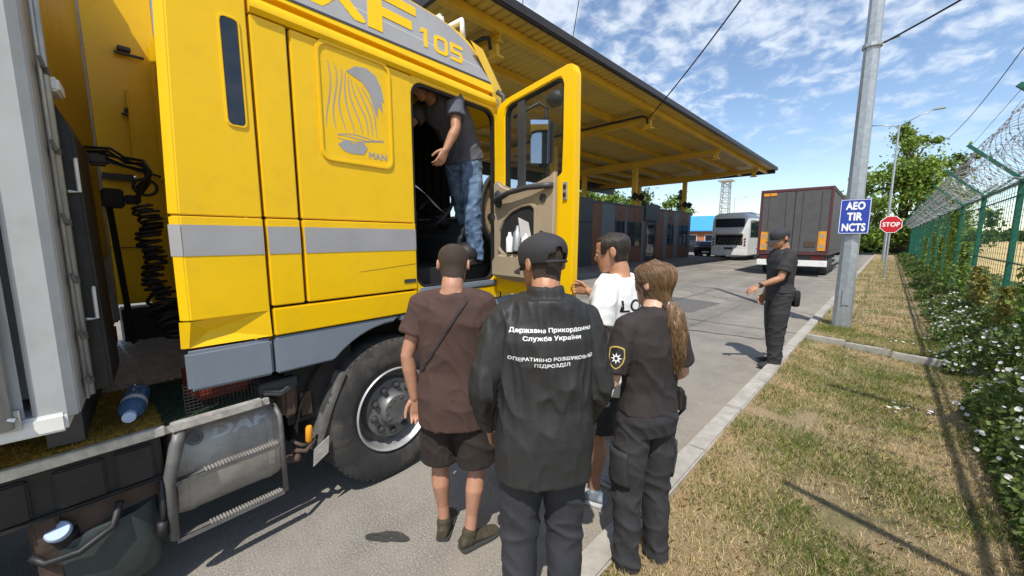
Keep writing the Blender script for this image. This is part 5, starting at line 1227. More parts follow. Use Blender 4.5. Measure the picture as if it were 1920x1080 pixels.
def hand(mb, wr, d, pn, thumb, curl=25, k=1.0, point=False):
    wr = Vector(wr); d = Vector(d).normalized(); pn = Vector(pn); pn = (pn - d * pn.dot(d)).normalized(); s = d.cross(pn).normalized() * thumb
    sec = ((-0.035, .024, .021), (0.0, .027, .019), (.03, .036, .0165), (.07, .041, .0145), (.092, .039, .0115))
    mb.loft([ell(wr + d * a * k, w * k, h * k, s, pn, 16, 0.8) for a, w, h in sec])
    for i, (off, L) in enumerate(((.030, .070), (.0105, .079), (-.009, .073), (-.028, .057))):
        p = wr + d * (.086 - (0.004 if i in (0, 3) else 0)) * k + s * off * k; pts = [p]; rad = [.0092 * k]
        c = curl * (0.25 if point and i == 0 else 1) * (1 + 0.12 * i); ang = c * 0.5
        for f_, rr in ((0.44, .0086), (0.31, .0078), (0.25, .0066)):
            a = R(ang); p = p + (d * math.cos(a) + pn * math.sin(a) + s * off * 1.2) * L * f_ * k; pts.append(p); rad.append(rr * k); ang += c
        mb.tube(pts, rad, 10); mb.ball(pts[-1], rad[-1], 5); 
        for q, rr in zip(pts[:-1], rad[:-1]): mb.ball(q, rr, 5)
    p = wr + d * .018 * k + s * .026 * k + pn * .004 * k; pts = [p]; rad = [.015 * k]
    for L, ad, as_, ap, rr in ((.034, .70, .62, .30, .0115), (.030, .86, .35, .35, .0098), (.024, .92, .15, .35, .0082)):
        p = p + (d * ad + s * as_ + pn * ap).normalized() * L * k; pts.append(p); rad.append(rr * k)
    mb.tube(pts, rad, 10)
    for q, rr in zip(pts, rad): mb.ball(q, rr, 5)

def person(label, loc, rz, H=1.75, skin='skin', head=(0, 0, 0), J=None, top=None, bottom=None, shoes=None, hair=None, cap=None, hands=None, build=1.0, lean=None, nohead=False):
    """J overrides joint positions given for a 1.75 m figure facing +Y, right hand on +X. Returns the body object."""
    k = H / 1.75
    D_ = dict(pelvis=(0, 0, .92), waist=(0, 0, 1.06), rib=(0, .0, 1.23), chest=(0, .0, 1.34), shl=(0, -.005, 1.433), nb=(0, -.015, 1.485), neck=(0, -.012, 1.512), head=(0, .015, 1.512),
              hip_l=(-.09, 0, .90), hip_r=(.09, 0, .90), knee_l=(-.10, .015, .48), knee_r=(.10, .015, .48), ank_l=(-.105, -.02, .085), ank_r=(.105, -.02, .085), toe_l=(-.15, 1), toe_r=(.15, 1),
              sh_l=(-.170, -.005, 1.418), sh_r=(.170, -.005, 1.418), el_l=(-.222, -.02, 1.135), el_r=(.222, -.02, 1.135), wr_l=(-.225, .06, .865), wr_r=(.225, .06, .865))
    D_.update(J or {})
    P = {n_: (Vector(v) * k if len(v) == 3 else v) for n_, v in D_.items()}
    b = build * k
    HM = Matrix.Translation(P['head']) @ Matrix.Rotation(R(head[0]), 4, 'Z') @ Matrix.Rotation(R(head[1]), 4, 'X') @ Matrix.Rotation(R(head[2]), 4, 'Y') @ Matrix.Scale(k, 4)
    base = Matrix.Translation(Vector(loc)) @ Matrix.Rotation(rz, 4, 'Z')
    sd = (P['sh_r'] - P['sh_l']).normalized(); hd = (P['hip_r'] - P['hip_l']).normalized()
    def torso(mb, gx, gy, lo=None, secs=None, up_to='nb'):
        S = [('crotch', .145, .10, -.005), ('pelvis', .168, .112, -.012), ('waist', .142, .098, 0), ('rib', .155, .110, 0), ('chest', .172, .115, 0), ('shl', .150, .092, 0), ('nb', .085, .07, 0), ('neck', .058, .06, 0)]
        rings = []
        for i, (n_, rx, ry, yo) in enumerate(S):
            if n_ == 'crotch': c = P['pelvis'] - (P['waist'] - P['pelvis']) * 0.55
            else: c = P[n_]
            t = min(1, max(0, (i - 1) / 4)); ux = hd.lerp(sd, t).normalized()
            order = [n__ for n__ in ('pelvis', 'waist', 'rib', 'chest', 'shl', 'nb', 'neck')]
            a_ = P[order[max(0, order.index(n_) - 1)]] if n_ in order else P['pelvis']; b_ = P[order[min(len(order) - 1, order.index(n_) + 1)]] if n_ in order else P['waist']
            ax = (b_ - a_).normalized(); uy = ax.cross(ux).normalized(); 
            rings.append(ell(c + uy * yo, (rx * b + gx), (ry * b + gy), ux, uy))
            if n_ == up_to: break
        return rings
    # --- body
    mb = MB(); mb.loft(torso(mb, -0.012, -0.012, up_to='neck'))
    hb = HM @ Vector((0, -.02, .05))
    limb(mb, [(*(P['nb'] - Vector((0, 0, .02))), .066 * k), (*P['neck'], .059 * k), (*hb, .058 * k)])
    if not nohead:
        mb.loft([[HM @ Vector(p) for p in head_ring(z)] for z in (-.004, .005, .014, .03, .045, .062, .08, .098, .115, .133, .15, .166, .18, .194, .205, .215, .222, .231)])
        mb.loft([[HM @ Vector(p) for p in r_] for r_ in ([(-.006, .085, .135), (.006, .085, .135), (.006, .10, .135), (-.006, .10, .135)], [(-.012, .08, .10), (.012, .08, .10), (.008, .118, .098), (-.008, .118, .098)], [(-.016, .08, .085), (.016, .08, .085), (.012, .118, .083), (-.012, .118, .083)], [(-.012, .08, .076), (.012, .08, .076), (.008, .10, .076), (-.008, .10, .076)])])
        limb(mb, [(*(HM @ Vector((-.045, .075, .135))), .009 * k), (*(HM @ Vector((0, .094, .137))), .009 * k), (*(HM @ Vector((.045, .075, .135))), .009 * k)], 8)
        limb(mb, [(*(HM @ Vector((-.022, .088, .048))), .007 * k), (*(HM @ Vector((0, .097, .05))), .0085 * k), (*(HM @ Vector((.022, .088, .048))), .007 * k)], 8)
        for s in (-1, 1):
            mb.loft([[HM @ Vector((s * (.066 + a), -.012 - .004 * s_ + y * 1.0, z)) for (y, z) in [(.019 * kk * math.cos(t), .115 + .032 * kk * math.sin(t)) for t in [2 * math.pi * j / 14 for j in range(14)]]] for a, kk, s_ in ((0.0, .6, 0), (.012, .95, 2), (.02, 1.05, 3), (.024, .9, 4))])
    for s in ('l', 'r'):
        sg = -1 if s == 'l' else 1
        limb(mb, [(*(P['nb'].lerp(P['sh_' + s], .45) - Vector((0, 0, .02 * k))), .05 * b), (*P['sh_' + s], .052 * b), (*P['sh_' + s].lerp(P['el_' + s], .35), .048 * b), (*P['el_' + s], .037 * b), (*P['el_' + s].lerp(P['wr_' + s], .3), .0395 * b), (*P['wr_' + s], .0255 * k)])
        limb(mb, [(*P['hip_' + s], .075 * b), (*P['hip_' + s].lerp(P['knee_' + s], .5), .066 * b), (*P['knee_' + s], .050 * b), (*(P['knee_' + s].lerp(P['ank_' + s], .32) - Vector((0, .018 * k, 0))), .053 * b), (*P['knee_' + s].lerp(P['ank_' + s], .7), .036 * b), (*P['ank_' + s], .034 * k), (*(P['ank_' + s] - Vector((0, 0, .035))), .036 * k)])
    me = remeshed(mb, 0.0055, 3)
    hm = MB()
    for s in ('l', 'r'):
        h = (hands or {}).get(s, {}); sg = -1 if s == 'l' else 1
        d = Vector(h.get('d', (P['wr_' + s] - P['el_' + s]).normalized())); pn = Vector(h.get('pn', (-sg, 0, 0)))
        fwd_thumb = h.get('thumb', None)
        th = fwd_thumb if fwd_thumb is not None else (1 if d.normalized().cross(pn).dot(Vector((0, 1, 0))) > 0 else -1)
        hand(hm, P['wr_' + s], d, pn, th, h.get('curl', 28), k, h.get('point', False))
    me2 = remeshed(hm, 0.0030, 2)
    bm = bmesh.new(); bm.from_mesh(me); bm.from_mesh(me2); me3 = bpy.data.meshes.new('person'); bm.to_mesh(me3); bm.free()
    me3.polygons.foreach_set('use_smooth', [True] * len(me3.polygons))
    me3.materials.append(M[skin])
    body = bpy.data.objects.new('person', me3); COL.objects.link(body); body.matrix_world = base
    tag(body, label, 'person')
    out = dict(body=body, P=P, HM=HM, k=k)
    if not nohead:
        for s in (-1, 1):
            m_ = MB(); m_.ball(HM @ Vector((s * .031, .083, .118)), .0115 * k, 8); m_.ball(HM @ Vector((s * .031, .0935, .118)), (.004 * k, .003 * k, .004 * k), 6, 1); part('eye', m_, [M['eye'], M['black']], body, smooth=True)
            m_ = MB(); m_.tube([HM @ Vector((s * .014, .098, .138)), HM @ Vector((s * .032, .096, .143)), HM @ Vector((s * .048, .085, .138))], .0035 * k, 6); part('eyebrow', m_, M['hair_dark'], body, smooth=True)
    # --- clothes
    def smooth_part(name, me_, m_):
        o = part(name, me_, m_, body, smooth=True); return o
    if bottom:
        mb = MB(); g = bottom.get('ease', .016)
        rings = torso(mb, g, g, up_to='waist'); rings[-1] = [p.lerp(sum(rings[-1], Vector()) / len(rings[-1]), .02) for p in rings[-1]]
        mb.loft(rings)
        for s in ('l', 'r'):
            hip, kn, an = P['hip_' + s], P['knee_' + s], P['ank_' + s]; L = bottom.get('legs', 1.0); w = bottom.get('width', 1.0)
            if L >= 1: pts = [(*(hip + Vector((0, 0, .0))), .095 * b), (*hip.lerp(kn, .5), .088 * b * w), (*kn, .073 * b * w), (*kn.lerp(an, .5), .069 * b * w), (*(an + Vector((0, -.004, -.02))), .064 * b * w), (*(an + Vector((0, .0, -.045))), .066 * b * w)]
            else: pts = [(*(hip + Vector((0, 0, .0))), .098 * b), (*hip.lerp(kn, .5), .098 * b * w), (*hip.lerp(kn, L), .100 * b * w)]
            P_ = [Vector(p[:3]) for p in pts]; rr = [p[3] for p in pts]; path = []; rad = []
            for i in range(len(P_) - 1):
                for q in range(6): path.append(P_[i].lerp(P_[i + 1], q / 6)); rad.append(rr[i] + (rr[i + 1] - rr[i]) * q / 6)
            path.append(P_[-1]); rad.append(rr[-1]); mb.tube(path, rad, 18); mb.ball(P_[0], rr[0], 7)
        z_k = P['knee_l'].z; z_a = P['ank_l'].z
        me_ = remeshed(mb, 0.0065, 4, folds(.0035, 5, 8, 3.1 + H, ((z_k, .10, .005), (z_a + .06, .09, .009), (P['pelvis'].z - .06, .07, .004)) if bottom.get('legs', 1) >= 1 else ((P['pelvis'].z - .1, .2, .004),)))
        out['bottom'] = smooth_part(bottom.get('name', 'trousers'), me_, M[bottom['m']])
    if top:
        mb = MB(); gx = top.get('gx', .018); gy = top.get('gy', .018)
        rings = torso(mb, gx, gy, up_to='nb')
        hem = top.get('hem', .80) * k; box_ = top.get('boxy', 0.0)
        c = sum(rings[1], Vector()) / len(rings[1])
        if hem < c.z:
            # straight drop below the hips
            wide = top.get('hemx', 1.02); ringh = [Vector((c.x + (p.x - c.x) * wide, c.y + (p.y - c.y) * wide, p.z - c.z + hem)) for p in rings[1]]
            rings = [ringh] + rings[1:]
        else:
            c2 = sum(rings[2], Vector()) / len(rings[2]); t_ = max(0, min(.9, (hem - c.z) / (c2.z - c.z)))
            rings = [[a_.lerp(b2, t_) for a_, b2 in zip(rings[1], rings[2])]] + rings[2:]
        if box_:
            ref = rings[4] if len(rings) > 4 else rings[-2]
            for i in (1, 2, 3):
                cc_ = sum(rings[i], Vector()) / len(rings[i]); cr = sum(ref, Vector()) / len(ref)
                rings[i] = [p.lerp(cc_ + (q - cr), box_) for p, q in zip(rings[i], ref)]
        mb.loft(rings)
        for s in ('l', 'r'):
            sh, el, wr = P['sh_' + s], P['el_' + s], P['wr_' + s]; sl = top.get('sleeve', 0.6); w = top.get('sw', 1.0)
            pts = [(*(P['nb'].lerp(sh, .4) - Vector((0, 0, .012 * k))), .060 * b), (*sh, .068 * b), (*sh.lerp(el, .45), .068 * b * w)]
            if sl <= 1: pts.append((*sh.lerp(el, sl), .069 * b * w))
            else: pts += [(*el, .060 * b * w), (*el.lerp(wr, .55), .056 * b * w), (*el.lerp(wr, sl - 1), .046 * b * w)]
            P_ = [Vector(p[:3]) for p in pts]; rr = [p[3] for p in pts]; path = []; rad = []
            for i in range(len(P_) - 1):
                for q in range(6): path.append(P_[i].lerp(P_[i + 1], q / 6)); rad.append(rr[i] + (rr[i + 1] - rr[i]) * q / 6)
            path.append(P_[-1]); rad.append(rr[-1]); mb.tube(path, rad, 18); mb.ball(P_[0], rr[0] * .95, 7); mb.ball(P_[1], rr[1] * .98, 7)
        if top.get('collar'):
            mb.loft([ell(P['nb'] + Vector((0, -.004, -.02 * k)), .082 * k, .078 * k), ell(P['neck'] + Vector((0, -.004, .004 * k)), .068 * k, .070 * k)])
        f_ = folds(top.get('fold', .005), top.get('fx', 6), top.get('fz', 7), H * 7 + 1.3, top.get('zones', ()))
        out['top'] = smooth_part(top.get('name', 'shirt'), remeshed(mb, 0.0065, 4, f_), M[top['m']])
    if shoes:
        for s in ('l', 'r'):
            an = P['ank_' + s]; tx, ty = P['toe_' + s]; f = Vector((tx, ty, 0)).normalized(); sd_ = Vector((f.y, -f.x, 0)); o_ = Vector((an.x, an.y, 0)) + Vector((0, 0, P['ank_' + s].z - .085 * k)) + f * .01; lk = k * shoes.get('size', 1.0)
            secs = [(-.075, .026, .035, .075), (-.06, .034, .05, .085), (-.02, .038, .052, .09), (.03, .040, .045, .078), (.075, .045, .034, .056), (.12, .048, .027, .045), (.16, .043, .022, .037), (.19, .026, .016, .028)]
            mb = MB(); mb.loft([[o_ + f * a * lk + sd_ * w * lk * math.cos(t) + Vector((0, 0, .018 * lk + (hgt - .018) * lk * (0.5 + 0.5 * math.sin(t)))) for t in [2 * math.pi * j / 20 for j in range(20)]] for a, w, _, hgt in secs])
            limb(mb, [(*(o_ - f * .012 + Vector((0, 0, .05 * lk))), .042 * lk), (*(o_ - f * .014 + Vector((0, 0, shoes.get('h', .085) * lk))), .043 * lk)])
            sh_ = smooth_part('shoe', remeshed(mb, .005, 3), M[shoes['m']])
            mb = MB(); nb_ = len(secs); L_ = [(o_ + f * a * lk + sd_ * (w + .006) * lk) for a, w, _, _ in secs] + [(o_ + f * a * lk - sd_ * (w + .006) * lk) for a, w, _, _ in reversed(secs)]
            mb.prism([p + Vector((0, 0, .001)) for p in L_], (0, 0, .026 * lk)); so = part('sole', mb, M[shoes['sole']], sh_, bevel=.006)
            if shoes.get('laces'):
                for q in range(4):
                    a = .02 + .022 * q; zt = .082 - .010 * q
                    mb = MB(); mb.tube([o_ + f * a * lk + sd_ * -.03 * lk + Vector((0, 0, (zt - .014) * lk)), o_ + f * (a + .008) * lk + Vector((0, 0, (zt + .004) * lk)), o_ + f * a * lk + sd_ * .03 * lk + Vector((0, 0, (zt - .014) * lk))], .004, 6); part('lace', mb, M['white'], sh_, smooth=True)
    if hair:
        mb = MB(); n_ = 36; zs = [-.012, .004, .02, .035, .05, .065, .08, .095, .11, .125, .14, .155, .17, .185, .2, .212, .222, .2305]; vol = hair.get('vol', .012)
        rings = [[HM @ Vector((p[0] * (1 - max(0, .085 - z) * 1.6), p[1], z)) for p in head_ring(max(z, .085), vol - max(0, .085 - z) * .12, n_)] for z in zs]
        vs = [p for r_ in rings for p in r_]; fs = []
        for i in range(len(zs) - 1):
            for j in range(n_):
                a = (2 * math.pi * (j + .5) / n_); front = math.sin(a); z = zs[i]
                lo = hair.get('nape', .05) if front < -0.35 else (hair.get('side', .11) if front < 0.45 else hair.get('front', .185))
                if abs(math.cos(a)) > .85 and -0.30 < front < .22: lo = max(lo, hair.get('ear', .135))
                if z >= lo - 1e-6: fs.append((i * n_ + j, i * n_ + (j + 1) % n_, (i + 1) * n_ + (j + 1) % n_, (i + 1) * n_ + j))
        top_ = len(vs); vs.append(HM @ Vector((0, -.008, .231 + vol))); 
        for j in range(n_): fs.append(((len(zs) - 1) * n_ + j, (len(zs) - 1) * n_ + (j + 1) % n_, top_))
        mb.add(vs, fs); o = part('hair', mb, M[hair['m']], body, smooth=True)
        sm = o.modifiers.new('solid', 'SOLIDIFY'); sm.thickness = vol * 1.1; sm.offset = -1
        sb = o.modifiers.new('sub', 'SUBSURF'); sb.levels = 1; sb.render_levels = 1
        out['hair'] = o
    if cap:
        mb = MB(); n_ = 40; dome = [(.112, .010), (.125, .012), (.145, .014), (.17, .016), (.19, .017), (.208, .017), (.222, .016)]
        rings = []
        for z, g in dome: rings.append([HM @ Vector(p) for p in head_ring(z, g, n_)])
        vs = [p for r_ in rings for p in r_]; fs = []
        for i in range(len(dome) - 1):
            for j in range(n_):
                a = 2 * math.pi * (j + .5) / n_; back = -math.sin(a); hx_ = math.cos(a)
                if cap.get('arch') and back > .0 and (hx_ / .52) ** 2 + ((dome[i][0] + .008 - .112) / .045) ** 2 < 1: continue
                fs.append((i * n_ + j, i * n_ + (j + 1) % n_, (i + 1) * n_ + (j + 1) % n_, (i + 1) * n_ + j))
        top_ = len(vs); vs.append(HM @ Vector((0, -.008, .246)))
        for j in range(n_): fs.append(((len(dome) - 1) * n_ + j, (len(dome) - 1) * n_ + (j + 1) % n_, top_))
        mb.add(vs, fs); o = part('cap', mb, M[cap['m']], body, smooth=True)
        sm = o.modifiers.new('solid', 'SOLIDIFY'); sm.thickness = .004; sm.offset = 1
        sb = o.modifiers.new('sub', 'SUBSURF'); sb.levels = 1; sb.render_levels = 1
        mb = MB(); mb.ball(HM @ Vector((0, -.008, .2475)), (.008 * k, .008 * k, .004 * k), 6); part('cap_button', mb, M[cap['m']], o, smooth=True)
        # brim
        mb = MB(); rows = []
        for t in np.linspace(-1, 1, 15):
            a = R(90 + 62 * t); w0 = (.0765 + .012) * math.cos(a); y0 = (.101 + .012) * math.sin(a) - .004
            ln = .068 * math.sqrt(max(0, 1 - t * t)) ; z = .118 - .018 * t * t * 1.2
            rows.append([HM @ Vector((w0, y0, z)), HM @ Vector((w0 * 1.02, y0 + ln, z - .014)), HM @ Vector((w0 * 1.02, y0 + ln, z - .019)), HM @ Vector((w0, y0, z - .005))])
        mb.loft(rows); part('cap_brim', mb, M[cap['m']], o, smooth='auto')
        if cap.get('arch'):
            mb = MB(); mb.tube([HM @ Vector(((.0765 + .0145) * math.cos(R(a)), -.003 + (.098 + .0145) * math.sin(R(a)), .116)) for a in range(236, 306, 5)], .006 * k, 8); part('cap_strap', mb, M[cap['m']], o, smooth=True)
        out['cap'] = o
    return out

def project_text(name, s, m, parent, target, origin, right, up, height, width, bold=.03, off=.0015, step=.012):
    """lettering cut fine and laid on a curved garment; origin/right/up in the garment's own space"""
    vs, fs = text_mesh(s, height, width, bold)
    bm = bmesh.new(); V = [bm.verts.new(v) for v in vs]
    for f in fs: bm.faces.new([V[i] for i in f])
    bvh = BVHTree.FromPolygons([v.co.copy() for v in target.data.vertices], [tuple(p.vertices) for p in target.data.polygons])
    o = Vector(origin); r = Vector(right).normalized(); u = Vector(up).normalized(); n = r.cross(u).normalized(); dead = []
    for v in bm.verts:
        p = o + r * v.co.x + u * v.co.y + n * .3
        hit = bvh.ray_cast(p, -n, .6)
        if hit[0]: v.co = hit[0] + n * off
        else: dead.append(v)
    bmesh.ops.delete(bm, geom=dead, context='VERTS')
    me = bpy.data.meshes.new(name); bm.to_mesh(me); bm.free()
    return part(name, me, m, parent)

V3 = Vector
A0 = 44.28
# guard in the black jacket
g = person('man in a black jacket with white Ukrainian lettering and a black cap seen from behind', (-0.955, 1.165, 0), R(A0 + 6), 1.70, 'skin_tan', (24, -8, 0),
    J=dict(el_l=(-.252, -.03, 1.13), wr_l=(-.225, .10, .90), el_r=(.228, -.03, 1.13), wr_r=(.195, .10, .88), sh_l=(-.175, -.005, 1.40), sh_r=(.170, -.005, 1.40), shl=(0, -.005, 1.425), nb=(0, -.018, 1.50), neck=(0, -.014, 1.535)),
    top=dict(name='jacket', m='jacket', gx=.030, gy=.03, hem=.745, hemx=1.03, boxy=.75, sleeve=1.93, sw=1.02, fold=.0055, fx=9, fz=4.5, collar=True, zones=((1.10, .13, .007), (1.38, .06, .003))),
    bottom=dict(m='cloth_blue', width=1.12, ease=.02), shoes=dict(m='cloth_black', sole='sole_dark'), hair=dict(m='hair_short', vol=.007, nape=.004, side=.09, ear=.12, front=.18), cap=dict(m='cloth_black', arch=True), build=1.0)
jb = g['top']
for s, z, h_, w_ in (('Державна Прикордонна', 1.345, .021, .315), ('Служба України', 1.317, .021, .22), ('ОПЕРАТИВНО РОЗШУКОВИЙ', 1.243, .017, .325), ('ПІДРОЗДІЛ', 1.217, .016, .135)):
    project_text('lettering', s, M['signwhite'], jb, jb, (0.005, -.15, z), (1, 0, 0), (0, 0, 1), h_, w_, .03)
# jacket details: hem band and back yoke seam
# man in brown
b_ = person('man in a brown T-shirt and dark shorts with a bag strap across his back', (-1.60, 1.20, 0), R(A0 - 4), 1.66, 'skin', (8, -22, 0),
    J=dict(el_l=(-.25, -.05, 1.13), wr_l=(-.225, -.03, .88), el_r=(.245, .02, 1.13), wr_r=(.20, .22, 1.0), knee_l=(-.10, .02, .47), ank_l=(-.085, .02, .085), ank_r=(.085, -.06, .085), knee_r=(.125, .0, .47), toe_l=(-.05, 1), toe_r=(.75, .7)),
    top=dict(name='t_shirt', m='cloth_brown', gx=.030, gy=.03, hem=.74, boxy=.5, sleeve=.58, sw=1.15, fold=.006, fx=5, fz=5),
    bottom=dict(name='shorts', m='cloth_shorts', legs=.93, width=1.12, ease=.025), shoes=dict(m='shoe_olive', sole='sole_dark', h=.095), hair=dict(m='hair_short', vol=.010, nape=.02, side=.10, ear=.125, front=.19),
    hands=dict(l=dict(pn=(.3, -1, 0), thumb=1, curl=35)))
ts = b_['top']
bvh_ = BVHTree.FromPolygons([v.co.copy() for v in ts.data.vertices], [tuple(p.vertices) for p in ts.data.polygons])
def on_surface(x, z, side=-1, off=.004):
    h = bvh_.ray_cast(V3((x, side * .5, z)), V3((0, -side, 0)))
    return (h[0] + h[1] * off) if h[0] else None
rows = []
for k in range(25):
    t = k / 24; x = .085 - .235 * t; z = 1.365 - .36 * t
    a_ = on_surface(x - .014, z - .012); c_ = on_surface(x + .014, z + .012)
    if a_ and c_: rows.append([a_, c_, c_ + V3((0, -.003, 0)), a_ + V3((0, -.003, 0))])
mb = MB(); mb.loft(rows); part('bag_strap', mb, M['cloth_black'], b_['body'], smooth='auto')
# man in white at the door
w_ = person('man in a white T-shirt and dark shorts holding the edge of the open door', (-1.155, 2.10, 0), R(A0 + 52), 1.72, 'skin_tan', (10, -12, 0),
    J=dict(el_l=(-.24, .0, 1.13), wr_l=(-.20, .17, .93), el_r=(.305, .10, 1.19), wr_r=(.25, .325, 1.335), ank_l=(-.11, .06, .085), knee_l=(-.10, .06, .48), ank_r=(.11, -.05, .085), toe_l=(-.1, 1), toe_r=(.2, 1)),
    top=dict(name='t_shirt', m='cloth_white', gx=.03, gy=.03, hem=.78, boxy=.55, sleeve=.72, sw=1.15, fold=.006, fx=5, fz=5),
    bottom=dict(name='shorts', m='cloth_black', legs=.9, width=1.12, ease=.025), shoes=dict(m='shoe_grey', sole='sole_white', laces=True), hair=dict(m='hair_dark', vol=.012, nape=.05, side=.10, front=.19),
    hands=dict(r=dict(d=(-.05, 1, .12), pn=(-1, .0, 0), thumb=1, curl=50), l=dict(curl=35)))
project_text('lettering', 'LOS', M['black'], w_['top'], w_['top'], (-0.065, -.15, 1.30), (1, 0, 0), (0, 0, 1), .07, .20, .02)
bg = MB(); bg.loft([ell((-.19, .13, z), .035 * s_, .08 * s_, n=20, p=.7) for z, s_ in ((.98, .9), (1.0, 1), (1.12, 1.02), (1.16, .95), (1.17, .8))]); bgo = tag(part('waist_bag', bg, M['black'], None, smooth='auto'), 'black and white bag held in front by the man in white', 'bag'); bgo.matrix_world = w_['body'].matrix_basis.copy()
for q in range(4):
    mb = MB(); mb.ball((-.222, .085 + .03 * q, 1.05 + .035 * (q % 2)), (.006, .012, .012), 6); part('print', mb, M['white'], bgo, smooth=True)
# policewoman
p_ = person('young policewoman in black uniform with a long light brown ponytail seen from behind', (-0.775, 1.735, 0), R(A0 + 22), 1.575, 'skin_fair', (8, -4, 0),
    J=dict(head=(.045, .03, 1.512), neck=(.022, 0, 1.512), sh_l=(-.158, -.005, 1.418), sh_r=(.158, -.005, 1.418), hip_l=(-.085, 0, .91), hip_r=(.085, 0, .91), el_l=(-.235, .0, 1.13), wr_l=(-.13, .19, 1.06), el_r=(.235, -.01, 1.13), wr_r=(.17, .17, 1.02), waist=(0, 0, 1.08)),
    top=dict(name='polo_shirt', m='cloth_polo', gx=.014, gy=.016, hem=.96, sleeve=.80, sw=1.05, fold=.0045, fx=6, fz=7, collar=True, zones=((1.02, .06, .004),)),
    bottom=dict(m='cloth_black', width=1.14, ease=.012), shoes=dict(m='cloth_black', sole='sole_dark'), hair=dict(m='hair_brown', vol=.019, nape=-.012, side=.075, ear=.112, front=.17), build=.93)
HMw = p_['HM']
tail = [HMw @ V3(q) for q in ((0, -.080, .005), (.0, -.112, -.008), (.004, -.128, -.04), (.0, -.134, -.09), (.010, -.142, -.14), (.0, -.136, -.19), (.008, -.140, -.235), (.012, -.135, -.275), (.01, -.132, -.305))]
mb = MB(); mb.tube(tail, [.022, .030, .036, .040, .037, .032, .026, .014, .004], 16)
def strands(c): return .006 * (1 - 2 * abs(noise.noise((c.x * 75, c.y * 75, c.z * 9)))) + .004 * noise.noise((c.x * 20, c.y * 20, c.z * 16))
smooth_ = part('ponytail', remeshed(mb, .004, 2, strands), M['hair_brown'], p_['body'], smooth=True)
mb = MB(); 
for k in range(3): mb.tube([HMw @ V3((.036 * math.cos(t) * (1 + .12 * math.sin(5 * t + k)), -.098 + .012 * k * .4 + .010 * math.sin(t), -.002 + .026 * math.sin(t) - .006 * k)) for t in [2 * math.pi * j / 24 for j in range(24)]], .009, 8, closed=True)
part('scrunchie', mb, M['cloth_polo'], p_['body'], smooth=True)
def strand_mat(name, c1, c2):
    m = bpy.data.materials.new(name); m.use_nodes = True; N, L = m.node_tree.nodes, m.node_tree.links; b = N["Principled BSDF"]; b.inputs['Roughness'].default_value = 0.38
    g_ = N.new("ShaderNodeNewGeometry"); r = N.new("ShaderNodeValToRGB"); r.color_ramp.elements[0].color = (*c1, 1); r.color_ramp.elements[1].color = (*c2, 1)
    L.new(g_.outputs['Random Per Island'], r.inputs[0]); L.new(r.outputs[0], b.inputs['Base Color']); return m
M['hair_strand'] = strand_mat('hair strands', (0.06, 0.03, 0.015), (0.27, 0.165, 0.085))
me_h = bpy.data.meshes.new_from_object(p_['hair'].evaluated_get(bpy.context.evaluated_depsgraph_get()))
bvh_h = BVHTree.FromPolygons([v.co.copy() for v in me_h.vertices], [tuple(q.vertices) for q in me_h.polygons])
hc = HMw @ V3((0, -.005, .125)); tie = HMw @ V3((0, -.100, .0)); td = (tie - hc).normalized(); r_ = random.Random(5); mb = MB()
for k in range(1500):
    a = r_.uniform(0, 6.283); fr = math.sin(a); z = r_.choice((r_.uniform(-.005, .22), r_.uniform(.10, .232)))
    if fr > -.35 and z < .10: continue
    if fr > .45 and z < .17: continue
    q = head_ring(max(.085, min(z, .229)), .019, 60)[int(a / 6.283 * 60) % 60]; q = (q[0], q[1], z); sdr = (HMw @ V3(q) - hc).normalized(); pts = []
    side_ = V3((r_.uniform(-.12, .12), r_.uniform(-.12, .12), r_.uniform(-.12, .12)))
    for n2 in range(9):
        t = n2 / 8; d_ = (sdr * (1 - t) + td * t + side_ * math.sin(math.pi * t) * .35).normalized()
        h = bvh_h.ray_cast(hc + d_ * .3, -d_, .3)
        if h[0]: pts.append(h[0] + d_ * (.0012 + .0022 * r_.random() * math.sin(math.pi * t)))
    if len(pts) > 3: mb.tube(pts, .0011, 3, caps=False)
part('head_strands', mb, M['hair_strand'], p_['body'], recalc=False, smooth=True)
mb = MB(); rad_t = [.022, .032, .038, .042, .040, .036, .031, .022, .010]
for k in range(700):
    a = r_.uniform(0, 6.283); f_ = r_.uniform(.8, 1.06); ph = r_.uniform(0, 6.28); pts = []; n3 = r_.randint(6, 9)
    for n2 in range(n3):
        w_2 = rad_t[n2] * f_; pts.append(tail[n2] + V3((math.cos(a + .25 * n2) * w_2, math.sin(a + .25 * n2) * w_2, 0)) + V3((.004 * math.sin(1.1 * n2 + ph), .003 * math.cos(1.3 * n2 + ph), r_.uniform(-.01, .01))))
    pts[-1] = pts[-1] + V3((0, 0, -r_.uniform(0, .03))); fine = []
    for q in range(len(pts) - 1): fine += [pts[q], pts[q].lerp(pts[q + 1], .5)]
    mb.tube(fine + [pts[-1]], .0012, 3, caps=False)
part('tail_strands', mb, M['hair_strand'], smooth_, recalc=False, smooth=True)
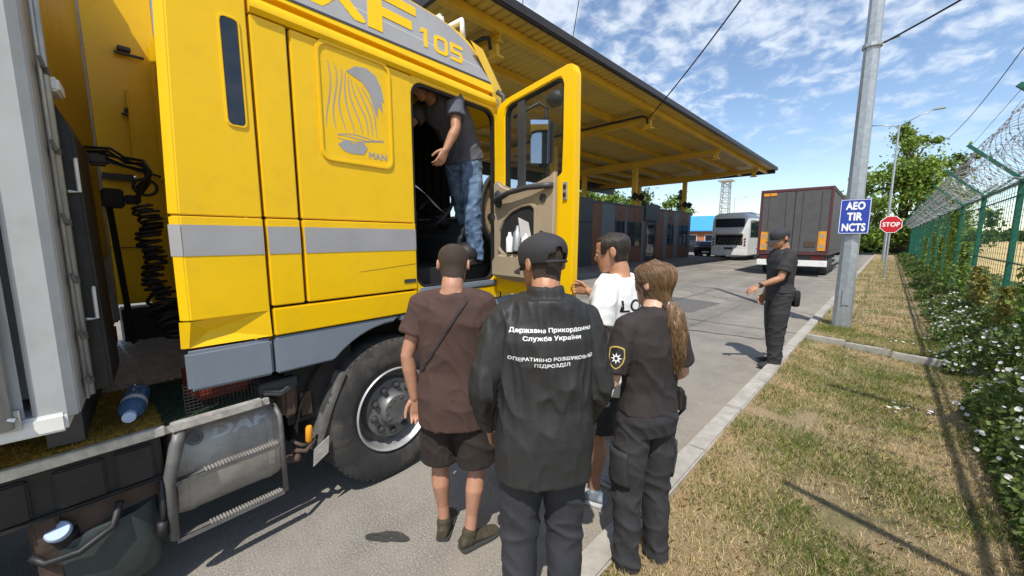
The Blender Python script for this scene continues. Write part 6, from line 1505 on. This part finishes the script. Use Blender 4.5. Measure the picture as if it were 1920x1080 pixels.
# sleeve patch: dark shield with gold rim and silver star
pt = p_['top']; bv2 = BVHTree.FromPolygons([v.co.copy() for v in pt.data.vertices], [tuple(q.vertices) for q in pt.data.polygons])
shp = p_['P']['sh_l'].lerp(p_['P']['el_l'], .50)
nrm = V3((-.75, -.66, .12)).normalized(); rt = V3((0, 0, 1)).cross(nrm).normalized() * 1; upp = nrm.cross(rt).normalized()
def patch(pts, off, m_, nm, par):
    mb = MB(); vs = []
    c = V3(shp)
    for a, b in pts:
        o_ = c + rt * a + upp * b; h = bv2.ray_cast(o_ + nrm * .2, -nrm, .4); vs.append((h[0] if h[0] else o_ + nrm * .06) + nrm * off)
    cen = sum(vs, V3()) / len(vs); h = bv2.ray_cast(c + nrm * .2, -nrm, .4); cen = (h[0] + nrm * off) if h[0] else cen
    mb.add(vs + [cen], [(i, (i + 1) % len(vs), len(vs)) for i in range(len(vs))]); return part(nm, mb, m_, par, recalc=False)
sh_o = [(-.034, .04), (-.02, .047), (0, .05), (.02, .047), (.034, .04), (.036, 0), (.03, -.025), (.015, -.045), (0, -.054), (-.015, -.045), (-.03, -.025), (-.036, 0)]
M['gold'] = mat('gold thread', (0.5, 0.36, 0.08), 0.6)
pa = patch(sh_o, .002, M['gold'], 'sleeve_patch', pt)
patch([(a * .86, b * .88) for a, b in sh_o], .0035, M['black'], 'patch_field', pa)
patch([((.026 if k % 2 == 0 else .011) * math.cos(R(22.5 * k + 90)), (.026 if k % 2 == 0 else .011) * math.sin(R(22.5 * k + 90)) - .004) for k in range(16)], .005, M['signwhite'], 'patch_star', pa)
patch([(.008 * math.cos(R(45 * k)), .008 * math.sin(R(45 * k)) - .004) for k in range(8)], .0062, M['black'], 'patch_centre', pa)
# trouser cargo pocket and belt gear
mb = MB(); mb.box(.165, .19, -.06, .05, .83, .95); part('radio_pouch', mb, M['cloth_black'], p_['body'], bevel=.012)
mb = MB(); mb.tube([(.175, -.03, .95), (.20, -.045, .90), (.205, -.04, .84), (.185, -.02, .80)], .007, 8); part('radio_cord', mb, M['wire'], p_['body'], smooth=True)
pb = p_['bottom']; bv3 = BVHTree.FromPolygons([v.co.copy() for v in pb.data.vertices], [tuple(q.vertices) for q in pb.data.polygons])
for sgx in (-1, 1):
    rows = []
    for z in np.linspace(.50, .68, 8):
        row = []
        for y in np.linspace(-.055, .05, 8):
            h = bv3.ray_cast(V3((sgx * .5, y, z)), V3((-sgx, 0, 0)), .6); row.append((h[0] if h[0] else V3((sgx * .16, y, z))) + V3((sgx * .010, 0, 0)))
        rows.append(row)
    mb = MB(); mb.loft(rows, caps=False, closed=False); o = part('cargo_pocket', mb, M['cloth_black'], pb, smooth=True, recalc=False); sm = o.modifiers.new('s', 'SOLIDIFY'); sm.thickness = .012; sm.offset = 0
mb = MB(); mb.box(-.05, .01, .20, .215, .93, 1.0, mtx=Matrix.Translation((-.09, .02, .02))); mb2 = tag(part('folded_paper', mb, M['paper'], None, bevel=.002), 'small white folded papers in the hands of the policewoman', 'paper'); mb2.matrix_world = p_['body'].matrix_basis.copy()
# officer further along the kerb
o_ = person('police officer in black uniform standing on the kerb and pointing down to the left', (-0.965, 5.95, 0.03), R(A0 + 80), 1.78, 'skin_tan', (5, -14, 0),
    J=dict(el_l=(-.225, .10, 1.14), wr_l=(-.17, .33, 1.03), el_r=(.235, -.02, 1.12), wr_r=(.21, .08, .88), ank_l=(-.10, .04, .085), knee_l=(-.10, .035, .48), ank_r=(.11, -.06, .085), knee_r=(.105, -.01, .48), toe_l=(-.25, 1), toe_r=(.1, 1)),
    top=dict(name='t_shirt', m='cloth_black', gx=.024, gy=.024, hem=.95, sleeve=.72, sw=1.12, fold=.005, fx=6, fz=6),
    bottom=dict(m='cloth_black', width=1.2, ease=.018), shoes=dict(m='cloth_black', sole='sole_dark', h=.11), hair=dict(m='hair_dark', vol=.006, nape=.05, side=.10, front=.18), cap=dict(m='cloth_blue'), build=1.05,
    hands=dict(l=dict(d=(.0, .85, -.52), pn=(.5, -.2, -.8), thumb=1, curl=30, point=True)))
wl_ = o_['P']['wr_l']; el_ = o_['P']['el_l']; c_ = wl_.lerp(el_, .14); mb = MB(); mb.disc_ring(c_, (wl_ - el_), [(-.012, .029), (-.012, .034), (.012, .034), (.012, .029)], 20); mb.ball(c_ + V3((-.03, -.005, .012)), (.012, .016, .016), 8); part('wrist_watch', mb, M['black'], o_['body'], smooth='auto')
mb = MB(); mb.loft([ell((-.02, -.19, z), .055 * s_, .04 * s_, n=18, p=.6) for z, s_ in ((.78, .7), (.80, 1), (.93, 1.05), (.98, .9), (.99, .6))]); mb.beam((-.02, -.14, .97), (-.02, -.17, 1.02), .03, .02); part('belt_pouch', mb, M['black'], o_['body'], smooth='auto')
mb = MB(); mb.ball(o_['P']['sh_l'].lerp(o_['P']['el_l'], .5) + V3((-.062, .0, 0)), (.012, .03, .036), 8); part('sleeve_patch', mb, mat('olive patch', (.09, .10, .05), .8), o_['top'], smooth=True)
# man inside the cab, bending towards the bunk
cm = person('man in a grey T-shirt and jeans bending forward inside the open cab', (0, 0, 0), 0, 1.72, 'skin_tan', (0, -50, 0),
    J=dict(waist=(0, .04, 1.07), rib=(0, .12, 1.20), chest=(0, .20, 1.275), shl=(0, .275, 1.325), nb=(0, .33, 1.35), neck=(0, .375, 1.36), head=(0, .39, 1.35), sh_l=(-.175, .265, 1.325), sh_r=(.175, .265, 1.325), el_l=(-.235, .32, 1.07), wr_l=(-.20, .40, .90), el_r=(.24, .40, 1.15), wr_r=(.2, .58, 1.1),
           knee_l=(-.10, -.005, .48), ank_l=(-.105, -.03, .085), knee_r=(.1, -.10, .5), ank_r=(.1, -.22, .085)),
    top=dict(name='t_shirt', m='cloth_grey', gx=.024, gy=.024, hem=.90, sleeve=.65, sw=1.1, fold=.006, fx=5, fz=6),
    bottom=dict(name='jeans', m='denim', width=1.15, ease=.014), shoes=dict(m='cloth_black', sole='sole_dark'), hair=dict(m='hair_dark', vol=.012, nape=.05, side=.10, front=.19),
    hands=dict(l=dict(curl=30)))
cm['body'].matrix_world = TM @ Matrix.Translation((-0.27, 1.03, 1.455)) @ Matrix.Rotation(R(183), 4, 'Z')
# ------------------------------------------------------------------ fence with razor wire
FX = 1.4
fe = thing('security_fence', 'green welded mesh fence with Y shaped arms along the verge', 'fence', (FX, 9.9, 0))
ys_ = [-1.0, 1.45, 3.9, 6.4] + [9.9 + 3.4 * k for k in range(0, 16)]
post0 = arm0 = panel0 = None
mb = MB(); mb.box(-0.035, 0.035, -0.03, 0.03, -0.1, 2.62); post_me = None
def fence_part(name, mb, y, m, par, bevel=0):
    o = part(name, mb, m, par, bevel=bevel); o.location = (0, y - 9.9, 0); return o
post0 = fence_part('post', mb, ys_[0], M['green_fence'], fe, 0.006)
mb = MB(); mb.beam((0, 0, 2.58), (-0.62, 0, 3.2), 0.045, 0.045); arm_l = part('arm', mb, M['green_fence'], post0)
mb = MB(); mb.beam((0, 0, 2.58), (0.55, 0, 3.13), 0.045, 0.045); arm_r = part('arm', mb, M['green_fence'], post0)
pv = MB()
for k in range(17): pv.box(-0.003, 0.003, 0.06 + 0.2 * k - 0.003, 0.06 + 0.2 * k + 0.003, 0.12, 2.52)
for k in range(25): pv.box(0.0024, 0.0064, 0.03, 3.37, 0.12 + 0.1 * k - 0.002, 0.12 + 0.1 * k + 0.002)
for z in (0.35, 1.3, 2.35): pv.box(-0.012, 0.0, 0.03, 3.37, z - 0.012, z + 0.012)
panel0 = fence_part('mesh_panel', pv, ys_[0], M['green_fence'], fe)
mb = MB(); mb.box(-0.02, 0.02, 0.03, 3.37, 2.54, 2.58); rail0 = fence_part('top_rail', mb, ys_[0], M['green_fence'], fe)
for o in (panel0, rail0): o.scale = (1, 2.45 / 3.4, 1)
for y, y2 in zip(ys_[1:], ys_[2:] + [ys_[-1]]):
    c = post0.copy(); COL.objects.link(c); c.parent = fe; c.location = (0, y - 9.9, 0)
    for a in (arm_l, arm_r): d = a.copy(); COL.objects.link(d); d.parent = c
    if y2 - y > 0.1:
        for s in (panel0, rail0): d = s.copy(); COL.objects.link(d); d.parent = fe; d.location = (0, y - 9.9, 0); d.scale = (1, (y2 - y) / 3.4, 1)
def razor(y0, y1, r, pitch, cx_, cz_, seed, label, barb):
    r_ = random.Random(seed); mb = MB(); pts = []; n_ = 22; L = y1 - y0; turns = int(L / pitch); wob = [(r_.uniform(-.04, .04), r_.uniform(-.05, .05), r_.uniform(.9, 1.08)) for _ in range(turns + 2)]
    for k in range(turns * n_):
        t = k / n_; i = int(t); f = t - i; a = 2 * math.pi * t; w = [wob[i][q] * (1 - f) + wob[i + 1][q] * f for q in range(3)]
        pts.append((cx_ + w[0] + r * w[2] * math.cos(a), y0 + pitch * t + 0.10 * math.sin(a * 1.0 + 1), cz_ + w[1] + r * w[2] * math.sin(a)))
    mb.tube(pts, 0.0035, 3)
    for k in range(0, len(pts), barb):
        p = V3(pts[k]); q = V3(pts[min(k + 1, len(pts) - 1)]); d = (q - p); 
        if d.length < 1e-6: continue
        d.normalize(); u = d.orthogonal().normalized(); s = 0.016
        mb.add([p + u * s + d * s, p - u * s + d * s * .8, p - u * s * 1.0 - d * s, p + u * s * .9 - d * s], [(0, 1, 2, 3)])
    return tag(part('razor_wire', mb, M['razor'], None, recalc=False), label, 'razor wire')
razor(0.5, 60, 0.44, 0.30, FX - 0.02, 3.06, 3, 'large looped coil of razor wire lying along the fence arms', 2)
razor(0.4, 60, 0.34, 0.42, FX + 0.05, 2.98, 8, 'smaller darker coil of wire tangled inside the larger razor coil', 3)
mb = MB()
for dx, dz in ((-0.3, 0.32), (-0.58, 0.58), (0.5, 0.52)): mb.tube([(FX + dx, 0, 2.6 + dz), (FX + dx, 60, 2.6 + dz)], 0.003, 4)
o = tag(part('barbed_strand', mb, M['razor'], fe), None, None); o.location = (-FX, -9.9, 0)

# ------------------------------------------------------------------ leaves
def leaf_mat(name, c1, c2, trans=0.25):
    m = bpy.data.materials.new(name); m.use_nodes = True; N, L = m.node_tree.nodes, m.node_tree.links
    b = N["Principled BSDF"]; b.inputs['Roughness'].default_value = 0.55; b.inputs['Specular IOR Level'].default_value = 0.35
    g = N.new("ShaderNodeNewGeometry"); r = N.new("ShaderNodeValToRGB"); r.color_ramp.elements[0].color = (*c1, 1); r.color_ramp.elements[1].color = (*c2, 1)
    L.new(g.outputs['Random Per Island'], r.inputs[0]); L.new(r.outputs[0], b.inputs['Base Color'])
    t = N.new("ShaderNodeBsdfTranslucent"); L.new(r.outputs[0], t.inputs[0]); x = N.new("ShaderNodeMixShader"); x.inputs[0].default_value = trans
    L.new(b.outputs[0], x.inputs[1]); L.new(t.outputs[0], x.inputs[2]); L.new(x.outputs[0], N["Material Output"].inputs[0]); return m
M['leaf_tree'] = leaf_mat('tree leaves', (0.035, 0.07, 0.012), (0.11, 0.16, 0.03))
M['leaf_light'] = leaf_mat('light tree leaves', (0.08, 0.15, 0.018), (0.24, 0.33, 0.05))
M['leaf_dark'] = leaf_mat('conifer needles', (0.012, 0.028, 0.012), (0.035, 0.06, 0.02))
M['leaf_weed'] = leaf_mat('bindweed leaves', (0.055, 0.095, 0.022), (0.21, 0.28, 0.075), 0.35)
M['leaf_yellow'] = leaf_mat('drying weed leaves', (0.16, 0.16, 0.03), (0.34, 0.29, 0.07), 0.3)
M['petal'] = leaf_mat('white petals', (0.78, 0.78, 0.76), (0.85, 0.84, 0.82), 0.3)
M['grass_dry'] = leaf_mat('dry grass blades', (0.42, 0.31, 0.14), (0.74, 0.60, 0.32), 0.25)
M['grass_green'] = leaf_mat('green grass blades', (0.085, 0.135, 0.02), (0.27, 0.33, 0.065), 0.3)

def leaf_cards(P, size, rg, flat=0.0, aspect=1.6):
    """many small pointed leaves: P (n,3) centres -> mesh arrays"""
    n = len(P); d = rg.normal(size=(n, 3)); d /= np.linalg.norm(d, axis=1)[:, None]
    u = rg.normal(size=(n, 3)); u -= d * (u * d).sum(1)[:, None]; u /= np.linalg.norm(u, axis=1)[:, None]
    s = (size * rg.uniform(.6, 1.3, n))[:, None]
    v = np.stack([P - d * s * aspect / 2, P + u * s / 2, P + d * s * aspect / 2, P - u * s / 2], 1).reshape(-1, 3)
    return v, np.arange(n * 4).reshape(-1, 4)
def np_part(name, v, f, m, parent=None):
    me = bpy.data.meshes.new(name); me.vertices.add(len(v)); me.vertices.foreach_set('co', np.asarray(v, dtype=np.float32).ravel())
    k = f.shape[1]; me.loops.add(f.size); me.loops.foreach_set('vertex_index', f.ravel().astype(np.int32)); me.polygons.add(len(f)); me.polygons.foreach_set('loop_start', np.arange(0, f.size, k, dtype=np.int32)); me.polygons.foreach_set('loop_total', np.full(len(f), k, dtype=np.int32))
    me.update(calc_edges=True); me.materials.append(m)
    o = bpy.data.objects.new(name, me); COL.objects.link(o)
    if parent: o.parent = parent
    return o
def tree(loc, h, w, seed, label, leaf='leaf_tree', n_leaf=9000, size=.16, crown0=.3, shape='round', group=None, blobs=26):
    rg = np.random.default_rng(seed); r_ = random.Random(seed)
    t = thing('broadleaf_tree' if shape != 'cone' else 'conifer_tree', label, 'tree', loc, 0, group)
    mb = MB(); mb.tube([(0, 0, -.2), (.05 * w * .2, 0, h * .25), (-.04 * w * .3, .03, h * .5), (.02, .02, h * .8)], [.028 * h, .022 * h, .015 * h, .004 * h], 8); C_ = []
    for k in range(blobs):
        if shape == 'cone': z = crown0 + (1 - crown0) * r_.random(); rad = w / 2 * (1.02 - z) * 1.1; a = r_.uniform(0, 6.28); q = r_.random() ** .5 * rad
        else:
            z = crown0 + (1 - crown0) * r_.random(); prof = math.sin(math.pi * min(1, max(.06, (z - crown0) / (1 - crown0) * .86 + .12))) ** .7; a = r_.uniform(0, 6.28); q = r_.random() ** .6 * w / 2 * prof
        c = np.array([q * math.cos(a), q * math.sin(a), z * h]); C_.append((c, r_.uniform(.55, 1.15) * w * .15))
        zb = max(.2, z - .25) * h; mb.tube([(0, 0, zb), tuple(c * np.array([.55, .55, 1]) + np.array([0, 0, -.05 * h])), tuple(c)], [.010 * h, .006 * h, .002 * h], 5)
    part('trunk', mb, M['bark'], t, smooth=True)
    per = n_leaf // blobs; pts = []
    for c, r in C_:
        d = rg.normal(size=(per, 3)); d /= np.linalg.norm(d, axis=1)[:, None]; rad = np.abs(rg.normal(0, .62, per))
        p = c + d * (rad * r)[:, None] * np.array([1.15, 1.15, .8]); pts.append(p)
    v, f = leaf_cards(np.concatenate(pts), size, rg); np_part('crown', v, f, M[leaf], t)
    return t
tree((1.0, 56, 0), 8.6, 12.5, 11, 'big round green tree behind the second lamp post', 'leaf_light', 22000, .22, .16, blobs=40)
# tall thin second tree with an open crown of separate tufts
tree((0.6, 58.5, 0), 13.2, 5.2, 5, 'tall dark tree with an open tufted crown rising above the round tree', 'leaf_light', 7500, .19, .58, blobs=15)
tree((4.6, 60, 0), 10.0, 4.2, 23, 'sparse slanting tree to the right of the tall tufted one', 'leaf_tree', 2600, .2, .6, blobs=12)
tree((-3.6, 62, 0), 7.0, 6.5, 21, 'bushy tree half hidden behind the lamp pole and blue sign', 'leaf_light', 8000, .2, .1)
tree((4.8, 70, 0), 6.5, 9, 29, 'low spreading tree beside the fence at the far end of the verge', 'leaf_tree', 6000, .24, .1)
for k, (x, y, h, w, lf) in enumerate(((-25.5, 38, 6.8, 7, 'leaf_light'), (-27, 46, 8.0, 8, 'leaf_light'), (-24.8, 52, 7.8, 7.5, 'leaf_tree'), (-22.8, 56, 7.4, 6, 'leaf_light'), (-29, 33, 7.2, 7, 'leaf_tree'))):
    tree((x, y, 0), h, w, 40 + k, ('leafy green tree behind the booth roof, leftmost of the row', 'tallest light green tree behind the booths', 'darker green tree behind the booths near the right column', 'light green tree just right of the last canopy column', 'dark tree beside the open cab door behind the booth')[k] if k < 5 else '', lf, 5500, .24, .12, group='trees behind the control booths')
tree((-18.6, 48.5, 0), 7.6, 2.4, 61, 'narrow dark conifer beside the end of the booth row', 'leaf_dark', 3500, .18, .12, shape='cone')
def bushmass(name, label, cat, n, size, fn, m, seed, kind='stuff', parent=None):
    rg = np.random.default_rng(seed); v, f = leaf_cards(fn(rg, n), size, rg); o = np_part(name, v, f, M[m], parent)
    if parent is None: tag(o, label, cat, None, kind)
    return o
def hedge_fn(x0, x1, y0, y1, h):
    def fn(rg, n):
        p = np.stack([rg.uniform(x0, x1, n), rg.uniform(y0, y1, n), np.zeros(n)], 1); top = np.array([h * (.75 + .35 * noise.noise((q[0] * .5, q[1] * .5, 2.0))) for q in p]); p[:, 2] = rg.uniform(0, 1, n) ** .7 * top; return p
    return fn
bushmass('roadside_hedge', 'dark green hedge across the far end of the road', 'hedge', 9000, .22, hedge_fn(-9, 1.2, 64, 66, 1.7), 'leaf_tree', 31)
bushmass('distant_treeline', 'thin dark line of distant trees on the horizon beyond the field', 'treeline', 5000, 2.2, hedge_fn(20, 260, 330, 345, 7), 'leaf_tree', 32)
bushmass('distant_bushes', 'green bushes far behind the coach and kiosk', 'bushes', 7000, .3, hedge_fn(-45, -14, 74, 78, 3.2), 'leaf_tree', 33)

# ------------------------------------------------------------------ weeds climbing the fence
def weed_top(x, y):
    if noise.noise((y * 1.6, x * 1.6, 12.0)) < -.28: return 0.03
    return (0.48 + .5 * noise.noise((y * .55, 3.3, x)) + .35 * noise.noise((y * 1.7, 1.1, x * 2))) * max(0.05, min(1, (x - .55 + .22 * noise.noise((y * .9, 7, 0))) / .55)) * (1.1 if y < 7 else .85 if y < 8.8 else .5)
def weeds_fn(y0, y1):
    def fn(rg, n):
        m = int(n * 2.2); x = rg.uniform(.62, 2.9, m); y = rg.uniform(y0, y1, m); p = []
        for a, b in zip(x, y):
            t = weed_top(a, b)
            if t > .05: p.append((a, b, verge_z(a, b) + t * rg.uniform(0, 1) ** .6))
            if len(p) >= n: break
        return np.array(p)
    return fn
bushmass('bindweed', 'tangled green bindweed and weeds along the foot of the fence', 'weeds', 46000, .036, weeds_fn(.8, 9), 'leaf_weed', 51)
bushmass('bindweed', 'green weeds along the farther fence posts', 'weeds', 26000, .055, weeds_fn(9, 34), 'leaf_weed', 52)
bushmass('far_weeds', 'low weeds along the far end of the fence', 'weeds', 9000, .14, weeds_fn(34, 60), 'leaf_weed', 53)
def ivy_fn(c):
    def fn(rg, n):
        k = rg.integers(0, len(c), n); q = np.array(c)[k]; t = rg.uniform(0, 1, n)
        return np.stack([FX + rg.normal(0, .05, n), q[:, 0] + rg.normal(0, 1, n) * q[:, 1] * (1.1 - t), .1 + t ** .9 * q[:, 2]], 1)
    return fn
bushmass('ivy', 'yellow green creeper climbing the fence mesh between the posts', 'creeper', 9000, .055, ivy_fn([(8.2, .35, 1.3), (14.6, .4, 1.5), (17.2, .5, 2.3), (18.3, .55, 2.45), (20.8, .4, 1.6), (24, .6, 1.9), (29, .8, 1.6)]), 'leaf_light', 54)
bushmass('drying_weeds', 'yellowing tall weeds growing through the fence foot', 'weeds', 5000, .05, ivy_fn([(9.4, .5, .85), (11.5, .5, .9), (12.4, .4, 1.0), (5.2, .35, .6)]), 'leaf_yellow', 55)
# upright stems
mb = MB(); r_ = random.Random(4)
for k in range(260):
    y = r_.uniform(1.2, 16); x = r_.uniform(.85, 2.2); t = weed_top(x, y) * r_.uniform(.8, 1.25); z = verge_z(x, y)
    if t < .2: continue
    mb.tube([(x, y, z), (x + r_.uniform(-.06, .06), y + r_.uniform(-.06, .06), z + t * .6), (x + r_.uniform(-.14, .1), y + r_.uniform(-.12, .12), z + t)], .003, 3)
tag(part('weed_stems', mb, M['leaf_weed'], None, recalc=False), 'thin upright weed stems among the bindweed', 'weeds', None, 'stuff')
# white bindweed blossoms
def blossoms(n, y0, y1, size, seed):
    r_ = random.Random(seed); mb = MB(); c = 0
    while c < n:
        y = y0 + (y1 - y0) * r_.random() ** 1.5; side_f = c % 3 > 0; x = r_.uniform(.6, 1.25) if side_f else r_.uniform(.7, 2.4); t = weed_top(x, y)
        if t < .10: continue
        p = V3((x, y, verge_z(x, y) + t * (r_.uniform(.35, 1.1) if side_f else r_.uniform(.8, 1.12)))) + (V3((-.03, -.02, .02)) if side_f else V3()); d = V3((r_.uniform(-1, .3), r_.uniform(-1, .2), r_.uniform(.1, 1.1))).normalized(); u = d.orthogonal().normalized(); w = d.cross(u); s = size * r_.uniform(.6, 1.15)
        ring = [p + (u * math.cos(a) + w * math.sin(a)) * s * (1 + .1 * math.sin(5 * a)) + d * s * .35 for a in [2 * math.pi * j / 9 for j in range(9)]]
        mb.add(ring + [p - d * s * .3], [(j, (j + 1) % 9, 9) for j in range(9)]); c += 1
    return mb
tag(part('bindweed_flowers', blossoms(820, 1.0, 14, .019, 9), M['petal'], None, recalc=False), 'white trumpet flowers scattered over the bindweed', 'flowers', None, 'stuff')
mb = MB(); r_ = random.Random(14)
for cx_, cy2 in ((.35, 5.1), (.2, 4.95), (.75, 7.9), (.55, 7.75), (.42, 2.3), (.52, 2.2), (.65, 8.9), (.3, 8.3)):
    for q in range(5):
        p = V3((cx_ + r_.gauss(0, .06), cy2 + r_.gauss(0, .08), .10)); s = r_.uniform(.012, .024)
        mb.add([p + V3((math.cos(a) * s, math.sin(a) * s, r_.uniform(0, .008))) for a in [2 * math.pi * j / 7 for j in range(7)]], [tuple(range(7))])
tag(part('lawn_flowers', mb, M['petal'], None, recalc=False), 'small white blossoms lying open in the dry grass', 'flowers', None, 'stuff')

# ------------------------------------------------------------------ grass blades
def gmask(x, y): return noise.noise((x * 1.5 + 2.5, y * 1.5 + .4, 0)) + .5 * noise.noise((x * 4.2, y * 4.2, 3.0))
def bare(x, y): return noise.noise((x * .9 + 7, y * .9 + 3, 0)) + .35 * noise.noise((x * 3, y * 3, 9))
def grass(n, y0, y1, x0, x1, hgt, wid, seed, green, power=1.6):
    rg = np.random.default_rng(seed); V = []; m = 0
    xs_ = rg.uniform(x0, x1, n * 3); ys2 = y0 + (y1 - y0) * rg.uniform(0, 1, n * 3) ** power
    for x, y in zip(xs_, ys2):
        g_ = gmask(x, y)
        if green:
            if g_ < -.28 + .62 * rg.random(): continue
        elif bare(x, y) > .12 + .35 * rg.random() or (g_ > .18 and rg.random() < .35): continue
        h = hgt * rg.uniform(.4, 1.2); a = rg.uniform(0, 6.283); lean = rg.uniform(.4, 1.6) if not green else rg.uniform(.15, .9); w = wid * rg.uniform(.6, 1.3); b_ = rg.uniform(0, 6.283); z = verge_z(x, y) - .004
        tx, ty = math.cos(b_) * h * lean * .8, math.sin(b_) * h * lean * .8; c, s = math.cos(a) * w, math.sin(a) * w
        V += [(x - c, y - s, z), (x + c, y + s, z), (x + tx * .45 + c * .6, y + ty * .45 + s * .6, z + h * .62), (x + tx, y + ty, z + h * (.95 if lean < 1 else .7)), (x + tx * .45 - c * .6, y + ty * .45 - s * .6, z + h * .62)]
        m += 1
        if m >= n: break
    return np.array(V), np.array([(5 * i, 5 * i + 1, 5 * i + 2, 5 * i + 3, 5 * i + 4) for i in range(m)])
for nm, lab, args, m in (
    ('dry_grass', 'short straw coloured dry grass covering the near verge', (105000, .5, 9, -.84, 1.5, .036, .0019, 61, False), 'grass_dry'),
    ('green_grass', 'patches of green grass on the near verge', (75000, .5, 9, -.84, 1.5, .044, .0021, 62, True), 'grass_green'),
    ('dry_grass', 'dry grass on the far verge past the low cross kerb', (30000, 9, 45, -.84, 1.5, .06, .004, 63, False, 1.4), 'grass_dry'),
    ('green_grass', 'green grass patches on the far verge', (16000, 8, 40, -.84, 1.6, .07, .004, 64, True, 1.4), 'grass_green')):
    v, f = grass(*args); tag(np_part(nm, v, f, M[m]), lab, 'grass', None, 'stuff')
# greener tufts round the pole foot and along the kerb
rg = np.random.default_rng(71); V = []; m = 0
for cx_, cy2, r, n in ((-.5, 9.1, .22, 700), (-.25, 8.3, .5, 900), (.35, 7.9, .4, 900), (-.6, 2.6, .35, 900), (-.1, 2.2, .5, 900), (.2, 6.2, .4, 800), (-.1, 5.3, .4, 700), (.75, 7.9, .3, 900), (-.45, 3.6, .2, 400)):
    for _ in range(n):
        x, y = cx_ + rg.normal() * r * .6, cy2 + rg.normal() * r * .6
        if x < -.84: continue
        h = rg.uniform(.02, .075); a, b_ = rg.uniform(0, 6.28, 2); w = .0022; z = verge_z(x, y); l = rg.uniform(.2, 1) * h
        c, s = math.cos(a) * w, math.sin(a) * w; V += [(x - c, y - s, z), (x + c, y + s, z), (x + math.cos(b_) * l, y + math.sin(b_) * l, z + h)]; m += 1
tag(np_part('grass_tufts', np.array(V), np.arange(3 * m).reshape(-1, 3), M['grass_green']), 'longer green tufts round the pole foot and on the dry verge', 'grass', None, 'stuff')
